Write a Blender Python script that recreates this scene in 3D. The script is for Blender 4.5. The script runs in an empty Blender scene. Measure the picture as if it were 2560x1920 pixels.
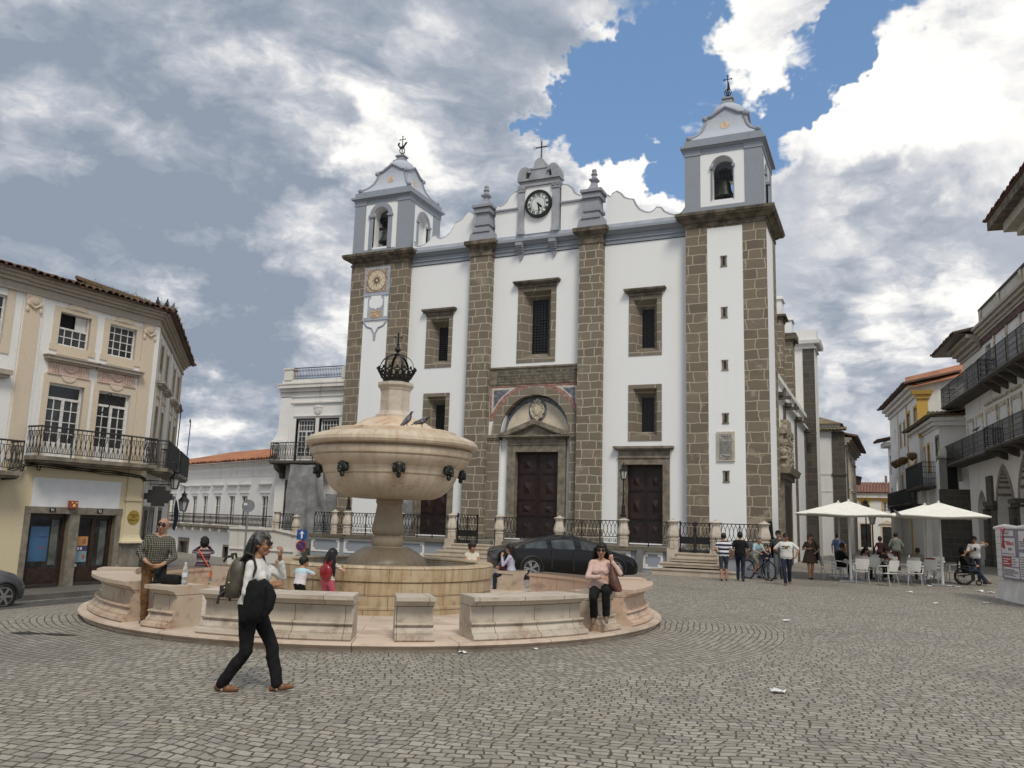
EXPO=0.08; CLOUD=.92
import bpy, math, random
import numpy as np
from mathutils import Vector, Matrix, noise
random.seed(7)
PI=math.pi; R_=math.radians
sc=bpy.context.scene; COL=sc.collection
def lnk(o): COL.objects.link(o); return o
def tag(o,label=None,cat=None,group=None,kind=None):
    if label:o['label']=label
    if cat:o['category']=cat
    if group:o['group']=group
    if kind:o['kind']=kind
    return o
def thing(name,label,cat,loc=(0,0,0),rz=0,group=None,scale=1):
    o=lnk(bpy.data.objects.new(name,None)); o.location=loc; o.rotation_euler=(0,0,rz); o.scale=(scale,)*3; o.empty_display_size=.2
    return tag(o,label,cat,group)
class MB:
    def __init__(s): s.v=[];s.f=[];s.m=[]
    def add(s,vs,fs,mi=0):
        b=len(s.v); s.v+= [tuple(p) for p in vs]; s.f+=[tuple(b+i for i in f) for f in fs]; s.m+=[mi]*len(fs); return s
    def box(s,x0,x1,y0,y1,z0,z1,mi=0,tx=0,ty=0):
        # tx,ty: widening of the top
        vs=[(x0,y0,z0),(x1,y0,z0),(x1,y1,z0),(x0,y1,z0),(x0-tx,y0-ty,z1),(x1+tx,y0-ty,z1),(x1+tx,y1+ty,z1),(x0-tx,y1+ty,z1)]
        return s.add(vs,[(3,2,1,0),(4,5,6,7),(0,1,5,4),(1,2,6,5),(2,3,7,6),(3,0,4,7)],mi)
    def bx(s,c,d,rz=0,mi=0):
        ca,sa=math.cos(rz),math.sin(rz); vs=[]
        for k in (-1,1):
            for i,j in ((-1,-1),(1,-1),(1,1),(-1,1)):
                x,y=i*d[0]/2,j*d[1]/2; vs.append((c[0]+x*ca-y*sa,c[1]+x*sa+y*ca,c[2]+k*d[2]/2))
        return s.add(vs,[(3,2,1,0),(4,5,6,7),(0,1,5,4),(1,2,6,5),(2,3,7,6),(3,0,4,7)],mi)
    def prism(s,poly,a,b,ax='y',mi=0):
        # poly 2D extruded from a to b along ax ; ax y: poly=(x,z) ; ax x: (y,z) ; ax z: (x,y)
        def P(p,t): return (p[0],t,p[1]) if ax=='y' else ((t,p[0],p[1]) if ax=='x' else (p[0],p[1],t))
        n=len(poly); vs=[P(p,a) for p in poly]+[P(p,b) for p in poly]
        fs=[tuple(range(n)),tuple(range(2*n-1,n-1,-1))]+[(i,i+n,(i+1)%n+n,(i+1)%n) for i in range(n)]
        return s.add(vs,fs,mi)
    def lathe(s,prof,c=(0,0,0),n=32,a0=0,a1=2*PI,mi=0,sx=1,sy=1,rot=0):
        full=abs(a1-a0-2*PI)<1e-6; k=n if full else n+1; b=[]
        for r,z in prof:
            for i in range(k):
                a=rot+a0+(a1-a0)*i/n; b.append((c[0]+r*math.cos(a)*sx,c[1]+r*math.sin(a)*sy,c[2]+z))
        fs=[]
        for j in range(len(prof)-1):
            for i in range(n):
                i2=(i+1)%k; fs.append((j*k+i,j*k+i2,(j+1)*k+i2,(j+1)*k+i))
        if full:
            fs.append(tuple(range(k-1,-1,-1))); fs.append(tuple((len(prof)-1)*k+i for i in range(k)))
        return s.add(b,fs,mi)
    def tube(s,pts,r,n=6,mi=0,cap=True):
        pts=[Vector(p) for p in pts]; rs=r if isinstance(r,(list,tuple)) else [r]*len(pts); up=None; vs=[]
        for i,p in enumerate(pts):
            t=(pts[min(i+1,len(pts)-1)]-pts[max(i-1,0)]); t=t.normalized() if t.length>1e-9 else Vector((0,0,1))
            if up is None:
                q=Vector((0,0,1)) if abs(t.z)<.9 else Vector((1,0,0)); up=(q-t*q.dot(t)).normalized()
            else:
                w=up-t*up.dot(t); up=w.normalized() if w.length>1e-6 else up
            sd=t.cross(up)
            for k in range(n):
                a=2*PI*(k+.5)/n; vs.append(p+(up*math.cos(a)+sd*math.sin(a))*rs[i])
        fs=[]
        for i in range(len(pts)-1):
            for k in range(n): fs.append((i*n+k,i*n+(k+1)%n,(i+1)*n+(k+1)%n,(i+1)*n+k))
        if cap: fs+= [tuple(range(n-1,-1,-1)),tuple((len(pts)-1)*n+k for k in range(n))]
        return s.add(vs,fs,mi)
    def loft(s,rings,closed=True,cap=True,mi=0):
        n=len(rings[0]); vs=[p for r in rings for p in r]; fs=[]
        for i in range(len(rings)-1):
            for k in range(n if closed else n-1): fs.append((i*n+k,i*n+(k+1)%n,(i+1)*n+(k+1)%n,(i+1)*n+k))
        if cap and closed: fs+=[tuple(range(n-1,-1,-1)),tuple((len(rings)-1)*n+k for k in range(n))]
        return s.add(vs,fs,mi)
    def ell(s,c,r,n=12,m=8,mi=0,M=None):
        vs=[];fs=[]
        for j in range(m+1):
            t=PI*j/m
            for i in range(n):
                a=2*PI*i/n; v=Vector((r[0]*math.sin(t)*math.cos(a),r[1]*math.sin(t)*math.sin(a),r[2]*math.cos(t)))
                if M: v=M@v
                vs.append((c[0]+v[0],c[1]+v[1],c[2]+v[2]))
        for j in range(m):
            for i in range(n): fs.append((j*n+i,(j+1)*n+i,(j+1)*n+(i+1)%n,j*n+(i+1)%n))
        return s.add(vs,fs,mi)
    def quad(s,a,b,c,d,mi=0): return s.add([a,b,c,d],[(0,1,2,3)],mi)
    def wall(s,x0,x1,z0,z1,y,holes,depth=.3,mi=0,mr=None,back=None):
        """front wall in plane y facing -y with holes (xa,xb,za,zb[,rise[,pointed]]); reveals of given depth"""
        if mr is None: mr=mi
        xs=sorted(set([x0,x1]+[h[0] for h in holes]+[h[1] for h in holes])); zs=sorted(set([z0,z1]+[h[2] for h in holes]+[h[3] for h in holes]))
        xs=[x for x in xs if x0<=x<=x1]; zs=[z for z in zs if z0<=z<=z1]
        for i in range(len(xs)-1):
            for j in range(len(zs)-1):
                cx,cz=(xs[i]+xs[i+1])/2,(zs[j]+zs[j+1])/2
                if any(h[0]<cx<h[1] and h[2]<cz<h[3] for h in holes): continue
                s.quad((xs[i],y,zs[j]),(xs[i+1],y,zs[j]),(xs[i+1],y,zs[j+1]),(xs[i],y,zs[j+1]),mi)
        for h in holes:
            a,b,c,d=h[:4]; rise=h[4] if len(h)>4 else 0; Y=y+depth
            if rise:
                N=14; pts=[]
                for k in range(N+1):
                    t=k/N; x=a+(b-a)*t; q=abs(2*t-1)
                    e=math.sqrt(max(0,1-q*q)) if not(len(h)>5 and h[5]) else math.sqrt(max(0,1-((q+.45)/1.45)**2))/math.sqrt(1-(.45/1.45)**2)
                    pts.append((x,d-rise+rise*e))
                for k in range(N):
                    (xa,za),(xb,zb)=pts[k],pts[k+1]
                    s.quad((xa,y,za),(xb,y,zb),(xb,y,d+1e-4),(xa,y,d+1e-4),mi); s.quad((xa,y,za),(xa,Y,za),(xb,Y,zb),(xb,y,zb),mr)
                dz=d-rise
            else:
                s.quad((a,y,d),(a,Y,d),(b,Y,d),(b,y,d),mr); dz=d
            s.quad((a,y,c),(a,Y,c),(a,Y,dz),(a,y,dz),mr); s.quad((b,y,c),(b,y,dz),(b,Y,dz),(b,Y,c),mr)
            s.quad((a,y,c),(b,y,c),(b,Y,c),(a,Y,c),mr)
            if back is not None: s.quad((a,Y,c),(b,Y,c),(b,Y,d),(a,Y,d),back)
        return s
    def build(s,name,mat,parent=None,smooth=False,label=None):
        me=bpy.data.meshes.new(name); me.from_pydata(s.v,[],s.f); me.update()
        mats=mat if isinstance(mat,(list,tuple)) else [mat]
        for m in mats: me.materials.append(m)
        if len(mats)>1: me.polygons.foreach_set('material_index',s.m)
        if smooth:
            me.polygons.foreach_set('use_smooth',[True]*len(me.polygons))
            try: me.set_sharp_from_angle(angle=R_(40 if smooth is True else smooth))
            except Exception: pass
        o=lnk(bpy.data.objects.new(name,me))
        if parent: o.parent=parent
        if label:o['label']=label
        return o
def copytree(o,parent=None,loc=None,rz=None,label=None,sc_=None):
    c=o.copy(); lnk(c)
    if parent: c.parent=parent
    if loc is not None: c.location=loc
    if rz is not None: c.rotation_euler=(0,0,rz)
    if label: c['label']=label
    if sc_ is not None: c.scale=sc_
    for ch in list(o.children): copytree(ch,c)
    return c
# ------------------------------------------------------------------ materials
class NT:
    def __init__(s,nt): s.nt=nt; s.n=nt.nodes; s.l=nt.links
    def N(s,t,**kw):
        n=s.n.new(t)
        for k,v in kw.items():
            if k=='i':
                for kk,vv in v.items():
                    if isinstance(vv,bpy.types.NodeSocket): s.l.new(vv,n.inputs[kk])
                    else: n.inputs[kk].default_value=vv
            else: setattr(n,k,v)
        return n
    def math(s,op,a,b=None,c=None,clamp=False):
        n=s.N('ShaderNodeMath',operation=op,use_clamp=clamp)
        for i,v in enumerate((a,b,c)):
            if v is None: continue
            if isinstance(v,(int,float)): n.inputs[i].default_value=v
            else: s.l.new(v,n.inputs[i])
        return n.outputs[0]
    def vmath(s,op,a,b=None):
        n=s.N('ShaderNodeVectorMath',operation=op)
        for i,v in enumerate((a,b)):
            if v is None: continue
            if isinstance(v,(tuple,list,Vector)): n.inputs[i].default_value=v
            else: s.l.new(v,n.inputs[i])
        return n.outputs['Value'] if op in('DOT_PRODUCT','LENGTH') else n.outputs[0]
    def mix(s,f,a,b,mode='MIX'):
        n=s.N('ShaderNodeMix',data_type='RGBA',blend_type=mode); n.clamp_factor=True
        for idx,v in ((0,f),(6,a),(7,b)):
            if isinstance(v,(int,float)): n.inputs[idx].default_value=v
            elif isinstance(v,(tuple,list)): n.inputs[idx].default_value=(*v[:3],1)
            else: s.l.new(v,n.inputs[idx])
        return n.outputs[2]
    def ramp(s,f,a,b,sm=True):
        n=s.N('ShaderNodeMapRange',interpolation_type='SMOOTHSTEP' if sm else 'LINEAR'); s.l.new(f,n.inputs[0]); n.inputs[1].default_value=a; n.inputs[2].default_value=b
        return n.outputs[0]
    def noise(s,v,scale,detail=4,rough=.55,dist=0):
        n=s.N('ShaderNodeTexNoise',i={'Scale':scale,'Detail':detail,'Roughness':rough,'Distortion':dist})
        if v is not None: s.l.new(v,n.inputs['Vector'])
        return n.outputs[0]
    def xyz(s,v):
        n=s.N('ShaderNodeSeparateXYZ'); s.l.new(v,n.inputs[0]); return n.outputs
    def comb(s,x,y,z=0):
        n=s.N('ShaderNodeCombineXYZ')
        for i,v in enumerate((x,y,z)):
            if isinstance(v,(int,float)): n.inputs[i].default_value=v
            else: s.l.new(v,n.inputs[i])
        return n.outputs[0]
def newmat(name):
    m=bpy.data.materials.new(name); m.use_nodes=True; t=NT(m.node_tree); b=t.n['Principled BSDF']
    tc=t.N('ShaderNodeTexCoord'); return m,t,b,tc
def setb(t,b,k,v):
    if isinstance(v,bpy.types.NodeSocket): t.l.new(v,b.inputs[k])
    elif isinstance(v,(tuple,list)) : b.inputs[k].default_value=(*v[:3],1)
    else: b.inputs[k].default_value=v
def bump(t,b,h,strength=.3,dist=.02):
    n=t.N('ShaderNodeBump',i={'Strength':strength,'Distance':dist,'Height':h}); t.l.new(n.outputs[0],b.inputs['Normal'])
_mc={}
def M(name,col,rough=.6,var=.12,scale=6,metal=0,bmp=0,bs=60,spec=.5,**kw):
    if name in _mc: return _mc[name]
    m,t,b,tc=newmat(name); v=tc.outputs['Object']
    n=t.noise(v,scale,5,.6)
    dk=tuple(c*(1-var*1.6) for c in col); lt=tuple(min(1,c*(1+var)) for c in col)
    setb(t,b,'Base Color',t.mix(t.ramp(n,.3,.7),dk,lt)); b.inputs['Roughness'].default_value=rough; b.inputs['Metallic'].default_value=metal
    b.inputs['Specular IOR Level'].default_value=spec
    if bmp: bump(t,b,t.noise(v,bs,4,.6),bmp,.01)
    for k,vv in kw.items(): b.inputs[k.replace('_',' ')].default_value=vv
    _mc[name]=m; return m
def plaster(name,col,dirt=.25,streak=.3,dcol=(.25,.22,.18),rough=.9,bm=.25):
    """lime plaster with blotches, rain streaks and grime"""
    m,t,b,tc=newmat(name); v=tc.outputs['Object']; x,y,z=t.xyz(v)
    u=t.math('ADD',x,y); p=t.comb(u,t.math('MULTIPLY',z,.12),0)
    st=t.ramp(t.noise(p,2.6,6,.65),.52,.75); bl=t.ramp(t.noise(v,.9,7,.65),.5,.78); fine=t.noise(v,14,4,.6)
    c=t.mix(t.math('MULTIPLY',bl,dirt),col,dcol); c=t.mix(t.math('MULTIPLY',st,streak),c,dcol)
    c=t.mix(t.math('MULTIPLY',t.ramp(fine,.35,.75),.10*min(1,bm*4)),c,(0.1,.09,.08)); setb(t,b,'Base Color',c)
    b.inputs['Roughness'].default_value=rough; b.inputs['Specular IOR Level'].default_value=.25
    bump(t,b,t.noise(v,9,6,.65),bm,.02); return m
def blocks(name,cols,mortar,bw=.75,bh=.42,ms=.035,dist=.07,pale=.35,rough=.9):
    """irregular granite masonry with pale pointing; u = x+y, v = z"""
    m,t,b,tc=newmat(name); v=tc.outputs['Object']
    x,y,z=t.xyz(v); u=t.math('ADD',x,y); p=t.comb(u,z,0)
    dn=t.N('ShaderNodeTexNoise',i={'Scale':1.7,'Detail':3}); t.l.new(p,dn.inputs['Vector'])
    p2=t.vmath('ADD',p,t.vmath('MULTIPLY',t.vmath('SUBTRACT',dn.outputs['Color'],(.5,.5,.5)),(dist*3,dist*1.6,0)))
    br=t.N('ShaderNodeTexBrick',i={'Color1':(0,0,0,1),'Color2':(1,1,1,1),'Mortar':(.5,.5,.5,1),'Scale':1,'Mortar Size':ms,'Mortar Smooth':.25,'Bias':0,'Brick Width':bw,'Row Height':bh})
    br.offset=.45; br.offset_frequency=2; br.squash=.72; br.squash_frequency=3; t.l.new(p2,br.inputs['Vector'])
    n=t.noise(p,1.1,5,.6); f=t.noise(v,22,5,.7)
    c=t.mix(br.outputs[0],cols[0],cols[1]); c=t.mix(t.ramp(n,.45,.75),c,cols[2]); c=t.mix(t.math('MULTIPLY',t.ramp(f,.35,.8),.35),c,(.07,.06,.05))
    wash=t.math('MULTIPLY',t.ramp(t.noise(p,.8,4,.6),.56,.66),pale)
    mf=t.math('MAXIMUM',br.outputs['Fac'],wash)
    c=t.mix(mf,c,mortar); setb(t,b,'Base Color',c); b.inputs['Roughness'].default_value=rough; b.inputs['Specular IOR Level'].default_value=.2
    h=t.math('ADD',t.math('MULTIPLY',br.outputs['Fac'],-.6),t.math('MULTIPLY',f,.35)); bump(t,b,h,.5,.03); return m
def marble(name,base,vein,stain,stainamt=.3,streak=0,vs=2.2,joint=None,rough=.55,moss=0):
    m,t,b,tc=newmat(name); v=tc.outputs['Object']; x,y,z=t.xyz(v)
    w=t.noise(v,vs,6,.6,1.2); ve=t.math('SUBTRACT',1.0,t.ramp(t.math('ABSOLUTE',t.math('SUBTRACT',w,.5)),.0,.035))
    ve=t.math('MULTIPLY',ve,t.math('MULTIPLY',t.ramp(t.noise(v,.9,3),.46,.62),t.ramp(t.noise(v,2.6,4),.45,.6)))
    bl=t.noise(v,1.3,5,.6); c=t.mix(t.ramp(bl,.35,.7),base,stain); c=t.mix(t.math('MULTIPLY',t.ramp(t.noise(v,5,6,.7),.5,.8),stainamt),c,(.22,.17,.12)); c=t.mix(t.math('MULTIPLY',ve,.65),c,vein)
    if streak:
        a=t.N('ShaderNodeMath',operation='ARCTAN2'); t.l.new(y,a.inputs[0]); t.l.new(x,a.inputs[1])
        p=t.comb(t.math('MULTIPLY',a.outputs[0],2.2),t.math('MULTIPLY',z,.07),0)
        c=t.mix(t.math('MULTIPLY',t.ramp(t.noise(p,7,6,.7),.42,.72),streak),c,(.30,.20,.085)); c=t.mix(t.math('MULTIPLY',t.ramp(t.noise(p,19,4,.7),.55,.8),streak*.8),c,(.10,.075,.045))
    setb(t,b,'Base Color',c); b.inputs['Roughness'].default_value=rough; b.inputs['Specular IOR Level'].default_value=.35
    bump(t,b,t.noise(v,25,6,.65),.22,.012); return m
WHITE=plaster('white_limewash',(.79,.805,.81),.06,.07,(.5,.5,.48),bm=.05)
WHITE_OLD=plaster('old_white_plaster',(.70,.68,.64),.35,.45,(.27,.24,.2))
WHITE_MID=plaster('worn_white_plaster',(.76,.755,.73),.16,.22,(.36,.33,.28))
BLUEGREY=plaster('blue_grey_paint',(.285,.315,.36),.18,.14,(.16,.17,.19))
BLUEPALE=plaster('pale_blue_paint',(.42,.46,.52),.25,.2,(.28,.3,.34))
LILAC=plaster('lilac_grey_paint',(.30,.315,.355),.3,.2,(.16,.16,.2))
CREAM=plaster('cream_paint',(.62,.53,.41),.22,.22,(.38,.29,.2))
CREAM_Y=plaster('yellow_cream_paint',(.63,.545,.37),.14,.14,(.4,.32,.2))
OCHRE=plaster('ochre_paint',(.55,.35,.09),.15,.2,(.3,.2,.08))
CORNICE=plaster('grimy_cornice_plaster',(.40,.355,.30),.5,.45,(.14,.125,.11))
GRANITE=blocks('granite_blocks',((.165,.142,.108),(.235,.203,.155),(.205,.17,.12)),(.43,.385,.31),.70,.38,.024,.075,.3)
GRANITE2=blocks('tower_granite_blocks',((.155,.132,.10),(.225,.193,.147),(.21,.172,.122)),(.39,.34,.26),.80,.43,.024,.085,.6)
STONE=M('dressed_granite',(.215,.187,.146),.85,.25,3,bmp=.3,bs=30,spec=.2)
STONE_D=M('dark_cornice_granite',(.145,.124,.095),.9,.35,2.5,bmp=.4,bs=20,spec=.2)
STONE_DK=blocks('sooty_masonry',((.075,.068,.058),(.11,.10,.085),(.09,.08,.065)),(.14,.125,.105),.7,.4,.02,.06,.1)
MARBLE=marble('bench_marble',(.52,.445,.35),(.27,.13,.085),(.50,.375,.275),.75)
MARBLE_W=marble('grey_white_marble',(.53,.48,.405),(.25,.14,.10),(.43,.365,.29),.75)
MARBLE_P=marble('rosy_marble',(.55,.40,.30),(.35,.17,.12),(.58,.45,.35),.35)
MARBLE_F=marble('bowl_marble',(.60,.52,.41),(.32,.16,.09),(.47,.385,.285),.55,.34)
MARBLE_B=marble('basin_marble',(.50,.415,.285),(.26,.16,.09),(.40,.315,.20),.6,1.0)
MARBLE_D=marble('dark_dome_marble',(.14,.115,.085),(.07,.055,.035),(.105,.085,.063),.5,.3,rough=.4)  # darker marble tone for the dome base
IRON=M('black_iron',(.015,.015,.016),.5,.3,20,0.3)
IRONG=M('weathered_iron',(.045,.042,.04),.7,.3,20,0.2)
def glassmat(name,col,rough=.12):
    m,t,b,tc=newmat(name); v=tc.outputs['Object']; setb(t,b,'Base Color',t.mix(t.ramp(t.noise(v,1.4,3),.4,.65),col,tuple(c*2.6+.006 for c in col)))
    b.inputs['Roughness'].default_value=rough; b.inputs['Specular IOR Level'].default_value=.6; bump(t,b,t.noise(v,2.5,2),.08,.02); return m
GLASS=glassmat('dark_window_glass',(.012,.013,.014))
WOODW=M('white_painted_wood',(.66,.65,.62),.55,.12,8)
WOODD=M('dark_brown_wood',(.035,.019,.013),.45,.3,10)
DOORRED=M('dark_red_door_wood',(.022,.0085,.0075),.5,.35,5,bmp=.2,bs=25)
TILE_ED=None
def tilemat(name,c1,c2,c3):
    m,t,b,tc=newmat(name); v=tc.outputs['Object']
    n=t.noise(v,3.2,5,.7); n2=t.noise(v,.8,4,.6); c=t.mix(t.ramp(n,.35,.7),c1,c2); c=t.mix(t.ramp(n2,.45,.7),c,c3); setb(t,b,'Base Color',c); b.inputs['Roughness'].default_value=.9
    bump(t,b,t.noise(v,20,4),.3,.01); return m
TILES=tilemat('orange_roof_tiles',(.33,.125,.06),(.42,.20,.11),(.22,.10,.06))
TILES_D=tilemat('dark_weathered_tiles',(.085,.05,.036),(.15,.085,.055),(.055,.05,.032))
TILES_M=tilemat('mossy_roof_tiles',(.16,.11,.07),(.2,.17,.10),(.12,.115,.05))
# ------------------------------------------------------------------ camera, light, sky
FX=2069.0; PIT,ROL,YAW=0.163225855,0.0307012972,-0.424625952
_f=Vector((math.sin(YAW)*math.cos(PIT),math.cos(YAW)*math.cos(PIT),math.sin(PIT))); _r=Vector((math.cos(YAW),-math.sin(YAW),0)); _u=_r.cross(_f)
CA=_r*math.cos(ROL)+_u*math.sin(ROL); CB=-_r*math.sin(ROL)+_u*math.cos(ROL)
cam=bpy.data.cameras.new('camera'); co=lnk(bpy.data.objects.new('camera',cam)); cam.sensor_width=36; cam.lens=36*FX/2560; cam.clip_end=2000; cam.clip_start=.1
co.matrix_world=Matrix(((CA.x,CB.x,-_f.x,0),(CA.y,CB.y,-_f.y,0),(CA.z,CB.z,-_f.z,1.85),(0,0,0,1))); sc.camera=co
def D2(px,py):
    d=_f*FX+CA*(px-1280)-CB*(py-960); return d.normalized()
sc.view_settings.view_transform='Standard'; sc.view_settings.look='None'; sc.view_settings.exposure=EXPO; sc.view_settings.gamma=1
sun=bpy.data.lights.new('sun','SUN'); sun.energy=2.1; sun.angle=R_(17); sun.color=(1,.925,.80); so=lnk(bpy.data.objects.new('sun',sun))
SD=Vector((.42,-.50,.80)).normalized(); so.rotation_euler=(-SD).to_track_quat('-Z','Y').to_euler(); so.location=(0,-20,60)
w=bpy.data.worlds.new('World'); sc.world=w; w.use_nodes=True; t=NT(w.node_tree); t.n.clear()
out=t.N('ShaderNodeOutputWorld'); sky=t.N('ShaderNodeTexSky',sky_type='NISHITA'); sky.sun_disc=False; sky.sun_elevation=math.asin(SD.z); sky.sun_rotation=math.atan2(SD.x,SD.y); sky.air_density=1.3; sky.dust_density=.6; sky.ozone_density=1.6
tc=t.N('ShaderNodeTexCoord'); d=tc.outputs['Generated']; X,Y,Z=t.xyz(d)
zz=t.math('ADD',t.math('MAXIMUM',Z,0.0),.34); P=t.comb(t.math('DIVIDE',X,zz),t.math('DIVIDE',Y,zz),t.math('MULTIPLY',Z,2.0))
wv=t.N('ShaderNodeTexNoise',i={'Scale':1.6,'Detail':5,'Roughness':.6}); t.l.new(P,wv.inputs['Vector']); wc=t.vmath('SUBTRACT',wv.outputs['Color'],(.5,.5,.5))
wv2=t.N('ShaderNodeTexNoise',i={'Scale':7,'Detail':5,'Roughness':.65}); t.l.new(d,wv2.inputs['Vector']); wc2=t.vmath('SUBTRACT',wv2.outputs['Color'],(.5,.5,.5))
PW=t.vmath('ADD',P,t.vmath('MULTIPLY',wc,(.35,.35,.25)))
n1=t.noise(PW,2.9,10,.60); pass
dw=t.vmath('NORMALIZE',t.vmath('ADD',d,t.vmath('ADD',t.vmath('MULTIPLY',wc2,(.30,.30,.24)),t.vmath('MULTIPLY',wc,(.12,.12,.10)))))
def blobs(lst):
    acc=None
    for (px,py,r,a) in lst:
        v=t.math('MULTIPLY',t.ramp(t.vmath('DOT_PRODUCT',dw,tuple(D2(px,py))),math.cos(r),math.cos(r*.25)),a)
        acc=v if acc is None else t.math('ADD',acc,v)
    return acc
GAPS=blobs([(1740,220,.12,-.30),(1950,330,.08,-.36),(2080,160,.08,-.30),(1480,245,.09,-.42),(1300,330,.05,-.22),(560,445,.06,-.24),(2240,40,.06,-.3),(1130,590,.06,-.36),(900,480,.04,-.22),(745,680,.05,-.28),(870,720,.05,-.26),(1690,430,.05,-.36),(640,470,.04,-.2),(2420,440,.05,-.2)])
COVER=blobs([(300,350,.55,.34),(1050,130,.25,.22),(2330,440,.15,.40),(1560,470,.09,.34),(2150,640,.25,.34),(1250,450,.12,.16),(2250,980,.3,.26),(560,900,.3,.3),(2440,140,.13,.34),(1960,60,.09,.16),(1000,480,.2,.14)])
DARK=blobs([(150,180,.36,.08),(300,430,.24,.16),(850,200,.26,.12),(1350,130,.22,.10),(560,860,.17,.42),(180,600,.12,.22),(2330,700,.22,.10),(2120,980,.11,.16),(1880,40,.14,.1),(590,640,.10,.16),(760,560,.12,.1)])
BRI=blobs([(2210,320,.10,.9),(2440,230,.13,.9),(1570,440,.08,.9),(1700,400,.07,.5),(1050,410,.10,.5),(780,600,.07,.5),(390,690,.06,.4),(480,720,.05,.4),(620,1080,.09,.5),(500,1140,.10,.6),(120,120,.05,.35),(700,270,.07,.3),(1080,120,.08,.34),(2380,745,.06,.5),(2170,1150,.06,.4),(2050,1000,.04,.4),(850,830,.07,.6),(40,420,.07,.35),(500,150,.05,.3),(1880,70,.09,.3),(900,330,.07,.3),(1240,560,.05,.4),(960,430,.06,.3)])
PALE=blobs([(2250,640,.26,1.0),(2100,800,.2,.8),(2350,850,.2,.8)])
n3=t.noise(PW,6.5,6,.62)
dens=t.math('ADD',t.math('ADD',t.math('ADD',n1,t.math('MULTIPLY',t.math('SUBTRACT',n3,.5),.40)),.11),t.math('ADD',GAPS,COVER))
cov=t.ramp(dens,.47,.60)
# a second look at the cloud field a little nearer the sun: thicker there = shaded here
n2=t.noise(t.vmath('ADD',PW,(.055,-.05,.05)),2.9,8,.60); 
edge=t.math('SUBTRACT',n1,n2)
thick=t.ramp(dens,.52,1.0)
tex=t.math('ADD',t.math('MULTIPLY',edge,3.8),t.math('ADD',t.math('MULTIPLY',t.math('SUBTRACT',n1,.5),1.5),t.math('MULTIPLY',t.math('SUBTRACT',n3,.5),.75)))
tex=t.math('MULTIPLY',tex,t.math('SUBTRACT',1.0,t.math('MULTIPLY',PALE,.85)))
sh=t.math('ADD',tex,t.math('SUBTRACT',BRI,DARK)); sh=t.math('ADD',sh,t.math('MULTIPLY',t.math('SUBTRACT',.45,thick),.55)); sh=t.math('ADD',sh,t.math('MULTIPLY',PALE,.20))
lum=t.ramp(sh,-.74,.82,False)
cl=t.N('ShaderNodeValToRGB'); t.l.new(lum,cl.inputs[0]); e=cl.color_ramp.elements
e[0].position=0; e[0].color=(.29,.345,.43,1); e[1].position=1; e[1].color=(1.12,1.09,1.03,1)
for p,c in ((.25,(.39,.435,.51,1)),(.45,(.52,.555,.62,1)),(.62,(.71,.72,.75,1)),(.80,(.93,.925,.92,1))): k=e.new(p); k.color=c
# lower slate-blue haze of the distant cloud bank
bk=t.N('ShaderNodeBackground',i={'Strength':.098}); 
skyc=t.mix(.45,sky.outputs[0],(1.9,3.7,7.0)); t.l.new(skyc,bk.inputs[0])
bc=t.N('ShaderNodeBackground',i={'Strength':CLOUD}); t.l.new(cl.outputs[0],bc.inputs[0])
mx=t.N('ShaderNodeMixShader'); t.l.new(cov,mx.inputs[0]); t.l.new(bk.outputs[0],mx.inputs[1]); t.l.new(bc.outputs[0],mx.inputs[2]); t.l.new(mx.outputs[0],out.inputs[0])
# ------------------------------------------------------------------ ground
FC=(-9.35,14.73); FA=math.atan2(-FC[1],-FC[0])   # fountain centre ; angle towards the viewer
def zg(x,y):
    s=-(x+13.2)-.13*(y-10.5)
    return 0 if s<=0 else -.95*(1-math.exp(-(s/5.5)**1.3))
m,t,b,tc=newmat('granite_setts'); v=tc.outputs['Object']; x,y,z=t.xyz(v)
wob=t.N('ShaderNodeTexNoise',i={'Scale':.55,'Detail':2}); t.l.new(v,wob.inputs['Vector']); wob2=t.N('ShaderNodeTexNoise',i={'Scale':5.5,'Detail':2}); t.l.new(v,wob2.inputs['Vector'])
off=t.vmath('ADD',t.vmath('MULTIPLY',t.vmath('SUBTRACT',wob.outputs['Color'],(.5,.5,.5)),(.75,.75,0)),t.vmath('MULTIPLY',t.vmath('SUBTRACT',wob2.outputs['Color'],(.5,.5,.5)),(.075,.06,0)))
q=t.vmath('ADD',v,off); qx,qy,_=t.xyz(q)
ca,sa=math.cos(R_(13)),math.sin(R_(13)); u1=t.math('ADD',t.math('MULTIPLY',qx,ca),t.math('MULTIPLY',qy,sa)); v1=t.math('SUBTRACT',t.math('MULTIPLY',qy,ca),t.math('MULTIPLY',qx,sa))
rel=t.vmath('SUBTRACT',t.vmath('ADD',v,t.vmath('MULTIPLY',off,(.35,.35,0))),(FC[0],FC[1],0)); rx,ry,_=t.xyz(rel); a=t.N('ShaderNodeMath',operation='ARCTAN2'); t.l.new(ry,a.inputs[0]); t.l.new(rx,a.inputs[1])
rr=t.vmath('LENGTH',t.vmath('MULTIPLY',rel,(1,1,0))); u2=t.math('MULTIPLY',a.outputs[0],6.6)
ring=t.math('LESS_THAN',rr,7.75)
def sel(a_,b_): return t.math('ADD',t.math('MULTIPLY',ring,b_),t.math('MULTIPLY',t.math('SUBTRACT',1,ring),a_))
p=t.comb(sel(u1,u2),sel(v1,rr),0)
def brick(p,sh_):
    br=t.N('ShaderNodeTexBrick',i={'Color1':(0,0,0,1),'Color2':(1,1,1,1),'Mortar':(.5,.5,.5,1),'Scale':1,'Mortar Size':sh_,'Mortar Smooth':.55,'Bias':0,'Brick Width':.142,'Row Height':.104}); br.offset=.47; br.squash=.86; br.squash_frequency=3; t.l.new(p,br.inputs['Vector']); return br
br=brick(p,.011)
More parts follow.
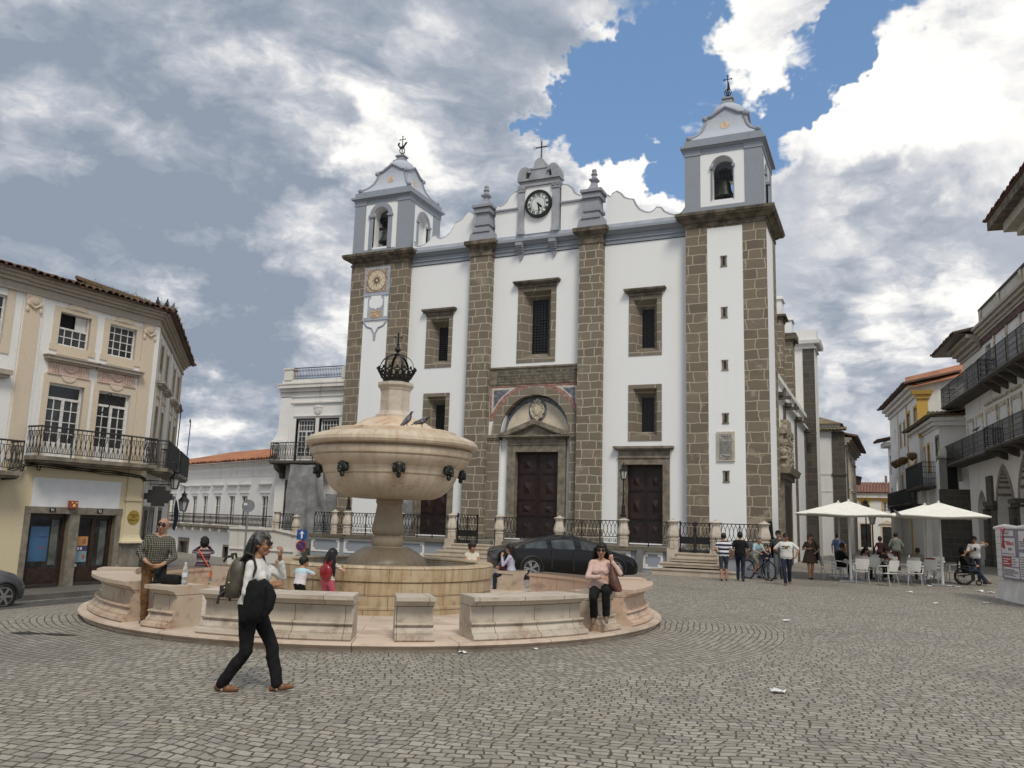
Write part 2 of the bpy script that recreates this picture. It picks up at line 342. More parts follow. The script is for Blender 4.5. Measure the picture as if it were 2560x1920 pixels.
tint=t.noise(p,2.9,2,.5); big=t.noise(v,.22,5,.6); mid=t.noise(v,1.3,5,.6); fine=t.noise(v,38,5,.7)
c=t.mix(br.outputs[0],(.225,.208,.178),(.385,.358,.308)); c=t.mix(t.math('MULTIPLY',t.ramp(t.noise(p,9.5,1,.4),.55,.68),.5),c,(.175,.172,.170)); c=t.mix(t.math('MULTIPLY',t.ramp(tint,.5,.7),.4),c,(.36,.305,.24))
c=t.mix(t.math('MULTIPLY',t.ramp(fine,.4,.75),.35),c,(.10,.095,.085)); c=t.mix(t.math('MULTIPLY',t.ramp(big,.50,.70),.55),c,(.15,.142,.13)); c=t.mix(t.math('MULTIPLY',t.ramp(mid,.55,.8),.3),c,(.42,.39,.34))
jc=t.mix(t.ramp(t.noise(v,1.7,4,.6),.52,.66),(.075,.056,.034),(.09,.085,.032))
jf=t.math('MULTIPLY',br.outputs['Fac'],t.ramp(t.noise(v,7,3,.6),.22,.55)); c=t.mix(jf,c,jc); setb(t,b,'Base Color',c)
rg=t.math('ADD',t.math('MULTIPLY',fine,.35),.52); setb(t,b,'Roughness',rg); b.inputs['Specular IOR Level'].default_value=.35
h=t.math('SUBTRACT',t.math('ADD',t.math('MULTIPLY',br.outputs[0],.25),t.math('ADD',t.math('MULTIPLY',fine,.12),t.math('MULTIPLY',t.noise(p,14,2),.3))),br.outputs['Fac']); bump(t,b,h,.85,.022)
SETTS=m
def axis(c,near,step,far):
    a=[c]; s=step
    while a[-1]<far: a.append(a[-1]+s); s=s if a[-1]<c+near else s*1.35
    bq=[c]; s=step
    while bq[-1]>-far: bq.append(bq[-1]-s); s=s if bq[-1]>c-near else s*1.35
    return sorted(set(bq+a))
gx=axis(-12,32,1.0,600); gy=axis(18,34,1.0,900); mb=MB(); nx=len(gx)
mb.v=[(x,y,zg(x,y)) for y in gy for x in gx]; mb.f=[(j*nx+i,j*nx+i+1,(j+1)*nx+i+1,(j+1)*nx+i) for j in range(len(gy)-1) for i in range(nx-1)]; mb.m=[0]*len(mb.f)
tag(mb.build('ground',SETTS,None,smooth=True),kind='structure')
# ------------------------------------------------------------------ church (built in units of 1/K m)
K=1.85/1.75
ch=thing('church','white church with granite pillars, two bell towers and a clock gable behind the fountain','church',(0,0,0),0,None,K)
def NB(mb): mb.v=[(x/K,y/K,z/K) for x,y,z in mb.v]; return mb
YF=35.0
wins=[(-20.60,-19.12,9.05,11.72,1),(-20.58,-19.12,5.33,7.78,0),(-15.63,-13.68,9.06,12.70,2),(-10.17,-8.68,9.10,11.85,1),(-10.17,-8.68,5.33,7.80,0)]
doors=[(-21.0,-18.72,.95,4.58),(-10.60,-8.33,.95,4.58)]
mb=MB(); holes=[w[:4] for w in wins]+doors+[(-16.34,-12.86,.95,7.55,1.85)]
mb.wall(-21.64,-7.53,.5,14.4,YF,holes,.9); mb.box(-21.64,-7.53,36.3,36.5,.5,15.0); mb.box(-21.64,-7.53,35.0,36.4,14.35,14.45)
mb.build('wall',WHITE,ch)
def grille(parent,x0,x1,z0,z1,y,nx,nz):
    g=MB()
    for i in range(nx+1):
        x=x0+(x1-x0)*i/nx; g.box(x-.022,x+.022,y-.02,y+.02,z0,z1)
    for j in range(nz+1):
        z=z0+(z1-z0)*j/nz; g.box(x0,x1,y-.034,y-.021,z-.022,z+.022)
    return g.build('grille',IRON,parent)
def church_window(x0,x1,z0,z1,big,shift=0):
    f=MB(); y=YF-.03; fw=.25 if big==2 else .21; ix0,ix1,iz0,iz1=x0+fw,x1-fw,z0+.22,z1-(.2 if big else .17)
    cx=(x0+x1)/2; hw=.425 if big==2 else .275; gz0,gz1=(iz0+.28,iz1-.32) if big==2 else (iz0+.22,iz1-.34); d=YF+.52
    O=[(x0,z0),(x1,z0),(x1,z1),(x0,z1)]; I=[(ix0,iz0),(ix1,iz0),(ix1,iz1),(ix0,iz1)]; Gq=[(cx-hw,gz0),(cx+hw,gz0),(cx+hw,gz1),(cx-hw,gz1)]
    for k in range(4):
        j=(k+1)%4
        f.quad((O[k][0],y,O[k][1]),(O[j][0],y,O[j][1]),(I[j][0],y,I[j][1]),(I[k][0],y,I[k][1]))
        f.quad((I[k][0],y,I[k][1]),(I[j][0],y,I[j][1]),(Gq[j][0],d,Gq[j][1]),(Gq[k][0],d,Gq[k][1]))
        f.quad((O[k][0],y,O[k][1]),(O[k][0],YF+.2,O[k][1]),(O[j][0],YF+.2,O[j][1]),(O[j][0],y,O[j][1]))
    fo=f.build('window',FRAME_ST,ch)
    MB().box(cx-hw,cx+hw,d+.08,d+.1,gz0,gz1).build('pane',GLASS,fo); grille(fo,cx-hw+.02,cx+hw-.02,gz0+.02,gz1-.02,d+.02,5 if big==2 else 4,19 if big==2 else 15)
    if big:
        l=MB(); l.box(x0-.02,x1+.02,YF-.10,YF-.031,z1-.02,z1+.12); l.box(x0-.14,x1+.14,YF-.20,YF,z1+.121,z1+.2,ty=.03,tx=.03); l.box(x0-.2,x1+.2,YF-.27,YF,z1+.201,z1+.29); l.build('lintel',STONE_D,fo)
FRAME_ST=blocks('window_frame_granite',((.18,.156,.12),(.235,.205,.16),(.20,.172,.13)),(.41,.365,.295),1.3,.44,.022,.05,.15)
for w_ in wins: church_window(*w_)
# doors ------------------------------------------------------------
def panel_door(parent,x0,x1,z0,z1,y,rows,label=None):
    d=MB(); cx=(x0+x1)/2; d.box(x0,x1,y,y+.08,z0,z1)
    for (a,b) in ((x0,cx-.015),(cx+.015,x1)):
        d.box(a,b,y-.03,y-.001,z0,z1)
        zz=z0+.12
        for hgt in rows:
            za,zb=zz+.08,zz+hgt-.08; a1,b1=a+.12,b-.12; mz=(za+zb)/2; mx_=(a1+b1)/2
            d.box(a1-.05,b1+.05,y-.055,y-.031,za-.05,zb+.05)
            d.box(a1,b1,y-.075,y-.056,za,zb)
            hx,hz=(b1-a1)*.24,(zb-za)*.24
            d.add([(mx_-hx,y-.076,mz-hz),(mx_+hx,y-.076,mz-hz),(mx_+hx,y-.076,mz+hz),(mx_-hx,y-.076,mz+hz),(mx_,y-.14,mz)],[(0,1,4),(1,2,4),(2,3,4),(3,0,4)])
            for i in range(9):
                xx=a1-.09+(b1-a1+.18)*i/8; d.ell((xx,y-.035,zz+.0),(.016,.02,.016),6,4)
            zz+=hgt
    return d.build('door',DOORRED,parent,label=label)
for i,(x0,x1,z0,z1) in enumerate(doors):
    f=MB(); f.box(x0,x0+.33,YF-.05,YF+.5,z0,z1-.001); f.box(x1-.30,x1,YF-.05,YF+.5,z0,z1-.001); f.box(x0,x1,YF-.051,YF+.5,4.30,z1)
    f.box(x0-.02,x1+.02,YF-.10,YF,z1+.001,z1+.08); f.box(x0,x1,YF-.04,YF,z1+.081,z1+.33); f.box(x0-.10,x1+.10,YF-.16,YF,z1+.331,z1+.40,tx=.05,ty=.05); f.box(x0-.19,x1+.19,YF-.27,YF,z1+.401,z1+.50)
    fo=f.build('door_frame',STONE,ch); panel_door(fo,x0+.33,x1-.30,.95,4.30,YF+.42,(.85,1.2,.95))
# portal --------------------------------------------------------------
PX0,PX1=-16.95,-12.44
p=MB(); ar=[]
N=28; cxp=-14.6
for k in range(N+1):
    a=PI-PI*k/N; ar.append((math.cos(a),math.sin(a)))
for k in range(N):
    (c0,s0),(c1,s1)=ar[k],ar[k+1]
    o0=(cxp+2.17*c0,YF-.10,5.66+2.22*s0); o1=(cxp+2.17*c1,YF-.10,5.66+2.22*s1); i0=(cxp+1.74*c0,YF-.10,5.66+1.86*s0); i1=(cxp+1.74*c1,YF-.10,5.66+1.86*s1)
    b=lambda q,y:(q[0],y,q[2])
    p.quad(o0,i0,i1,o1); p.quad(i0,b(i0,YF+.35),b(i1,YF+.35),i1); p.quad(o0,o1,b(o1,YF+.1),b(o0,YF+.1))
for (a,b_) in ((PX0,-16.36),(-12.86,-12.44)):
    p.box(a,b_,YF-.10,YF+.35,.95,5.44); p.box(a-.0,b_+.02,YF-.14,YF+.35,5.441,5.52); p.box(a-.03,b_+.05,YF-.18,YF+.35,5.521,5.659)
po=p.build('portal_arch',FRAME_ST,ch)
ty=MB()
for k in range(N):
    (c0,s0),(c1,s1)=ar[k],ar[k+1]
    ty.quad((cxp+1.7*c0,YF+.30,5.6),(cxp+1.7*c1,YF+.30,5.6),(cxp+1.7*c1,YF+.30,5.66+1.82*s1),(cxp+1.7*c0,YF+.30,5.66+1.82*s0))
tyo=ty.build('tympanum',M('tympanum_plaster',(.60,.53,.42),.9,.08,2),po)
bd=MB()
for k in range(N):
    (c0,s0),(c1,s1)=ar[k],ar[k+1]; w0=.16*(.35+.65*s0)+.05; w1=.16*(.35+.65*s1)+.05
    bd.quad((cxp+(1.7-w0)*c0,YF+.29,5.66+(1.82-w0)*s0),(cxp+(1.7-w1)*c1,YF+.29,5.66+(1.82-w1)*s1),(cxp+1.7*c1,YF+.29,5.66+1.82*s1),(cxp+1.7*c0,YF+.29,5.66+1.82*s0))
bd.lathe([(.30,0),(.30,.02)],(0,0,0),20); nb=len(bd.v)
bd.v[-40:]=[(cxp+vx*1.5,YF+.288-.01*(vz>0),6.83+vy*1.85) for vx,vy,vz in bd.v[-40:]]
bd.build('painted_border',M('faded_blue_fresco',(.155,.175,.21),.9,.35,9),tyo)
ct=MB(); rng=random.Random(3)
pts=[(0,.60),(.10,.52),(.22,.50),(.20,.36),(.34,.26),(.40,.05),(.36,-.14),(.27,-.22),(.22,-.40),(.10,-.44),(0,-.56)]
poly=pts+[(-a,b) for a,b in pts[-2:0:-1]]
ct.prism([(cxp+a*.92,6.84+b*.92) for a,b in poly],YF+.2,YF+.277)
ct.ell((cxp,YF+.19,6.82),(.20,.06,.25),14,8)
for k in range(26):
    a=rng.uniform(0,2*PI); r=rng.uniform(.14,.33); ct.ell((cxp+r*math.cos(a),YF+.19,6.84+r*1.3*math.sin(a)),(rng.uniform(.03,.07),.04,rng.uniform(.03,.07)),8,6)
ct.build('coat_of_arms',M('carved_cream_stone',(.52,.46,.35),.85,.2,6),tyo,smooth=True)
sp=MB()
def spandrel(sgn,y,r,z0,z1,xw,mi):
    pl=[]
    for k in range(12):
        a=R_(18+62*k/11); pl.append((cxp+sgn*r*math.cos(a),5.66+r*1.02*math.sin(a)))
    return pl
for sgn in (-1,1):
    x_=PX0+.02 if sgn<0 else PX1-.02; pl=spandrel(sgn,0,2.19,0,0,0,0); P0=[q for q in pl if (q[0]-x_)*sgn<0]
    poly=[(x_,P0[0][1])]+P0+[(P0[-1][0],8.0),(x_,8.0)]
    sp.prism(poly,YF-.02,YF+.05,mi=0)
    xa=x_-sgn*.09; zt=7.9; q=[(xa,6.62 if sgn<0 else 6.75)]+[(cxp+sgn*2.43*math.cos(R_(g)),5.66+2.43*1.0*math.sin(R_(g))) for g in (34,42,50,58)]+[(cxp+sgn*.95,zt),(xa,zt)]
    q=[(max(min(a,PX1-.1),PX0+.1),b_) for a,b_ in q]; sp.prism(q,YF-.026,YF-.0205,mi=1)
    cx_=sum(a for a,_ in q)/len(q); cz_=sum(b_ for _,b_ in q)/len(q); xi=x_-sgn*.2
    q2=[(xi,6.95),(cxp+sgn*2.5*math.cos(R_(45)),5.66+2.5*math.sin(R_(45))),(cxp+sgn*1.32,7.8),(xi,7.8)]; sp.prism(q2,YF-.031,YF-.0265,mi=2)
sp.prism([(PX0+.02,7.93),(PX1-.02,7.93),(PX1-.02,8.02),(PX0+.02,8.02)],YF-.035,YF+.05,mi=0)
sp.build('painted_spandrel',[M('faded_red_fresco',(.33,.19,.155),.9,.3,8),M('pale_fresco_band',(.56,.51,.46),.9,.15,8),M('slate_fresco',(.15,.165,.20),.9,.35,7)],po)
sw=MB(); sw.box(-16.36,-15.95,YF+.2,YF+.3,.95,5.6); sw.box(-13.09,-12.86,YF+.2,YF+.3,.95,5.6); sw.build('plaster_strip',WHITE,po)
f=MB(); f.box(-15.95,-15.56,YF+.0,YF+.5,.95,4.88); f.box(-13.43,-13.08,YF+.0,YF+.5,.95,4.88); f.box(-15.95,-13.08,YF-.001,YF+.5,4.881,5.2); f.box(-15.97,-13.06,YF-.04,YF+.3,5.201,5.25); f.box(-15.95,-13.08,YF-.012,YF+.3,5.251,5.5)
f.box(-16.12,-12.92,YF-.16,YF+.3,5.501,5.56,tx=.05,ty=.05); f.box(-16.28,-12.79,YF-.26,YF+.3,5.561,5.63)
a,b_,ap=-16.32,-12.77,6.36; mx_=(a+b_)/2
f.prism([(a+.5,5.631),(b_-.5,5.631),(mx_,6.11)],YF-.05,YF+.28)
for sgn in (-1,1):
    e0=a if sgn<0 else b_
    f.prism([(e0,5.632),(e0,5.70),(mx_,ap),(mx_,ap-.22),(e0-sgn*.42,5.632)],YF-.28,YF+.28); f.prism([(e0-sgn*.25,5.633),(mx_,ap-.16),(mx_,ap-.26),(e0-sgn*.62,5.633)],YF-.20,YF+.27)
fo=f.build('pedimented_door_frame',STONE,ch); panel_door(fo,-15.56,-13.43,.95,4.88,YF+.40,(.85,.72,1.2,.98))
ins=MB(); ins.box(PX0,PX1,YF-.06,YF+.1,8.03,8.80); ins.box(PX0,PX1,YF-.12,YF+.1,8.801,8.88); ins.box(PX0+.12,PX0+.17,YF-.075,YF-.0605,8.12,8.70); ins.box(PX0+.12,PX1,YF-.075,YF-.0605,8.07,8.11)
ino=ins.build('inscription_panel',STONE,ch)
def text(s,size,loc,mat,parent,name='lettering',rot=(PI/2,0,0),ext=.004,align='CENTER',w=None,bold=0):
    cu=bpy.data.curves.new(name,'FONT'); cu.body=s; cu.size=size; cu.extrude=ext; cu.align_x=align; cu.align_y='CENTER'; cu.resolution_u=3; cu.offset=bold
    o=bpy.data.objects.new(name,cu); lnk(o); bpy.context.view_layer.update()
    me=bpy.data.meshes.new_from_object(o.evaluated_get(bpy.context.evaluated_depsgraph_get())); bpy.data.objects.remove(o)
    o=lnk(bpy.data.objects.new(name,me)); me.materials.append(mat); o.location=loc; o.rotation_euler=rot
    if w:
        xs=[v.co.x for v in me.vertices]; k=w/(max(xs)-min(xs))
        for v in me.vertices: v.co.x*=k
    if parent:o.parent=parent
    return o
INK=M('carved_letter_shadow',(.075,.065,.05),.9,.1,5)
for s,z,sz in (('DIVO ANTONIO ARCHIMANDRITAE SACRVM',8.60,.19),('EMMANVELIS LVSIT REGIS FILII INVICTI F HENRICVS S R E PR CARD',8.43,.13),('PONT EBORÆ ARCHIEP PRIORE DIRVTO NOVVM HOC LONGE CAPACIVS',8.30,.13),('FORMA SPECTATAQ AVGVSTIORE RELIGIONIS ERGO EREXIT',8.17,.13)):
    text(s,sz,(-14.58,YF-.064,z),INK,ino,w=4.0,bold=.002)
# pillars -------------------------------------------------------------
for (a,b_) in ((-18.07,-16.96),(-12.44,-11.34)):
    q=MB(); q.box(a,b_,34.6,35.3,.9,14.40); q.box(a-.06,b_+.06,34.54,35.3,.9,1.5)
    qo=q.build('pillar',GRANITE,ch)
    q=MB(); q.box(a-.05,b_+.05,34.55,35.2,14.401,14.52); q.box(a-.03,b_+.03,34.57,35.2,14.521,14.80); q.box(a-.06,b_+.06,34.54,35.2,14.801,14.95,tx=.16,ty=.16); q.box(a-.27,b_+.27,34.34,35.2,14.951,15.14)
    q.build('capital',STONE_D,qo)
# entablature bands ---------------------------------------------------
def band(x0,x1,parent):
    q=MB(); q.box(x0,x1,YF-.05,YF+.5,14.38,14.56); q.box(x0,x1,YF-.10,YF+.5,14.561,14.62); q.box(x0,x1,YF-.05,YF+.5,14.621,14.80); q.box(x0,x1,YF-.10,YF+.5,14.801,14.95,ty=.16); q.box(x0,x1,YF-.32,YF+.5,14.951,15.08); q.build('cornice_band',BLUEGREY,parent)
    q=MB(); q.box(x0,x1,YF-.02,YF+.5,15.081,15.36); q.build('plinth_band',M('pale_grey_paint',(.42,.45,.50),.85,.08,2),parent)
for x0,x1 in ((-21.64,-18.08),(-16.95,-12.45),(-11.33,-7.54)): band(x0,x1,ch)
for x in (-15.53,-13.83):
    q=MB(); 
    for k in range(5): q.box(x-.17+.01*k,x+.17-.01*k,YF-.42+.07*k,YF-.03,14.80-.085*k-.08,14.80-.085*k+.079-.08*(k>0)+.0)
    q.prism([(x-.16,14.38),(x+.16,14.38),(x,14.06)],YF-.10,YF-.0); q.build('bracket',LILAC,ch)
# gable ---------------------------------------------------------------
gl=[(-21.73,15.75),(-21.6,15.56),(-21.43,15.45),(-21.2,15.44),(-20.95,15.53),(-20.72,15.68),(-20.58,15.88),(-20.40,15.92),(-20.27,15.78),(-20.05,15.71),(-19.80,15.78),(-19.55,15.95),(-19.38,16.20),(-19.28,16.45),(-19.05,16.50),(-18.85,16.60),(-18.68,16.82),(-18.50,16.95),(-18.32,16.86),(-18.22,16.70),(-18.05,16.82)]
cl_=[(-17.0,16.86),(-16.93,17.05),(-16.75,16.98),(-16.55,17.06),(-16.38,17.20),(-16.28,17.42),(-16.05,17.62),(-15.78,17.66)]
MX=-14.67*2-.0
def mir(pl): return [(MX-a,b_) for a,b_ in pl][::-1]
for nm,pl in (('l',gl),('c',cl_),('cr',mir(cl_)),('r',mir(gl))):
    if nm=='l': pl=[(max(a,-21.66),b_) for a,b_ in pl]
    if nm=='r': pl=[(min(a,-7.51),b_) for a,b_ in pl]
    q=MB()
    for (a,za),(b_,zb) in zip(pl[:-1],pl[1:]):
        if b_-a<1e-4: continue
        q.prism([(a,15.3),(b_,15.3),(b_,zb-.03),(a,za-.03)],YF+.03,YF+.36)
    qo=q.build('gable_wall',WHITE,ch)
    q=MB(); q.tube([(a,YF+.16,z_) for a,z_ in pl],.085,8)
    for e,sg in ((pl[0],1),(pl[-1],-1)):
        if nm in('c','cr'): break
    if nm in('l','r'):
        for (cx_,cz_) in ((-20.62,15.70),(-18.33,16.66)):
            cx_=cx_ if nm=='l' else MX-cx_; q.tube([(cx_+.09*math.cos(a_)*(1-a_/12),YF+.1,cz_+.09*math.sin(a_)*(1-a_/12)) for a_ in [k*.5 for k in range(16)]],.045,6)
    else:
        q.box(min(pl[0][0],pl[-1][0]),max(pl[0][0],pl[-1][0]),YF-.06,YF+.36,16.70,16.78)
    q.build('coping',LILAC,qo,smooth=True)
for (a,b_) in ((-18.07,-16.96),(-12.44,-11.34)):
    c_=(a+b_)/2; q=MB(); q.box(a-.12,b_+.12,34.5,35.4,15.141,15.60,tx=-.08,ty=-.05)
    for k,(hw,z0,z1) in enumerate(((.46,15.6,15.72),(.38,15.72,15.95),(.42,15.95,16.1),(.36,16.1,16.6),(.44,16.6,16.8),(.40,16.8,16.86))): q.box(c_-hw,c_+hw,34.95-hw,34.95+hw,z0+.001*k,z1,tx=-.03 if k in(1,3) else 0,ty=-.03 if k in(1,3) else 0)
    q.box(c_-.52,c_+.52,34.43,35.47,16.865,17.0)
    pr=[(.36,17.0),(.34,17.12),(.22,17.3),(.16,17.48),(.28,17.56),(.30,17.62),(.14,17.68),(.10,17.8),(.16,17.88),(.10,17.97),(.12,18.04),(.1,18.12),(.01,18.17)]
    q.lathe(pr[:7],(c_,34.95,0),4,rot=PI/4); q.lathe(pr[6:],(c_,34.95,0),12); q.build('finial_pedestal',LILAC,ch)
cw=MB(); cw.box(-15.5,-13.86,YF-.06,YF+.4,15.361,17.73); cwo=cw.build('clock_gable',WHITE,ch)
q=MB()
for x in (-15.57,-13.80):
    q.box(x-.20,x+.20,YF-.16,YF+.4,15.362,15.52); q.box(x-.165,x+.165,YF-.12,YF+.4,15.521,17.50); q.box(x-.20,x+.20,YF-.17,YF+.4,17.501,17.56); q.box(x-.17,x+.17,YF-.15,YF+.4,17.561,17.74,tx=.06,ty=.05)
    for s_ in (-1,1): q.tube([(x+s_*.13,YF-.2,17.66),(x+s_*.13,YF-.1,17.66)],.05,8)
q.box(-15.76,-13.60,YF-.14,YF+.42,17.741,17.86); q.box(-15.70,-13.66,YF-.09,YF+.4,17.861,18.02); q.box(-15.78,-13.58,YF-.2,YF+.45,18.021,18.12)
for sgn in (-1,1):
    e0=-14.685+sgn*1.10; pl=[(e0,18.121),(e0,18.22)]
    for k in range(9):
        a_=R_(8+k*19); pl.append((e0-sgn*(.36-.36*math.cos(a_)),18.25+.50*math.sin(a_)))
    pl+= [(e0-sgn*.55,18.42),(e0-sgn*.50,18.5),(e0-sgn*.44,18.36),(e0-sgn*.40,18.121)]
    q.prism(pl,YF-.18,YF+.4)
q.box(-15.2,-14.17,YF-.08,YF+.4,18.121,18.60); q.box(-15.26,-14.11,YF-.12,YF+.42,18.601,18.68); q.box(-15.0,-14.37,YF-.1,YF+.42,18.681,18.82,tx=-.06)
q.prism([(-14.685+.28*math.cos(a_),18.82+.33*math.sin(a_)) for a_ in [PI*k/10 for k in range(11)]],YF-.1,YF+.4); q.build('clock_surround',M('grey_gable_paint',(.33,.345,.375),.85,.15,2),cwo)
ck=MB(); c_=(-14.66,YF-.1,16.78)
def disc(mb_,r,c,y0,y1,n=40,mi=0): mb_.prism([(c[0]+r*math.cos(2*PI*k/n),c[2]+r*math.sin(2*PI*k/n)) for k in range(n)],y0,y1,mi=mi)
disc(ck,.60,c_,YF-.17,YF-.06); cko=ck.build('clock_face',M('clock_dial_white',(.62,.66,.64),.5,.06,4),cwo)
ck=MB()
for k in range(40):
    a0,a1=2*PI*k/40,2*PI*(k+1)/40; ring=lambda r,y,a:(c_[0]+r*math.cos(a),y,c_[2]+r*math.sin(a))
    for r0,r1,y in ((.555,.685,YF-.22),(.34,.36,YF-.175)):
        ck.quad(ring(r0,y,a0),ring(r1,y,a0),ring(r1,y,a1),ring(r0,y,a1)); ck.quad(ring(r1,y,a0),ring(r1,YF-.06,a0),ring(r1,YF-.06,a1),ring(r1,y,a1)); ck.quad(ring(r0,y,a1),ring(r0,YF-.17,a1),ring(r0,YF-.17,a0),ring(r0,y,a0))
ck.build('clock_rim',IRON,cko)
for k,s in enumerate(('XII','I','II','III','IIII','V','VI','VII','VIII','IX','X','XI')):
    a_=R_(90-30*k); o=text(s,.17,(c_[0]+.455*math.cos(a_),YF-.176,c_[2]+.455*math.sin(a_)),IRON,cko,'numeral',rot=(PI/2,-(a_-PI/2),0),bold=.006)
ck=MB()
for L,wd,deg in ((.30,.05,-30-4*30+90-14+30),(.47,.04,90-170)):
    a_=R_(deg); dx,dz=math.cos(a_),math.sin(a_); ck.add([(c_[0]-dz*wd/2-dx*.08,YF-.19,c_[2]+dx*wd/2-dz*.08),(c_[0]+dz*wd/2-dx*.08,YF-.19,c_[2]-dx*wd/2-dz*.08),(c_[0]+dz*wd+dx*L*.7,YF-.19,c_[2]-dx*wd+dz*L*.7),(c_[0]+dx*L,YF-.19,c_[2]+dz*L),(c_[0]-dz*wd+dx*L*.7,YF-.19,c_[2]+dx*wd+dz*L*.7)],[(0,1,2,3,4)])
ck.build('clock_hands',IRON,cko)
cr=MB(); zc=19.15; cr.box(-14.685-.03,-14.685+.03,YF+.1,YF+.16,18.9,20.1)
def diamond(mb_,x,z,r,y):
    P=[(x-r,z),(x,z-r),(x+r,z),(x,z+r)]; mb_.tube([(a,y,b_) for a,b_ in P+P[:1]],.018,4)
cr.box(-14.685-.30,-14.685+.30,YF+.1,YF+.16,19.77,19.83)
for x,z in ((-14.685-.35,19.8),(-14.685+.35,19.8),(-14.685,20.15)): diamond(cr,x,z,.075,YF+.13)
cr.build('cross',M('grey_iron_cross',(.12,.12,.14),.5,.1,9,.3),ch)
# towers --------------------------------------------------------------
def tower(x0,x1,left):
    y0,y1=34.6,37.9; s=MB(); s.box(x0,x1,y0,y1,.8,14.55); so_=s.build('tower_shaft',GRANITE2,ch)
    s=MB()
    if left: s.box(-24.13,-22.67,y0-.012,y0+.1,.9,11.60)
    else:
        s.box(-6.60,-5.12,y0-.012,y0+.1,.9,14.46); s.box(x1-.1,x1+.012,y0+.16,36.72,.9,14.3)
    s.build('plaster_panel',WHITE,so_)
    s=MB(); d_=0
    for hw,z0,z1,tt in ((.04,14.551,14.66,0),(.0,14.661,14.76,0),(.05,14.761,14.92,.2),(.33,14.921,15.02,.05),(.40,15.021,15.15,0)): s.box(x0-hw,x1+hw,y0-hw,y1+hw,z0,z1,tx=tt,ty=tt)
    s.build('stone_cornice',STONE_D,so_)
    bx0,bx1,by0,by1=x0-.01,x1-.12,y0+.03,y1-.05
    ax=(bx0+bx1)/2; W=bx1-bx0
    b=MB(); hw=.455
    h=(ax-hw-.02,ax+hw-.02,15.53 if left else 15.74,17.70,.45)
    b.wall(bx0,bx1,15.15,18.1,by0,[h],.55)
    n0=len(b.v); b.wall(bx0,bx1,15.15,18.1,-by1,[(ax-hw,ax+hw,15.6,17.7,.45)],.55); b.v[n0:]=[(x,-y,z) for x,y,z in b.v[n0:]]
    for sg,xx in ((1,bx1),(-1,bx0)):
        n0=len(b.v); 
        if sg>0: b.wall(by0,by1,15.15,18.1,-xx,[(35.62,36.62,15.6,17.55,.5)],.30 if left else .5,back=0 if left else None); b.v[n0:]=[(-y,x,z) for x,y,z in b.v[n0:]]
        else: b.wall(by0,by1,15.15,18.1,xx,[(35.62,36.62,15.6,17.55,.5)],.5); b.v[n0:]=[(y,x,z) for x,y,z in b.v[n0:]]
    b.box(bx0+.3,bx1-.3,by0+.3,by1-.3,18.0,18.1); b.box(bx0+.3,bx1-.3,by0+.3,by1-.3,15.16,15.3)
    bo=b.build('belfry',WHITE,ch)
    p_=MB(); pw=.68 if left else .66; e=.022
    for (xa,xb) in ((bx0-e,bx0+pw),(bx1-(.68 if left else .72),bx1+e)):
        for (ya,yb) in ((by0-e,by0+.55),(by1-.75,by1+e)): p_.box(xa,xb,ya,yb,15.151,17.90)
    zb=15.42 if left else 15.48
    p_.box(bx0+pw,bx1-.72,by0-e+.002,by0+.2,15.151,zb); p_.box(bx1-.2,bx1+e-.002,by0+.55,by1-.75,15.151,zb)
    # arch surrounds
    def surround(cx,hw,t,zs,zb_,face,col):
        N=16
        for k in range(N):
            a0,a1=PI*k/N,PI*(k+1)/N
            P_=[(cx+r*math.cos(a_),zs+r*math.sin(a_)) for r,a_ in ((hw,a0),(hw+t,a0),(hw+t,a1),(hw,a1))]
            if face=='f': p_.quad(*[(a,by0-.04,z) for a,z in P_]); q0,q1=P_[1],P_[2]; p_.quad((q0[0],by0-.04,q0[1]),(q0[0],by0,q0[1]),(q1[0],by0,q1[1]),(q1[0],by0-.04,q1[1]))
            else: p_.quad(*[(bx1+.04,a,z) for a,z in P_])
        for sg in (-1,1):
            a,b_=sorted((cx+sg*hw,cx+sg*(hw+t)))
            if face=='f': p_.box(a,b_,by0-.04,by0+.1,zb_,zs); p_.box(a-.04,b_+.04,by0-.1,by0+.1,zs-.09,zs+.03)
            else: p_.box(bx1-.1,bx1+.04,a,b_,zb_,zs); p_.box(bx1-.1,bx1+.1,a-.04,b_+.04,zs-.09,zs+.03)
    if left: surround(ax-.02,hw,.24,17.25,zb,'f',0)
    else: surround(ax-.02,hw,.04,17.25,15.74,'f',0)
    surround(36.12,.5,.17,17.05,zb,'s',0); p_.build('blue_grey_trim',BLUEGREY,bo)
    e_=MB()
    e_.box(bx0-.015,bx1+.015,by0-.015,by1+.015,17.901,18.16); e_.box(bx0-.05,bx0+pw+.03,by0-.05,by1+.05,17.899,18.16); e_.box(bx1-.74,bx1+.05,by0-.05,by1+.05,17.898,18.16)
    e_.box(bx0-.06,bx1+.06,by0-.06,by1+.06,18.161,18.24,tx=.08,ty=.08); e_.box(bx0-.2,bx1+.2,by0-.2,by1+.2,18.241,18.34); e_.box(bx0-.02,bx1+.02,by0-.02,by1+.02,18.341,18.60); e_.box(bx0-.05,bx0+.5,by0-.05,by1+.05,18.342,18.62); e_.box(bx1-.5,bx1+.05,by0-.05,by1+.05,18.343,18.62); e_.box(bx0+.06,bx1-.06,by0+.06,by1-.06,18.601,18.70)
    e_.build('belfry_cornice',BLUEGREY,bo)
    cx,cy=ax,(by0+by1)/2; c=MB(); prof=[(1.52,18.70),(1.42,18.82),(1.20,19.02),(1.02,19.28),(.92,19.55),(.86,19.8),(.84,19.98)]
    c.loft([[(cx-h_,cy-h_,z),(cx+h_,cy-h_,z),(cx+h_,cy+h_,z),(cx-h_,cy+h_,z)] for h_,z in prof])
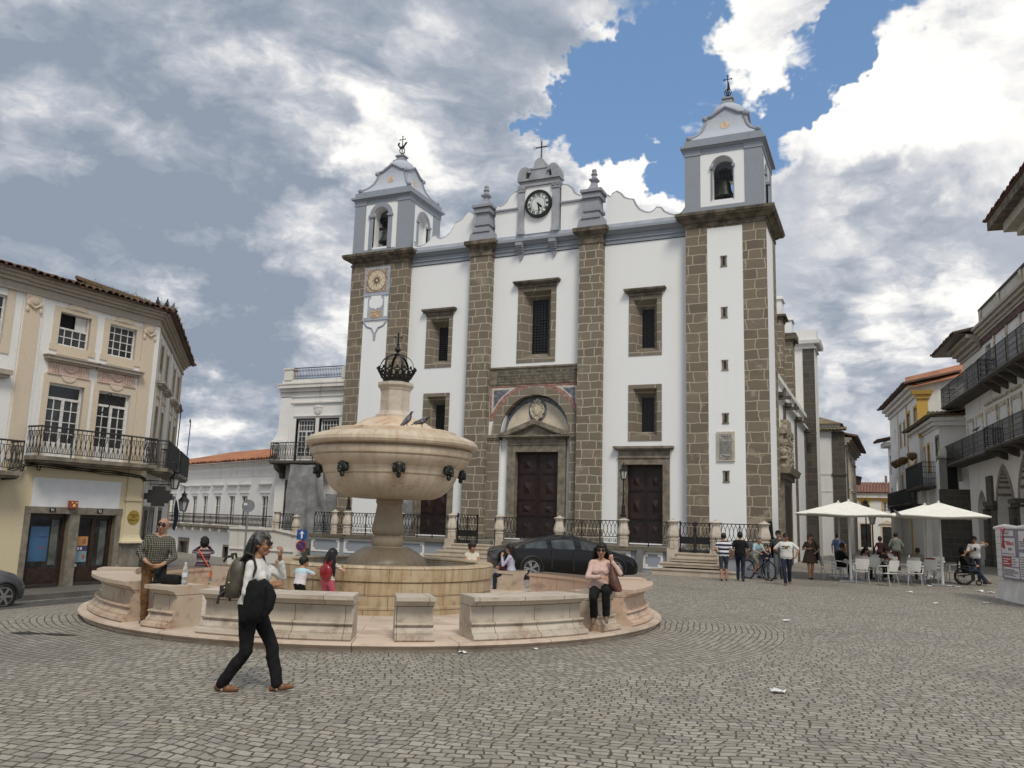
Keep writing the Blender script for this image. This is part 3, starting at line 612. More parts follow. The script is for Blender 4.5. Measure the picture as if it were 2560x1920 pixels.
    for sg in ((0,-1),(1,0),(0,1),(-1,0)):   # pointed crest on each side
        ax_=(-sg[1],sg[0]); pts=[(-.86,19.97),(-.6,20.02),(-.3,20.2),(0,20.36),(.3,20.2),(.6,20.02),(.86,19.97)]
        fr=[(cx+sg[0]*.845+ax_[0]*a,cy+sg[1]*.845+ax_[1]*a,z) for a,z in pts]; bk_=[(cx+sg[0]*.6+ax_[0]*a*.8,cy+sg[1]*.6+ax_[1]*a*.8,z-.05) for a,z in pts]
        for k in range(6): c.quad(fr[k],fr[k+1],bk_[k+1],bk_[k])
        c.add(fr+[(cx+sg[0]*.845,cy+sg[1]*.845,19.9)],[tuple(range(8))])
    c.lathe([(.80,19.9),(.80,20.25),(.76,20.45),(.64,20.66),(.45,20.80),(.30,20.86)],(cx,cy,0),24); co_=c.build('tower_cap',BLUEPALE,bo,smooth=30)
    c=MB()
    for sx_ in (-1,1):
        for sy_ in (-1,1):
            c.tube([(cx+sx_*h_,cy+sy_*h_,z+.02) for h_,z in prof],.075,6); c.ell((cx+sx_*1.5,cy+sy_*1.5,18.80),(.13,.13,.12),8,6); c.ell((cx+sx_*.9,cy+sy_*.9,19.92),(.13,.13,.13),8,6)
    for sg in ((0,-1),(1,0),(0,1),(-1,0)):
        ax_=(-sg[1],sg[0]); c.tube([(cx+sg[0]*.87+ax_[0]*a,cy+sg[1]*.87+ax_[1]*a,z+.02) for a,z in ((-.86,19.97),(-.6,20.02),(-.3,20.2),(0,20.36),(.3,20.2),(.6,20.02),(.86,19.97))],.07,6)
    c.box(cx-.34,cx+.34,cy-.34,cy+.34,20.80,20.90); c.box(cx-.24,cx+.24,cy-.24,cy+.24,20.901,21.12,tx=-.04,ty=-.04); c.box(cx-.26,cx+.26,cy-.26,cy+.26,21.121,21.2); c.build('cap_moulding',LILAC,co_)
    c=MB()
    for sg in ((0,-1),(1,0)):
        ax_=(-sg[1],sg[0]); n_=(.97,19.42)
        vs=[]
        for k in range(20):
            a=2*PI*k/20; z=19.47+.21*math.sin(a); hh=np.interp(z,[p_[1] for p_ in prof],[p_[0] for p_ in prof])+.012; vs.append((cx+sg[0]*hh+ax_[0]*.22*math.cos(a),cy+sg[1]*hh+ax_[1]*.22*math.cos(a),z))
        c.add(vs,[tuple(range(20))])
        vs=[]
        for k in range(20):
            a=2*PI*k/20; el=R_(38)+R_(13)*math.sin(a); az_=math.atan2(sg[1],sg[0])+PI/4+R_(20)*math.cos(a); vs.append((cx+.80*math.cos(az_)*math.cos(el*.9),cy+.80*math.sin(az_)*math.cos(el*.9),20.24+.66*math.sin(el)))
    c.build('ochre_roundel',M('faded_ochre_paint',(.52,.40,.30),.85,.2,6),co_)
    v_=MB(); z0=21.2; v_.tube([(cx,cy,z0),(cx,cy,22.35)],.025,6)
    for k in range(3):
        a=PI*k/3; v_.tube([(cx+.16*math.cos(g)*math.cos(a),cy+.16*math.cos(g)*math.sin(a),z0+.32+.17*math.sin(g)) for g in [2*PI*q/14 for q in range(15)]],.018,4)
    v_.tube([(cx-.16,cy,22.18),(cx+.16,cy,22.18)],.02,5)
    for x,z in ((cx-.17,22.18),(cx+.17,22.18),(cx,22.36)): v_.ell((x,cy,z),(.04,.04,.04),6,5)
    if left:
        ck_=[(-.30,.10),(-.28,.22),(-.20,.26),(-.17,.16),(-.22,.12),(-.15,.02),(-.05,.0),(.06,.03),(.16,.16),(.22,.22),(.3,.2),(.26,.12),(.17,.02),(.10,-.12),(-.02,-.17),(-.14,-.13),(-.22,0)]
        v_.prism([(cx+a,21.78+b__) for a,b__ in ck_],cy-.02,cy+.02)
    else: v_.prism([(cx-.04,21.6),(cx+.10,21.7),(cx+.05,22.0),(cx-.0,22.1)],cy-.02,cy+.02)
    v_.build('weathercock' if left else 'iron_cross',IRON,bo)
    # bell
    l=MB(); bx_,by_=ax-.02,by0+.62; zc=16.0 if left else 16.1
    pr=[(.42,0),(.40,.05),(.33,.16),(.27,.34),(.245,.56),(.22,.66),(.10,.72)]
    l.lathe([(r,zc-.05+z) for r,z in pr],(bx_,by_,0),24); l.tube([(bx_,by_,zc-.2),(bx_,by_,zc+.1)],.04,6); l.ell((bx_,by_,zc-.2),(.07,.07,.07),8,6)
    lo=l.build('bell',M('dark_bronze',(.05,.055,.05),.5,.3,8,.6),bo,smooth=True)
    l=MB(); l.box(bx_-.47,bx_+.47,by_-.06,by_+.06,zc+.68,zc+.80)
    for dx in (-.2,-.07,.07,.2): l.box(bx_+dx-.04,bx_+dx+.04,by_-.08,by_+.08,zc+.80,zc+1.15+.12*(abs(dx)<.1))
    l.box(bx_-.26,bx_+.26,by_-.09,by_+.09,zc+1.1,zc+1.2); l.build('yoke',IRON,lo)
    return so_,bo
tl,bl_=tower(-25.05,-21.64,True); tr,brr=tower(-7.53,-4.15,False)
# slit windows, tablet
for z0,z1 in ((12.69,13.17),(10.44,10.92),(8.19,8.64),(5.95,6.40),(3.54,4.02)):
    s=MB(); x0,x1=-6.02,-5.78; y=34.56
    s.box(x0,x0+.075,y,y+.1,z0+.05,z1-.05); s.box(x1-.075,x1,y,y+.1,z0+.05,z1-.05); s.box(x0-.02,x1+.02,y-.006,y+.1,z1-.0501,z1); s.box(x0-.02,x1+.02,y-.006,y+.1,z0,z0+.0501); so_=s.build('slit_window',STONE,tr); MB().box(x0+.075,x1-.075,y+.022,y+.03,z0+.05,z1-.05).build('slit',IRON,so_)
s=MB(); s.box(-6.26,-5.54,34.52,34.6,4.40,5.62); so_=s.build('stone_tablet',M('tablet_frame_marble',(.47,.43,.35),.7,.15,5),tr)
s=MB(); s.box(-6.17,-5.63,34.505,34.5195,4.49,5.53); so2=s.build('carved_panel',M('tablet_grey',(.33,.32,.30),.8,.2,7),so_)
s=MB(); rng=random.Random(5)
for k in range(11):
    z=5.2-.048*k; x=-6.13
    while x<-5.68:
        w_=rng.uniform(.02,.05); s.box(x,min(x+w_,-5.66),34.5,34.5045,z-.014,z+.014); x+=w_+.014
for cx_,cz_,n in ((-5.9,5.37,16),(-5.9,4.57,18)):
    for k in range(n): a=rng.uniform(0,2*PI); s.ell((cx_+rng.uniform(-.18,.18),34.503,cz_+rng.uniform(-.07,.08)),(.03,.012,.02),6,4)
s.build('carving',M('tablet_carving',(.15,.14,.13),.9,.2,9),so2)
# sundial
s=MB(); s.box(-24.17,-22.64,34.54,34.6,12.96,14.42); sdo=s.build('sundial',M('sundial_frame_paint',(.36,.39,.44),.85,.1,4),tl)
s=MB(); s.box(-24.05,-22.76,34.52,34.5395,13.09,14.30); d2=s.build('dial_field',M('sundial_field',(.40,.31,.24),.9,.35,9),sdo)
s=MB(); c_=(-23.39,0,13.69)
disc(s,.555,c_,34.512,34.5195); d3=s.build('dial_face',M('sundial_cream',(.60,.50,.36),.9,.1,5),d2)
s=MB()
for k in range(40):
    a0,a1=2*PI*k/40,2*PI*(k+1)/40; R2=lambda r,a:(c_[0]+r*math.cos(a),34.509,c_[2]+r*math.sin(a)); s.quad(R2(.53,a0),R2(.56,a0),R2(.56,a1),R2(.53,a1))
for k in range(16):
    a=2*PI*k/16; L=.36 if k%2==0 else .28; da=.13; s.add([(c_[0]+.08*math.cos(a)+.026*math.cos(a+PI/2),34.506,c_[2]+.08*math.sin(a)+.026*math.sin(a+PI/2)),(c_[0]+.08*math.cos(a)+.026*math.cos(a-PI/2),34.506,c_[2]+.08*math.sin(a)+.026*math.sin(a-PI/2)),(c_[0]+L*math.cos(a),34.506,c_[2]+L*math.sin(a))],[(0,1,2)])
for k in range(12):
    a=R_(30*k+15); x,z=c_[0]+.455*math.cos(a),c_[2]+.455*math.sin(a); s.add([(x+.012*math.sin(a)-.04*math.cos(a),34.507,z-.012*math.cos(a)-.04*math.sin(a)),(x+.04*math.cos(a),34.507,z+.04*math.sin(a)),(x-.03*math.sin(a),34.507,z+.03*math.cos(a))],[(0,1,2)])
s.build('sun_star',INK,d3)
s=MB(); s.box(-24.16,-22.65,34.55,34.6,11.62,12.955,mi=0); s.box(-24.2,-22.6,34.53,34.6,12.89,12.958,mi=0); s.box(-24.2,-22.6,34.53,34.6,11.60,11.66,mi=0)
pl=[(-.30,.42),(.30,.42),(.30,.30),(.40,.18),(.40,-.12),(.28,-.26),(.1,-.26),(.0,-.34),(-.1,-.26),(-.28,-.26),(-.40,-.12),(-.40,.18),(-.30,.30)]
s.prism([(-23.39+a,12.48+b__*.95) for a,b__ in pl],34.535,34.5495,mi=1)
for sg in (-1,1): s.prism([(-23.39+sg*.5,11.75),(-23.39+sg*.71,11.75),(-23.39+sg*.71,12.85),(-23.39+sg*.6,12.75),(-23.39+sg*.5,12.85)],34.535,34.5495,mi=1)
s.box(-23.70,-23.04,34.54,34.5497,11.71,12.11,mi=2)
tb=[(.72,11.59),(.5,11.3),(.2,11.2),(.03,10.9),(.03,10.75)]; 
for sg in (-1,1): s.tube([(-23.39+sg*a,34.58,z) for a,z in tb],.05,6,mi=0)
s.ell((-23.39,34.57,10.66),(.07,.03,.13),8,6,mi=0)
s.build('painted_panel',[M('sundial_frame_paint',(0,0,0)),WHITE,M('ochre_plaque',(.50,.37,.24),.9,.3,14)],sdo)
# side aisle, buttresses, rear pier (true metres) ------------------------------
XS=-4.7; s=MB(); s.box(-7,XS,39.5,62,-.2,9.05); NB(s).build('aisle_wall',WHITE,ch)
s=MB(); s.box(-7,XS+.06,39.5,62,8.20,8.34); s.box(-7,XS+.22,39.5,62,8.341,8.46); s.box(-7,XS+.05,39.5,62,9.051,9.15); s.box(-7,XS+.13,39.5,62,9.151,9.385); NB(s).build('aisle_cornice',WHITE_MID,ch)
for y_ in (41.4,45.2,51.1,57.4):
    s=MB(); s.box(XS-.1,XS+.07,y_-.42,y_+.42,-.2,8.19); s.box(XS-.1,XS+.10,y_-.3,y_+.3,8.47,9.4); po_=NB(s).build('pilaster_strip',M('brown_granite_strip',(.13,.10,.085),.9,.3,4),ch)
    s=MB(); s.box(XS,XS+.75,y_-.13,y_+.13,8.02,8.16); s.box(XS,XS+.4,y_-.2,y_+.2,8.17,8.36); NB(s).build('rain_spout',STONE_DK,po_)
s=MB(); s.box(XS-.1,XS+.22,42.2,46.3,-.2,4.25); s.box(XS-.1,XS+.35,42.0,46.5,4.251,4.5); s.box(XS-.1,XS+.55,41.8,46.8,4.501,4.8,tx=.1); so_=NB(s).build('side_portal',STONE,ch)
MB_=MB(); MB_.box(XS+.2,XS+.225,42.75,45.7,-.1,4.0); NB(MB_).build('side_door',WOODD,so_)
s=MB(); s.box(XS-.1,XS+.2,42.7,45.8,4.81,6.5); rng=random.Random(2)
for k in range(60): s.ell((XS+.2,rng.uniform(42.7,45.8),rng.uniform(4.85,6.5)),(.22,rng.uniform(.15,.35),rng.uniform(.12,.3)),8,6)
s.box(XS-.1,XS+.4,42.6,45.9,6.5,6.8); s.box(XS-.1,XS+.35,43.2,45.3,6.81,7.3,ty=-.3); NB(s).build('carved_relief',M('weathered_carving',(.30,.26,.20),.9,.35,5),so_,smooth=True)
for (xr,y_,zt,zs,cap) in ((-4.76,46,13.35,13.1,.2),(-4.72,51,13.4,12.9,.23)):
    s=MB(); s.box(-7.5,xr,y_,y_+1.2,8.5,zs); so_=NB(s).build('buttress',GRANITE,ch)
    s=MB(); s.box(-7.5,xr+.05,y_-.05,y_+1.25,zs+.001,zs+.15); s.box(-7.5,xr+cap,y_-cap,y_+1.2+cap,zs+.151,zt+.02); NB(s).build('buttress_cap',STONE_D,so_)
    s=MB(); s.box(-7.5,xr-.02,y_+.02,y_+1.15,zt+.021,14.25); s.box(-7.5,xr+.07,y_-.07,y_+1.2,14.251,14.42,tx=-.03,ty=-.03); NB(s).build('white_block',WHITE,so_)
s=MB(); s.box(-9,-3.97,58,60.5,-.3,14.2); s.box(-9,-3.85,57.88,60.6,13.9,14.0); s.box(-9,-3.6,57.65,60.7,14.201,14.42,tx=.06,ty=.06); s.box(-9,-3.85,57.85,60.5,14.421,15.15); NB(s).build('rear_pier',WHITE_MID,ch)
s=MB(); s.box(-4.74,-4.0,57.97,58.2,-.3,13.86); NB(s).build('pier_quoin',STONE_DK,ch)
s=MB(); s.box(-26.5,-5.8,40.4,62,.5,12.6); NB(s).build('nave_wall',WHITE_MID,ch)
# ------------------------------------------------------------------ terrace in front of the church
TY=32.6
te=thing('church_terrace','raised stone terrace with blue grey painted wall in front of the church','terrace',(0,0,0))
s=MB(); s.box(-25.0,-4.15,TY+.06,38.6,-1.2,.80); s.build('wall',BLUEGREY,te)
s=MB(); s.box(-25.0,-4.1,TY+.3,38.6,.801,.93); s.build('deck',M('granite_paving',(.17,.155,.13),.9,.25,1.5,bmp=.2,bs=8),te)
s=MB()
for a,b in ((-25.05,-17.2),(-15.3,-7.4),(-6.0,-4.05)): s.box(a,b,TY-.08,TY+.42,.802,.96)
s.build('coping',blocks('terrace_coping',((.13,.115,.09),(.18,.16,.125),(.14,.13,.09)),(.09,.08,.06),1.1,.4,.02,.05,.1),te)
s=MB()
for a,b in ((-23.1,-18.8),(-14.75,-12.3),(-12.25,-9.35),(-8.85,-8.05),(-24.95,-23.35)):
    for x0,x1,z0,z1 in ((a,b,.70,.80),(a,b,.14,.21),(a,a+.09,.21,.70),(b-.09,b,.21,.70),(a+.09,a+.2,.60,.70),(b-.2,b-.09,.60,.70),(a+.09,a+.2,.21,.31),(b-.2,b-.09,.21,.31)): s.box(x0,x1,TY+.035,TY+.1,z0+.0005,z1)
s.build('white_border',WHITE_MID,te)
# steps
STEP=marble('worn_step_marble',(.50,.44,.36),(.25,.18,.14),(.42,.35,.27),.7)
for nm,lst in (('a',[(-17.25,-15.30,.80),(-17.42,-15.28,.66),(-17.68,-15.2,.50),(-18.15,-15.0,.335),(-18.6,-14.85,.17),(-18.95,-14.6,.02)]),('b',[(-7.45,-5.95,.82),(-7.6,-5.9,.66),(-7.95,-5.6,.46),(-8.2,-5.0,.24)])):
    st=thing('stone_steps','%s flight of marble steps up to the %s terrace gate'%(('wide central','half open') if nm=='a' else ('short right hand','closed')),'steps',(0,0,0))
    for k,(x0,x1,z) in enumerate(lst):
        q=MB(); y0=TY-.30*(k+1)+.1; q.box(x0,x1,y0,TY+.05,z-.16 if k<len(lst)-1 else -.5,z-.055-.0005*k); q.box(x0-.03,x1+.03,y0-.04,y0+.36,z-.054-.0005*k,z); q.build('step',STEP,st)
# balustrade posts
def post_mesh(par):
    q=MB(); pr=[(.20,0),(.20,.06),(.185,.07),(.185,.33),(.205,.35),(.205,.39),(.15,.41),(.21,.50),(.215,.58),(.19,.72),(.145,.9),(.145,.98),(.165,.99),(.165,1.03),(.20,1.05),(.215,1.08),(.10,1.13),(.05,1.15),(.05,1.18),(.001,1.2)]
    q.lathe([(r*1.17,z) for r,z in pr],(0,0,0),8,rot=PI/8); return q.build('post_body',MARBLE_W,par)
POSTS=[(-23.72,TY+.1,.82,'slim balustrade post left of the lamp post base'),(-23.0,TY+.1,1.08,'marble balustrade post carrying the left hand lamp'),(-20.2,TY+.1,1,'marble balustrade post half hidden behind the fountain stem'),(-17.46,TY+.1,1.04,'marble balustrade post left of the half open gate'),(-15.16,TY+.1,1.04,'marble balustrade post right of the half open gate'),(-12.42,TY+.1,1,'marble balustrade post behind the black car roof'),(-9.66,TY+.1,1.05,'marble balustrade post under the lamp in front of the right hand door'),(-7.64,TY+.1,1.02,'marble balustrade post left of the closed gate'),(-6.0,TY+.1,1.02,'marble balustrade post right of the closed gate'),(-4.2,TY+.15,.98,'marble balustrade post at the right end of the terrace')]
P0=None
for x,y,k,lb in POSTS:
    p=thing('balustrade_post',lb,'post',(x,y,.955),0,'marble posts of the church balustrade'); 
    if P0 is None: P0=post_mesh(p)
    else: c=P0.copy(); lnk(c); c.parent=p
    p.scale=(k if k<.9 else 1,k if k<.9 else 1,.97)
s=MB(); s.box(-17.74,-17.24,TY-.14,TY+.3,.0,.70); s.box(-17.7,-17.25,TY-.12,TY+.3,.701,.965); s.box(-15.36,-14.95,TY-.14,TY+.3,.0,.72); s.box(-15.34,-14.96,TY-.12,TY+.3,.721,.965); s.box(-7.86,-7.42,TY-.1,TY+.3,.2,.965); s.box(-6.2,-5.8,TY-.1,TY+.3,.2,.965); s.build('post_pedestal',MARBLE_W,te)
def railing(name,label,cat,x0,x1,y,group,gate=False,z0=.97,z1=1.98,rz=0):
    L=x1-x0; r=thing(name,label,cat,(x0,y,0),rz,group)
    q=MB(); q.box(0,L,-.025,.025,z1-.035,z1); q.build('top_rail',IRON,r)
    zl=z0+.36 if not gate else z0+.62
    q=MB(); q.box(0,L,-.02,.02,z0+.06,z0+.09); q.box(0,L,-.016,.016,zl-.015,zl+.012)
    for k in range(int(L/1.0)+2):
        xx=min(L,k*L/(int(L/1.0)+1)); q.box(max(0,xx-.018),min(L,xx+.018),-.019,.019,z0+.0,z1-.036)
    if gate: q.box(0,.05,-.03,.03,z0-.02,z1+.06); q.box(L-.05,L,-.03,.03,z0-.02,z1+.02)
    q.build('frame',IRON,r)
    n=max(2,round(L/.155)); w_=L/n; q=MB()
    for i in range(n):
        for sg in (-1,1):
            q.tube([((i+.5)*w_+sg*w_*.62*math.sin(PI*t_/6+.0)*1.0-sg*w_*.10,.006*sg,zl+(z1-.035-zl)*t_/6) for t_ in range(7)],.0125,4,cap=False)
    q.build('lattice',IRON,r)
    q=MB(); m_=max(2,round(L/.25)); w_=L/m_; rr=(zl-z0-.09)*.46 if not gate else .12
    for i in range(m_):
        for dx,dz,rad in ((.28,.5,.40),(.72,.5,.40),(.5,.32,.22)):
            cx_=(i+dx)*w_; cz_=z0+.09+(min(zl,z0+.36)-z0-.09)*dz; ra=rad*w_*.55
            q.tube([(cx_+ra*math.cos(a)*(1-.25*a/6.3),0,cz_+ra*1.15*math.sin(a)*(1-.25*a/6.3)) for a in [2*PI*k/9 for k in range(10)]],.011,4,cap=False)
    q.build('scrollwork',IRON,r)
    if gate: MB().box(.05,L-.05,-.012,.012,z0+.36,zl-.016).build('solid_panel',IRON,r)
    return r
gi='iron railings along the church terrace'
railing('iron_railing','black lattice railing between the left lamp post and the fountain stem','railing',-22.78,-20.4,TY+.1,gi)
railing('iron_railing','black lattice railing between the fountain stem and the half open gate','railing',-20.0,-17.68,TY+.1,gi)
railing('iron_railing','black lattice railing in front of the main church door','railing',-14.95,-12.62,TY+.1,gi)
railing('iron_railing','black lattice railing behind the front half of the black car','railing',-12.22,-9.87,TY+.1,gi)
railing('iron_railing','black lattice railing in front of the right hand church door','railing',-9.45,-7.84,TY+.1,gi)
railing('iron_railing','black lattice railing at the right end of the terrace','railing',-5.8,-4.4,TY+.12,gi)
railing('iron_railing','short dark railing between the two left hand posts','railing',-23.62,-23.2,TY+.1,gi)
railing('iron_railing','dark railing left of the slim post beside the plastic sheet','railing',-24.9,-23.82,TY+.1,gi)
railing('gate_leaf','closed black iron gate leaf at the top of the central steps','gate',-17.22,-16.2,TY+.1,'iron gates',True,.74,2.04)
railing('gate_leaf','black iron gate leaf swung open beside the main door','gate',-15.38,-14.5,TY+.12,'iron gates',True,.74,2.0,rz=R_(112))
railing('gate_leaf','left leaf of the closed gate above the short right hand steps','gate',-7.4,-6.81,TY+.1,'iron gates',True,.8,1.97)
railing('gate_leaf','right leaf of the closed gate above the short right hand steps','gate',-6.79,-6.2,TY+.1,'iron gates',True,.8,1.97)
for x0,lb in ((-15.35,'central'),(-6.05,'right hand')):
    q=MB(); q.tube([(x0,TY+.05,1.42),(x0+.1,TY-.2,1.38),(x0+.45,TY-.9,1.0),(x0+.55,TY-1.15,.75)],.022,6); q.tube([(x0+.5,TY-1.05,.85),(x0+.5,TY-1.05,.2)],.018,6)
    tag(q.build('handrail',IRON),'thin black handrail sloping down the %s steps'%lb,'handrail','handrails of the terrace steps')
LAMPGL=M('lamp_glass',(.42,.43,.42),.2,.1,3)
def lantern(par,c,k=1):
    q=MB(); x,y,z=c; q.lathe([(.10*k,0),(.13*k,.04*k)],(x,y,z),6); 
    for i in range(6):
        a=PI/3*i; q.tube([(x+.12*k*math.cos(a),y+.12*k*math.sin(a),z+.03*k),(x+.20*k*math.cos(a),y+.20*k*math.sin(a),z+.42*k)],.014*k,4)
    q.lathe([(.23*k,.42*k),(.22*k,.46*k),(.10*k,.60*k),(.09*k,.68*k),(.13*k,.69*k),(.03*k,.78*k),(.02*k,.86*k)],(x,y,z),6); o=q.build('lantern',IRON,par)
    q=MB(); q.lathe([(.105*k,.045*k),(.185*k,.415*k)],(x,y,z),6); q.build('lamp_glass',LAMPGL,o); return o
for x,lb in ((-9.68,'black street lamp on the balustrade post before the right hand door'),(-23.0,'black street lamp rising behind the fountain bowl')):
    l=thing('street_lamp',lb,'street lamp',(x,TY+.1,2.12),0,'lamps on the balustrade')
    q=MB(); q.lathe([(.13,0),(.13,.08),(.075,.12),(.07,.42),(.085,.45),(.05,.5),(.035,.9),(.05,.93),(.03,.97),(.027,1.42),(.045,1.45),(.03,1.5)],(0,0,0),12); q.build('pole',IRON,l); lantern(l,(0,0,1.5),.82)
q=MB(); q.bx((0,0,.43),(.29,.05,.92),0); o=tag(q.build('leaning_slab',M('slate_grey_board',(.13,.13,.13),.7,.15,5)),'dark grey slab leaning against the painted wall in front of the car','slab'); o.location=(-8.98,TY-.22,0); o.rotation_euler=(R_(-9),R_(5),0)
# ------------------------------------------------------------------ fountain
fx,fy=FC
def fp(r,ph,z): a=FA+R_(ph); return (r*math.cos(a),r*math.sin(a),z)
def jointed(name,base,bw=.72,bh=.475,zo=.355,ms=.005,rad=5.2):
    """bench marble with vertical block joints and a bed joint"""
    m=base.copy(); m.name=name; t=NT(m.node_tree); b=t.n['Principled BSDF']; tc=t.N('ShaderNodeTexCoord'); g=t.N('ShaderNodeNewGeometry'); p=t.vmath('SUBTRACT',g.outputs['Position'],(fx,fy,0)); x,y,z=t.xyz(p)
    a=t.N('ShaderNodeMath',operation='ARCTAN2'); t.l.new(y,a.inputs[0]); t.l.new(x,a.inputs[1])
    br=t.N('ShaderNodeTexBrick',i={'Color1':(0,0,0,1),'Color2':(1,1,1,1),'Mortar':(.5,.5,.5,1),'Scale':1,'Mortar Size':ms,'Brick Width':bw,'Row Height':bh}); br.offset=.4
    t.l.new(t.comb(t.math('MULTIPLY',a.outputs[0],rad),t.math('ADD',z,zo),0),br.inputs['Vector'])
    src=b.inputs['Base Color'].links[0].from_socket; c=t.mix(t.math('MULTIPLY',br.outputs[0],.22),src,(.30,.24,.19)); c=t.mix(br.outputs['Fac'],c,(.12,.085,.06))
    ed=t.math('MULTIPLY',t.ramp(t.noise(p,3.5,5,.7),.48,.66),t.ramp(t.math('ABSOLUTE',t.math('SUBTRACT',z,.30)),.16,.0)); c=t.mix(t.math('MULTIPLY',ed,.6),c,(.16,.12,.09)); setb(t,b,'Base Color',c); return m
ft=thing('fountain','large marble fountain with a mushroom shaped bowl, iron crown and round basin','fountain',(fx,fy,0))
q=MB(); q.lathe([(4.2,-.9),(5.45,-.9),(5.45,.035),(5.47,.05),(5.50,.065),(5.53,.09),(5.52,.115),(5.47,.125),(2.0,.12)],(0,0,0),180)
def slabs(name):
    m,t,b,tc=newmat(name); v=tc.outputs['Object']; x,y,z=t.xyz(v); a=t.N('ShaderNodeMath',operation='ARCTAN2'); t.l.new(y,a.inputs[0]); t.l.new(x,a.inputs[1]); r=t.vmath('LENGTH',t.vmath('MULTIPLY',v,(1,1,0)))
    br=t.N('ShaderNodeTexBrick',i={'Color1':(0,0,0,1),'Color2':(1,1,1,1),'Mortar':(.5,.5,.5,1),'Scale':1,'Mortar Size':.006,'Brick Width':1.35,'Row Height':.70}); t.l.new(t.comb(t.math('MULTIPLY',a.outputs[0],5),r,0),br.inputs['Vector'])
    c=t.mix(br.outputs[0],(.50,.42,.345),(.60,.49,.40)); c=t.mix(t.math('MULTIPLY',t.ramp(t.noise(v,1.6,7,.68),.42,.72),.75),c,(.33,.24,.18)); c=t.mix(t.math('MULTIPLY',t.ramp(t.noise(v,6,5,.7),.55,.75),.35),c,(.24,.15,.10)); c=t.mix(br.outputs['Fac'],c,(.13,.10,.075)); setb(t,b,'Base Color',c); b.inputs['Roughness'].default_value=.6; b.inputs['Specular IOR Level'].default_value=.3; bump(t,b,t.math('SUBTRACT',t.noise(v,12,5,.6),br.outputs['Fac']),.25,.01); return m
SLAB=slabs('platform_marble'); q.build('platform',SLAB,ft,smooth=True)
q=MB(); q.lathe([(2.23,.12),(2.23,.25),(2.16,.27),(2.14,.47),(2.15,.475),(2.14,.48),(2.14,.68),(2.17,.70),(2.18,.80),(2.18,.93),(2.14,.965),(1.88,.965),(1.86,.94),(1.86,.5)],(0,0,0),72); q.build('basin_wall',jointed('jointed_basin_marble',MARBLE_B,1.05,.235,.025,.007,2.15),ft,smooth=30)
m,t,b,tc=newmat('fountain_water'); b.inputs['Base Color'].default_value=(.06,.065,.055,1); b.inputs['Roughness'].default_value=.06; bump(t,b,t.noise(tc.outputs['Object'],9,4,.6),.5,.03); WATER=m
q=MB(); q.lathe([(.5,.885),(1.87,.885)],(0,0,0),48); q.f=q.f[:-2]; q.m=q.m[:-2]; q.build('water',WATER,ft)
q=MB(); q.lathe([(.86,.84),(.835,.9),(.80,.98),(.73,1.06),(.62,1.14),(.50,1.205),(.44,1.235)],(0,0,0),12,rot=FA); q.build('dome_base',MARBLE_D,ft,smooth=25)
MARBLE_S=marble('stem_marble',(.40,.335,.25),(.2,.13,.08),(.30,.24,.17),.4,.35)
q=MB(); q.lathe([(.36,1.235),(.30,1.25),(.315,1.27),(.335,1.32),(.335,1.38),(.31,1.43),(.27,1.455),(.27,1.47),(.30,1.49),(.33,1.54),(.335,1.60),(.315,1.70),(.285,1.85),(.262,2.0),(.252,2.10),(.275,2.12),(.28,2.17),(.27,2.185),(.285,2.20),(.30,2.24)],(0,0,0),40); q.build('stem',MARBLE_S,ft,smooth=35)
q=MB(); q.lathe([(.28,2.235),(.6,2.205),(.90,2.225),(1.06,2.29),(1.17,2.38),(1.27,2.49),(1.335,2.61),(1.355,2.66),(1.345,2.675),(1.385,2.70),(1.40,2.77),(1.42,2.835),(1.47,2.86),(1.53,2.905),(1.60,2.985),(1.615,3.03),(1.60,3.04),(1.645,3.06),(1.665,3.11),(1.66,3.18),(1.625,3.215),(1.60,3.225),(1.60,3.245),(1.70,3.235),(1.755,3.265),(1.775,3.31),(1.76,3.375),(1.69,3.43),(1.58,3.475),(1.47,3.505),(1.33,3.515)],(0,0,0),96); q.build('bowl',MARBLE_F,ft,smooth=35)
MARBLE_L=marble('lid_marble',(.60,.50,.385),(.30,.14,.06),(.50,.38,.26),.4,0,1.5)
q=MB(); q.lathe([(1.33,3.50),(1.325,3.585),(1.30,3.60),(.93,3.605),(.92,3.63),(.82,3.70),(.68,3.79),(.56,3.85),(.45,3.885),(.38,3.89)],(0,0,0),24,rot=FA); q.build('bowl_lid',MARBLE_L,ft,smooth=14)
q=MB(); q.lathe([(.42,3.885),(.415,3.93),(.36,3.96),(.335,4.0),(.325,4.03),(.325,4.46),(.345,4.475),(.345,4.50),(.385,4.545),(.40,4.56),(.40,4.615),(.30,4.64),(.25,4.65)],(0,0,0),8,rot=FA+PI/8); q.build('pedestal',MARBLE_W,ft)
cr=MB()
N=16
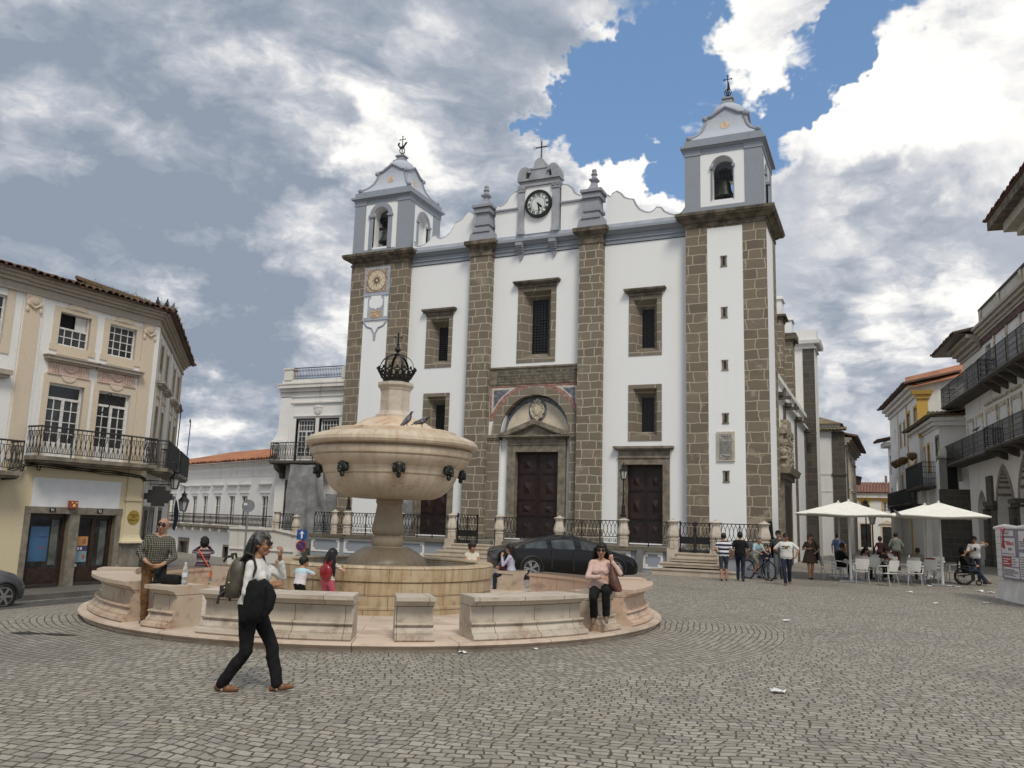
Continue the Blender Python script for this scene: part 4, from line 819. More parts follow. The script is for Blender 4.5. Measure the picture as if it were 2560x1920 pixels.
for i in range(N):
    a0=2*PI*i/N; a1=2*PI*(i+1)/N; am=(a0+a1)/2; pt=lambda r,a,z:(r*math.cos(a),r*math.sin(a),z)
    cr.quad(pt(.262,a0,4.65),pt(.262,a1,4.65),pt(.30,a1,4.735),pt(.30,a0,4.735))
    for (aa,ab) in ((a0,a1),): 
        cr.tube([pt(.302,aa,4.735),pt(.345,am,4.82),pt(.385,ab,4.90)],.014,4); cr.tube([pt(.302,ab,4.735),pt(.345,am,4.82),pt(.385,aa,4.90)],.014,4)
        cr.tube([pt(.385,aa,4.89),pt(.392,am,4.915),pt(.385,ab,4.89)],.016,4); cr.ell(pt(.40,am,4.935),(.028,.028,.035),6,4)
        cx,rr_=am,.345
        cr.tube([(pt(.345+.035*math.sin(g),am+.10*math.cos(g),4.82+.05*math.sin(g))) for g in [2*PI*k/8 for k in range(9)]],.013,4)
    cr.tube([pt(.325,a0,4.78),pt(.325,a1,4.78)],.012,4); cr.tube([pt(.262,a0,4.655),pt(.262,a1,4.655)],.02,4)
co_=cr.build('iron_crown',IRON,ft)
cr=MB()
for i in range(6):
    a=PI/3*i+.35; pts=[(.355,4.86),(.36,4.96),(.345,5.04),(.29,5.13),(.20,5.20),(.10,5.235),(.0,5.245)]; 
    ri=[[(r*math.cos(a)-dw*math.sin(a),r*math.sin(a)+dw*math.cos(a),z+dz) for dw,dz in ((-.028,0),(.028,0),(.028,.016),(-.028,.016))] for r,z in pts]; cr.loft(ri)
cr.build('crown_arches',IRON,co_)
cr=MB(); cr.lathe([(.05,5.23),(.03,5.28),(.025,5.30),(.06,5.33),(.066,5.36),(.055,5.39),(.025,5.42),(.02,5.46),(.035,5.48),(.02,5.50),(.015,5.53)],(0,0,0),12); cr.box(-.013,.013,-.013,.013,5.52,5.71)
v_=Vector((math.cos(FA+PI/2),math.sin(FA+PI/2),0)); 
for sg in (-1,1): cr.tube([v_*(sg*.0)+Vector((0,0,5.63)),v_*(sg*.075)+Vector((0,0,5.63))],.013,5); cr.ell(v_*(sg*.075)+Vector((0,0,5.63)),(.02,.02,.02),6,4)
cr.ell((0,0,5.71),(.02,.02,.02),6,4); cr.build('crown_cross',IRON,co_)
BRONZE=M('green_black_bronze',(.035,.042,.036),.45,.4,18,.5)
mk=MB(); mk.ell((0,0,0),(.105,.10,.125),12,10); mk.ell((0,-.07,-.05),(.06,.075,.06),10,8); mk.ell((0,-.11,-.02),(.025,.04,.03),8,6); mk.ell((0,-.10,-.105),(.035,.05,.04),8,6)
for sg in (-1,1): mk.ell((sg*.10,-.0,.09),(.045,.04,.05),8,6); mk.ell((sg*.045,-.085,.035),(.03,.025,.02),8,6); mk.ell((sg*.09,-.02,-.04),(.04,.05,.08),8,6); mk.ell((sg*.05,-.03,.12),(.05,.05,.035),8,6)
mk.ell((0,-.03,-.16),(.05,.05,.06),8,6); M0=None
for k in range(8):
    ph=5.5+45*k; 
    if M0 is None: M0=mk.build('mask_spout',BRONZE,ft,smooth=60); o=M0
    else: o=M0.copy(); lnk(o); o.parent=ft
    o.location=fp(1.44,ph,2.80); o.rotation_euler=(0,0,FA+R_(ph)+PI/2)
# ring of stone benches ------------------------------------------------------------
prof=[(4.72,.12),(5.36,.12),(5.39,.15),(5.38,.195),(5.34,.212),(5.305,.215),(5.305,.235),(5.275,.265),(5.25,.305),(5.248,.328),(5.278,.333),(5.288,.35),(5.27,.367),(5.195,.372),(5.195,.575),(5.22,.58),(5.22,.602),(5.24,.61),(5.262,.642),(5.31,.664),(5.355,.672),(5.372,.68),(5.372,.735),(4.70,.735),(4.70,.66),(4.72,.655)]
def bench(ph0,ph1,mat,label,group,chip=0):
    n=max(2,int((ph1-ph0)/1.5)); q=MB(); pm=(ph0+ph1)/2; org=Vector(fp(5.0,pm,0))
    rings=[[Vector(fp(r,ph0+(ph1-ph0)*k/n,z))-org for r,z in prof] for k in range(n+1)]; q.loft(rings)
    o=q.build('stone_bench',mat,None,smooth=28); o.location=(fx+org.x,fy+org.y,-.14 if 93<pm<267 else 0); return tag(o,label,'stone bench',group)
JW=jointed('jointed_grey_marble',MARBLE_W); JC=jointed('jointed_cream_marble',MARBLE); JP=jointed('jointed_rosy_marble',MARBLE_P)
SH=[-85,-38.8,4.8,43.4,88,141,183,228]
slab_=['small marble bench block behind the bald man','marble bench block with the bottle and black bag on it','square marble bench block at the front of the ring','marble bench block under the woman in the pink sweater','small marble bench block at the right rear of the ring','marble bench block under the lilac shirted woman','small marble bench block hidden behind the fountain basin','small marble bench block at the left rear near the striped photographer']
for ph,lb,mt in zip(SH,slab_,(JC,JC,JW,JC,JP,JC,JC,JC)): bench(ph-3,ph+3,mt,lb,'short bench blocks round the fountain')
LG=[(-47.6,-76,'curved marble bench left of the bald man',JC),(-29.6,-4.6,'long curved marble bench behind the walking woman',JW),(13.9,36.4,'long curved marble bench at the front right of the fountain',JW),(51.5,79,'rosy curved marble bench at the right edge of the platform',JP),(97,132,'curved marble bench between the basin and the black car',JP),(150,174,'long marble bench at the far side of the basin under the cream topped woman',JC),(192,219,'long marble bench at the far left behind the basin',JC),(237,266,'curved marble bench at the far left before the striped photographer',JC)]
for a,b_,lb,mt in LG: bench(min(a,b_),max(a,b_),mt,lb,'long curved benches round the fountain')
# ------------------------------------------------------------------ houses
def put(o,loc,rz): o.location=loc; o.rotation_euler=(0,0,rz); return o
def win(par,x0,x1,z0,z1,y,nx,nz,fm=None,mid=True,name='window',pm=None,fw=.06,bw=.028,top=None,kick=0):
    """glazed window in a reveal; y = plane of the frame; top = (z, nx, nz) of a fanlight; kick = solid panel height"""
    fm=fm or WOODW; q=MB(); q.box(x0,x0+fw,y-.03,y+.03,z0,z1); q.box(x1-fw,x1,y-.03,y+.03,z0,z1); q.box(x0+fw,x1-fw,y-.029,y+.03,z1-fw,z1); q.box(x0+fw,x1-fw,y-.029,y+.03,z0,z0+fw+kick)
    zt=z1
    if top:
        zt=top[0]; q.box(x0+fw,x1-fw,y-.031,y+.029,zt-.04,zt+.04)
        for i in range(1,top[1]): xx=x0+(x1-x0)*i/top[1]; q.box(xx-bw/2,xx+bw/2,y-.02,y+.0,zt+.041,z1-fw)
        for j in range(1,top[2]): z_=zt+(z1-zt)*j/top[2]; q.box(x0+fw,x1-fw,y-.021,y+.001,z_-bw/2,z_+bw/2)
    if mid: xx=(x0+x1)/2; q.box(xx-.05,xx+.05,y-.032,y+.028,z0+fw,zt-.041 if top else z1-fw)
    for i in range(1,nx):
        if mid and i*2==nx: continue
        xx=x0+(x1-x0)*i/nx; q.box(xx-bw/2,xx+bw/2,y-.02,y,z0+fw+kick,(zt-.041) if top else z1-fw)
    for j in range(1,nz): z_=z0+kick+(zt-z0-kick)*j/nz; q.box(x0+fw,x1-fw,y-.0215,y+.0015,z_-bw/2,z_+bw/2)
    o=q.build(name,fm,par); g=MB().box(x0+fw*.5,x1-fw*.5,y+.005,y+.012,z0+.02,z1-.02).build('pane',pm or GLASS,o); return o
def tiles(par,x0,x1,ye,ze,depth,rise,mat,sp=.24,name='roof',over=.0,under=None):
    """barrel tiled slope: eave at (ye,ze) running along x, climbing by rise over depth"""
    q=MB(); n=max(2,round((x1-x0)/sp)); s_=(x1-x0)/n; r=s_*.47; rng=random.Random(int(abs(x0*31+ze*7)))
    q.loft([[(x0,ye,ze-.05),(x1,ye,ze-.05),(x1,ye,ze+.0),(x0,ye,ze+.0)],[(x0,ye+depth,ze+rise-.05),(x1,ye+depth,ze+rise-.05),(x1,ye+depth,ze+rise),(x0,ye+depth,ze+rise)]])
    for i in range(n):
        cx=x0+(i+.5)*s_; dy=rng.uniform(-.05,.03); dz=rng.uniform(-.015,.02); ring=[]
        for (yy,zz,k) in ((ye-.06+dy,ze-.012+dz,1.12),(ye+depth,ze+rise,.95)):
            ring.append([(cx+r*k*math.cos(PI*j/5),yy,zz+r*k*.85*math.sin(PI*j/5)) for j in range(6)]+[(cx+r*k*.8*math.cos(PI*j/5),yy,zz+r*k*.62*math.sin(PI*j/5)) for j in range(5,-1,-1)])
        q.loft(ring)
    return q.build(name,mat,par)
def balcony(par,x0,x1,z,zr,proj,mat=IRONG,slab=STONE,style=0,ends=True,name='balcony',posts=3,y0=0):
    """stone slab and iron railing, returns the slab object with the railing as its child"""
    q=MB(); q.box(x0,x1,y0-proj,y0+.1,z-.13,z); q.box(x0+.06,x1-.06,y0-proj+.07,y0+.1,z-.2,z-.131); o=q.build(name,slab,par)
    q=MB(); y=y0-proj+.05
    def run(p,e,dirn):
        L=(Vector(e)-Vector(p)).length; d=(Vector(e)-Vector(p))/L; P=lambda t_,zz:(p[0]+d.x*t_,p[1]+d.y*t_,zz)
        q.tube([P(0,zr),P(L,zr)],.03,5); q.tube([P(0,z+.10),P(L,z+.10)],.016,4); q.tube([P(0,zr-.14),P(L,zr-.14)],.012,4)
        if style==0:
            n=max(2,round(L/.17)); w_=L/n
            for i in range(n):
                xc=(i+.5)*w_
                q.tube([P(i*w_,z+.1),P(i*w_,zr)],.011,4,cap=False)
                zs=[z+.1+(zr-z-.24)*k/6 for k in range(7)]
                for sg in (-1,1): q.tube([P(xc+sg*w_*(.10+.36*math.sin(PI*min(1,max(0,(k-1.2)/3.6)))**.8 if 1.2<=k<=4.8 else xc*0+.10),zz) if False else P(xc+sg*w_*(.10+(.36*math.sin(PI*(k-1.2)/3.6) if 1.2<k<4.8 else 0)),zz) for k,zz in enumerate(zs)],.009,4,cap=False)
        elif style==1:
            n=max(2,round(L/.11))
            for i in range(n+1): q.tube([P(L*i/n,z+.05),P(L*i/n,zr)],.011,4,cap=False)
        else:
            n=max(2,round(L/.13))
            for i in range(n+1): q.tube([P(L*i/n,z+.05),P(L*i/n,zr)],.012,4,cap=False)
            for f_ in (.3,.55,.8): q.tube([P(0,z+(zr-z)*f_),P(L,z+(zr-z)*f_)],.022 if style==2 else .012,4,cap=False)
    run((x0+.04,y,0),(x1-.04,y,0),0)
    if ends: run((x0+.04,y,0),(x0+.04,y0,0),1); run((x1-.04,y,0),(x1-.04,y0,0),1)
    for i in range(posts+1):
        xx=x0+.04+(x1-x0-.08)*i/posts; q.tube([(xx,y,z),(xx,y,zr+.03)],.022,5)
    q.build('balcony_railing',mat,o); return o
def band(par,name,mat,x0,x1,layers):
    q=MB()
    for k,(z0,z1,p) in enumerate(layers): q.box(x0-.0007*k,x1+.0007*k,-p,.15,z0+.0005,z1)
    return q.build(name,mat,par)
# ---- corner house on the left
LO=(-24.4,20.9,0); LR=R_(86)
hs=thing('corner_house','cream corner house with iron balconies and doors numbered 91 and 92 at the left','house',LO,LR)
X0,X1=-4.05,1.0
up=[(-2.80,-1.69,7.09,8.20),(-.97,.11,7.09,8.20)]; dr=[(-2.90,-1.66,3.42,5.82),(-1.12,.12,3.42,5.82)]; sh=[(-3.0,-1.65,-1.2,1.62),(-1.31,.06,-1.2,1.60)]
q=MB(); q.wall(X0,X1,3.2,9.0,0,up+dr,.28); q.box(X0,X1,8.6,8.9,-2,9.0); q.box(X0,X0+.02,.28,8.7,-2,9); q.box(X0,X1,.6,8.7,3.1,3.2); q.build('wall',WHITE_MID,hs)
q=MB(); q.wall(X0,X1,-1.6,3.2,0,sh,.3); q.build('lower_wall',CREAM_Y,hs)
q=MB(); q.box(X0+.05,X0+.56,-.05,.1,3.25,8.52); q.box(.36,.86,-.05,.1,3.25,8.52); q.box(.861,1.05,-.05,.1,3.25,8.5,mi=1); q.box(X0+.561,X0+.66,-.025,.1,3.25,8.5,mi=1); q.build('pilaster',[CREAM,WHITE_MID],hs)
SURR=CREAM
for k,(x0,x1,z0,z1) in enumerate(up):
    q=MB(); c_=(x0+x1)/2
    q.box(x0-.22,x0,-.03,.1,z0-.05,z1+.02); q.box(x1,x1+.22,-.03,.1,z0-.05,z1+.02); q.box(x0-.2,x1+.2,-.032,.1,z1+.0001,z1+.16); q.box(x0-.26,x1+.26,-.034,.1,z0-.2,z0-.0001); q.box(x0,x1,-.036,.1,z0-.32,z0-.2001)
    q.prism([(c_-.42,z1+.15),(c_-.25,z1+.30),(c_,z1+.36),(c_+.25,z1+.30),(c_+.42,z1+.15)],-.05,.1); q.ell((c_,-.05,z1+.19),(.16,.03,.06),8,6); q.ell((c_-.18,-.04,z1+.16),(.1,.03,.035),8,6); q.ell((c_+.18,-.04,z1+.16),(.1,.03,.035),8,6)
    q.build('window_surround',SURR,hs)
    if k==0:
        q=MB(); q.box(x0+.02,x1-.02,.26,.29,z0,z1); q.build('dark_opening',M('dark_room',(.008,.008,.008),.9,.1,2),hs)
        w_=win(hs,x0,x1,z0,z0+.62,.12,4,2,mid=False); q=MB(); q.box(x0,x0+.05,.09,.15,z0+.62,z1); q.box(x1-.05,x1,.09,.15,z0+.62,z1); q.box(x1-.45,x1-.05,.17,.19,z0+.6,z1-.02,mi=0); q.build('raised_sash',WOODW,w_)
    else: win(hs,x0,x1,z0,z1,.12,4,4,mid=False)
for k,(x0,x1,z0,z1) in enumerate(dr):
    c_=(x0+x1)/2; win(hs,x0,x1,z0,z1,.14,4,4,name='balcony_door',top=(5.34,1,1),kick=.42,fw=.075,bw=.03)
    q=MB(); q.box(x0-.2,x0,-.03,.1,z0,z1); q.box(x1,x1+.2,-.03,.1,z0,z1); q.box(x0-.2,x1+.2,-.032,.1,z1+.0001,z1+.28); q.prism([(c_+.27*math.cos(a),z1+.30+.22*math.sin(a)) for a in [PI+PI*j/10 for j in range(11)]],-.06,.1); q.build('door_surround',SURR,hs)
    q=MB(); q.box(x0-.13,x1+.13,-.07,.1,6.1,6.14); q.box(x0-.1,x1+.1,-.035,.1,6.141,6.48); 
    for sg in (-1,1):
        for j in range(4): xx=c_+sg*(.36+.09*j); q.box(xx-.025,xx+.025,-.06,.0,6.16,6.47)
    q.tube([(c_-.2,-.05,6.36),(c_-.1,-.06,6.27),(c_,-.06,6.24),(c_+.1,-.06,6.27),(c_+.2,-.05,6.36)],.03,6); fo=q.build('frieze',M('pinkish_stucco',(.60,.45,.38),.9,.12,5),hs)
    q=MB(); q.box(x0-.20,x1+.20,-.12,.1,6.49,6.56,tx=.03,ty=.03); q.box(x0-.28,x1+.28,-.24,.1,6.561,6.66); q.box(x0-.32,x1+.32,-.28,.1,6.661,6.70); q.build('door_cornice',CORNICE,hs)
q=MB(); rng=random.Random(4)
for x in (-3.72,.62):
    q.ell((x,-.06,8.32),(.2,.06,.14),10,8); 
    for sg in (-1,1): q.ell((x+sg*.2,-.06,8.22),(.07,.05,.11),8,6); q.ell((x+sg*.22,-.06,8.02),(.06,.05,.1),8,6)
    q.tube([(x-.18,-.07,8.2),(x,-.08,8.08),(x+.18,-.07,8.2)],.045,6)
q.build('stucco_garland',CREAM,hs)
band(hs,'roof_cornice',CORNICE,X0,X1+.02,[(8.52,8.60,.08),(8.601,8.78,.05),(8.781,8.88,.14),(8.881,8.98,.24),(8.981,9.06,.34)])
tiles(hs,X0,X1+.34,-.46,9.10,3.4,.92,TILES_D)
b_=balcony(hs,-3.44,.93,3.40,4.32,.75,IRONG,STONE,0,posts=4)
q=MB(); pts=[(-3.9,-.06,2.9),(-3.6,-.09,3.0),(-3.4,-.12,3.14),(-2.9,-.16,3.17),(-2.2,-.13,3.13),(-1.4,-.15,3.10),(-.6,-.15,3.07),(.2,-.14,3.05),(.8,-.1,3.0),(1.05,-.08,2.9)]
for dz in (0,.035,-.03,-.07): q.tube([(x,y-.02*dz,z+dz+.02*math.sin(x*3+dz*90)) for x,y,z in pts],.017,5)
q.tube([(-3.42,-.1,3.1),(-3.5,-.08,2.8),(-3.62,-.06,2.66),(-4.05,-.05,2.62)],.025,5); q.tube([(-3.05,-.12,3.12),(-3.0,-.1,2.98),(-2.93,-.1,2.95),(-2.9,-.1,3.1)],.02,5); q.build('cable_bundle',M('black_cable',(.02,.02,.02),.7,.2,9),hs)
q=MB(); q.tube([(-1.0,-.03,5.0),(-1.02,-.5,5.25),(-1.03,-.6,5.55),(-1.15,-.7,5.68),(-1.3,-.7,5.62),(-1.33,-.68,5.5)],.02,5); q.build('curved_iron_arm',IRON,hs)
q=MB(); q.box(-3.02,.12,-.03,.0,1.83,2.75); so_=q.build('blank_sign_board',M('blank_white_board',(.70,.71,.72),.6,.04,2),hs)
q=MB(); q.box(-3.18,-3.0,-.04,.3,-1.5,1.62); q.box(-1.65,-1.31,-.04,.3,-1.5,1.60); q.box(.06,.26,-.04,.3,-1.5,1.60); q.box(-3.18,.28,-.05,.3,1.621,1.83); lo=q.build('stone_door_frame',M('shop_granite',(.21,.185,.15),.85,.2,4,bmp=.2),hs)
NUM=M('number_tile_white',(.7,.7,.68),.4,.05,5); 
for x,s_ in ((-2.30,'91'),(-.61,'92')):
    q=MB(); q.box(x-.11,x+.11,-.058,-.0505,1.655,1.80); no=q.build('number_plate',IRON,lo); text(s_,.13,(x,-.062,1.728),NUM,no,'number')
q=MB(); q.box(-1.80,-1.52,-.17,-.051,1.80,2.05); ao=q.build('alarm_box',M('red_alarm_box',(.33,.07,.05),.5,.1,8),hs); q=MB(); q.ell((-1.66,-.18,1.88),(.06,.03,.06),10,8); q.ell((-1.73,-.18,1.98),(.035,.02,.035),8,6); q.ell((-1.58,-.18,1.98),(.035,.02,.035),8,6); q.build('alarm_light',M('yellow_plastic',(.6,.45,.12),.4,.1,5),ao)
for k,(x0,x1,z0,z1) in enumerate(sh):
    q=MB(); y=.22; zb=-.62
    q.box(x0,x0+.12,y-.04,y+.04,zb,z1); q.box(x1-.12,x1,y-.04,y+.04,zb,z1); q.box(x0+.12,x1-.12,y-.039,y+.04,z1-.12,z1); q.box(x0+.12,x1-.12,y-.039,y+.04,zb,zb+.52); q.box(x0+.2,x1-.2,y-.055,y-.04,zb+.08,zb+.46)
    if k: q.box((x0+x1)/2-.07,(x0+x1)/2+.07,y-.041,y+.039,zb+.52,z1-.12)
    do=q.build('shop_door',WOODD,hs); MB().box(x0+.1,x1-.1,y,y+.01,zb+.5,z1-.1).build('pane',GLASS,do)
    q=MB()
    if k==0: q.box(x0+.22,x0+.84,y-.012,y-.002,zb+.72,zb+1.82); p_=q.build('blue_poster',M('blue_poster_paper',(.045,.115,.22),.5,.15,1.5),do); text('Todos',.12,(x0+.62,y-.014,zb+1.5),M('poster_dark_ink',(.05,.05,.15),.6,.1,3),p_,'poster_text'); text('Viva',.13,(x0+.66,y-.014,zb+1.15),M('poster_red_ink',(.35,.06,.07),.6,.1,3),p_,'poster_text'); MB().box(x1-.45,x1-.2,y-.004,y-.002,zb+.6,z1-.2).build('curtain',M('grey_curtain',(.10,.11,.10),.8,.3,3),do)
    else:
        q.box(x0+.16,x0+.55,y-.012,y-.002,zb+.66,zb+1.02,mi=0); q.box(x0+.16,x0+.55,y-.0125,y-.002,zb+1.02,zb+1.2,mi=1); q.box(x0+.16,x0+.55,y-.0122,y-.002,zb+1.2,zb+1.5,mi=2); q.ell((x0+.42,y-.015,zb+1.34),(.07,.008,.1),8,6,mi=3); q.ell((x0+.44,y-.015,zb+.84),(.06,.008,.1),8,6,mi=3); q.box(x0+.2,x0+.26,y-.014,y-.0126,zb+1.06,zb+1.15,mi=4); q.box(x0+.3,x0+.36,y-.014,y-.0126,zb+1.06,zb+1.15,mi=4); q.box(x0+.05,x0+.2,y-.05,y-.041,zb+.52,zb+.6,mi=4)
        q.build('shop_posters',[M('pale_blue_print',(.20,.30,.36),.6,.1,3),M('violet_print',(.05,.05,.14),.6,.1,3),M('orange_print',(.50,.25,.08),.6,.1,3),M('skin_print',(.32,.12,.09),.6,.1,3),NUM],do)
        MB().box(x1-.42,x1-.17,y-.004,y-.002,zb+.55,z1-.2).build('curtain',M('grey_curtain',(.1,.11,.1)),do)
q=MB(); q.box(.36,.92,-.06,.1,2.24,3.2); q.box(.32,.97,-.11,.1,2.12,2.24); q.box(.37,1.01,-.07,.15,.95,2.12); q.loft([[(.37-a,-.07-a,z),(1.03+a,-.07-a,z),(1.03+a,.15,z),(.37-a,.15,z)] for a,z in ((0,.95),(.02,.85),(.06,.77),(.12,.72),(.13,.66))]); q.build('corner_pilaster',CREAM_Y,hs)
q=MB(); q.box(.30,1.10,-.06,.15,-1.6,.655); q.build('granite_plinth',M('shop_granite',(.21,.185,.15)),hs)
q=MB(); q.lathe([(.245,0),(.245,.02)],(0,0,0),32); do=put(q.build('round_plaque',M('brass_plaque',(.36,.25,.05),.45,.12,7,.2),hs),(.70,-.07,1.55),0); do.rotation_euler=(PI/2,0,0)
for s_,z in (('PRAÇA',1.63),('DE',1.545),('GIRALDO',1.455)): 
    o=text(s_,.095,(0,0,0),M('plaque_dark_letters',(.10,.065,.015),.6,.1,3),do,'plaque_letters',rot=(0,0,0)); o.location=(0,z-1.55,.022)
q=MB(); q.lathe([(.18,0),(.15,.35),(.1,.5),(.0,.56)],(-.0+.26,-.06,-.62),10); q.build('corner_guard',STONE,hs)
# second face, turned away
F2=R_(45.5); f2=(1.0,0,0)
ux=[(1.35,2.35),(3.5,4.55),(6.9,7.9),(9.2,10.3)]
q=MB(); q.wall(0,11.4,-1.8,9.0,0,[(a,b,7.09,8.20) for a,b in ux]+[(a,b,3.42,5.80) for a,b in ux]+[(1.0,2.1,-1.3,1.8),(2.9,4.3,-1.3,1.85),(6.0,7.4,-1.3,1.8)],.28); q.box(0,11.4,7.6,7.8,-2,9.0); q.box(11.38,11.4,.28,7.7,-2,9); put(q.build('side_wall',WHITE_MID,hs),f2,F2)
for a,b in ux:
    put(win(hs,a,b,7.09,8.2,.14,4,4,mid=False),f2,F2); put(win(hs,a,b,3.42,5.80,.14,4,4,name='balcony_door',top=(5.3,1,1),kick=.4),f2,F2)
    q=MB(); q.box(a-.2,a,-.03,.1,3.42,8.3); q.box(b,b+.2,-.03,.1,3.42,8.3); q.box(a-.1,b+.1,-.06,.1,6.1,6.14); put(q.build('window_surround',CREAM,hs),f2,F2)
    q=MB(); q.box(a-.25,b+.25,-.2,.1,6.5,6.58); q.box(a-.3,b+.3,-.28,.1,6.581,6.68); put(q.build('door_cornice',CORNICE,hs),f2,F2)
for x in (.02,5.3,10.7):
    q=MB(); q.box(x,x+.5,-.04,.1,-1.5,8.5); put(q.build('pilaster',CREAM if x<1 or x>9 else WHITE_MID,hs),f2,F2)
put(band(hs,'roof_cornice',CORNICE,-.02,11.5,[(8.52,8.60,.08),(8.601,8.78,.05),(8.781,8.88,.14),(8.881,8.98,.24),(8.981,9.06,.34)]),f2,F2)
put(tiles(hs,-.3,11.9,-.50,9.10,3.4,.92,TILES_D),f2,F2)
NET=M('dark_green_netting',(.012,.018,.016),.95,.4,9)
for x0,x1 in ((.35,5.2),(6.0,11.0)):
    o=balcony(hs,x0,x1,3.36,4.36,.75,IRONG,STONE,1,posts=3); put(o,f2,F2); q=MB(); q.box(x0+.05,x1-.05,-.745,-.735,3.4,4.33); n_=q.build('net_screen',NET,o)
    q=MB(); xx=x1-1.2; q.tube([(xx,-.7,4.3),(xx,-.72,5.9),(xx-.1,-.72,6.1),(xx-.5,-.72,6.12),(xx-.75,-.72,5.95)],.022,5); q.build('curved_iron_arm',IRON,o)
for a,b in ((1.0,2.1),(2.9,4.3),(6.0,7.4)):
    q=MB(); q.box(a-.15,a,-.04,.28,-1.5,1.8); q.box(b,b+.15,-.04,.28,-1.5,1.8); q.box(a-.15,b+.15,-.045,.28,1.801,1.95); put(q.build('stone_door_frame',M('shop_granite',(.21,.185,.15)),hs),f2,F2); q=MB(); q.box(a,b,.2,.25,-1.3,1.8); put(q.build('side_door',WOODD,hs),f2,F2)
q=MB(); q.prism([(x,z) for x,z in ((-.48,-.22),(-.48,.0),(-.36,.0),(-.36,.12),(-.22,.12),(-.22,.26),(.22,.26),(.22,.12),(.36,.12),(.36,.0),(.48,0),(.48,-.22),(.36,-.22),(.36,-.34),(.22,-.34),(.22,-.46),(-.22,-.46),(-.22,-.34),(-.36,-.34),(-.36,-.22))],-.04,.04); o=q.build('hanging_shop_sign',M('black_sign',(.012,.012,.012),.5,.1,4)); tag(o,'plain black cross shaped sign projecting from the corner house','sign')
vv=Matrix.Rotation(LR,4,'Z')@Vector((1.38,-.42,0)); o.location=(LO[0]+vv.x,LO[1]+vv.y,2.42); o.rotation_euler=(0,0,R_(38))
q=MB(); q.tube([(-.3,0,.26),(-.3,0,.45),(.3,0,.45),(.3,0,.26)],.015,5); q.tube([(-.8,0,.45),(.3,0,.45)],.02,5); q.build('bracket',IRON,o)
# small repeat of the face behind for the neighbour
nb=thing('neighbour_house','white house front with cream window surrounds at the left picture edge','house',LO,LR)
XN0,XN1=-11.0,-4.06
nu=[(-5.9,-4.57,6.72,8.28),(-8.0,-6.7,6.72,8.28)]; nd=[(-5.9,-4.7,3.0,5.3),(-8.0,-6.8,3.0,5.3)]
q=MB(); q.wall(XN0,XN1,2.6,9.0,.0,nu+nd,.28); q.box(XN0,XN1,8.6,8.8,-2,9.0); q.build('wall',WHITE_MID,nb); q=MB(); q.wall(XN0,XN1,-1.6,2.6,0,[(-7.6,-6.0,-1.3,1.5),(-10,-8.6,-1.3,1.5)],.3,back=0); q.build('lower_wall',CREAM_Y,nb)
for a,b,z0,z1 in nu: win(nb,a,b,z0,z1,.12,4,4,fm=WOODW,mid=False); q=MB(); q.box(a-.24,b+.24,-.03,.1,z0-.25,z0-.001); q.box(a-.24,a,-.031,.1,z0,z1+.2); q.box(b,b+.24,-.031,.1,z0,z1+.2); q.build('window_surround',CREAM,nb)
for a,b,z0,z1 in nd: win(nb,a,b,z0,z1,.12,4,4,name='balcony_door',kick=.4); q=MB(); q.box(a-.35,b+.45,-.28,.1,z1+.5,z1+.65); q.box(a-.3,b+.4,-.2,.1,z1+.4,z1+.499); q.build('door_cornice',CORNICE,nb)
band(nb,'roof_cornice',CORNICE,XN0,XN1,[(8.50,8.58,.10),(8.581,8.78,.06),(8.781,8.9,.16),(8.901,9.0,.26),(9.001,9.08,.36)])
tiles(nb,XN0,XN1,-.46,9.12,3.4,.92,TILES_D); balcony(nb,-8.6,-3.85,2.86,3.78,.75,IRONG,STONE,0,posts=4)
# roof plants
gr=MB(); rng=random.Random(8)
for k in range(240):
    if rng.random()<.75: lx,ly=rng.uniform(-2.2,1.2),-.35+rng.uniform(0,.5)
    else: lx,ly=1.15+rng.uniform(0,.5),rng.uniform(-.1,.6)
    p=Matrix.Rotation(LR,4,'Z')@Vector((lx,ly,0)); b=Vector((LO[0]+p.x,LO[1]+p.y,9.16+(ly+.4)*.27)); h=rng.uniform(.06,.2)*(2.2 if rng.random()<.04 else 1); e=b+Vector((rng.uniform(-.08,.08),rng.uniform(-.08,.08),h)); gr.tube([b,(b+e)/2+Vector((rng.uniform(-.02,.02),0,0)),e],[.012,.009,.003],3,cap=False)
    gr.ell(tuple(e),(.02,.02,.012),5,3)
tag(gr.build('roof_weeds',M('dry_roof_weeds',(.20,.17,.07),.9,.4,20)),'dry grass and weeds growing on the edge of the corner house roof','weeds',kind='stuff')
# ---- low white wing, far left
W0=(-32.016,38.0,0); WR=R_(-23.2); wh=thing('white_wing','long low white building with orange tiled roof and shallow iron balcony','building',W0,WR)
wx=[(-1.30,-.48),(-3.95,-3.15),(-5.68,-4.88),(-7.8,-6.95),(-9.7,-8.92),(-11.45,-10.64),(-13.2,-12.4),(-15.2,-14.4)]
q=MB(); q.wall(-19,.6,-3,4.85,0,[(a,b,1.0,2.82) for a,b in wx]+[(-5.85,-4.98,-1.0,-.28),(-12.9,-11.5,-3,-.2)],.25); q.box(-19,.6,6,6.2,-3,4.85); q.box(-19,-18.9,.3,6,-3,4.85); q.build('wall',WHITE_MID,wh)
for a,b in wx:
    win(wh,a,b,1.0,2.82,.12,2,3,mid=True,fw=.05); q=MB(); q.box(a-.22,b+.22,-.05,.1,2.98,3.03); q.box(a-.3,b+.3,-.10,.1,3.4,3.47); q.box(a-.36,b+.36,-.16,.1,3.471,3.53); q.build('window_hood',WHITE_OLD,wh)
q=MB(); 
for (a,b) in ((-5.85,-4.98),): q.box(a-.12,a,-.03,.2,-1.12,-.18); q.box(b,b+.12,-.03,.2,-1.12,-.18); q.box(a-.12,b+.12,-.031,.2,-.28,-.16); q.box(a-.12,b+.12,-.031,.2,-1.12,-1.0)
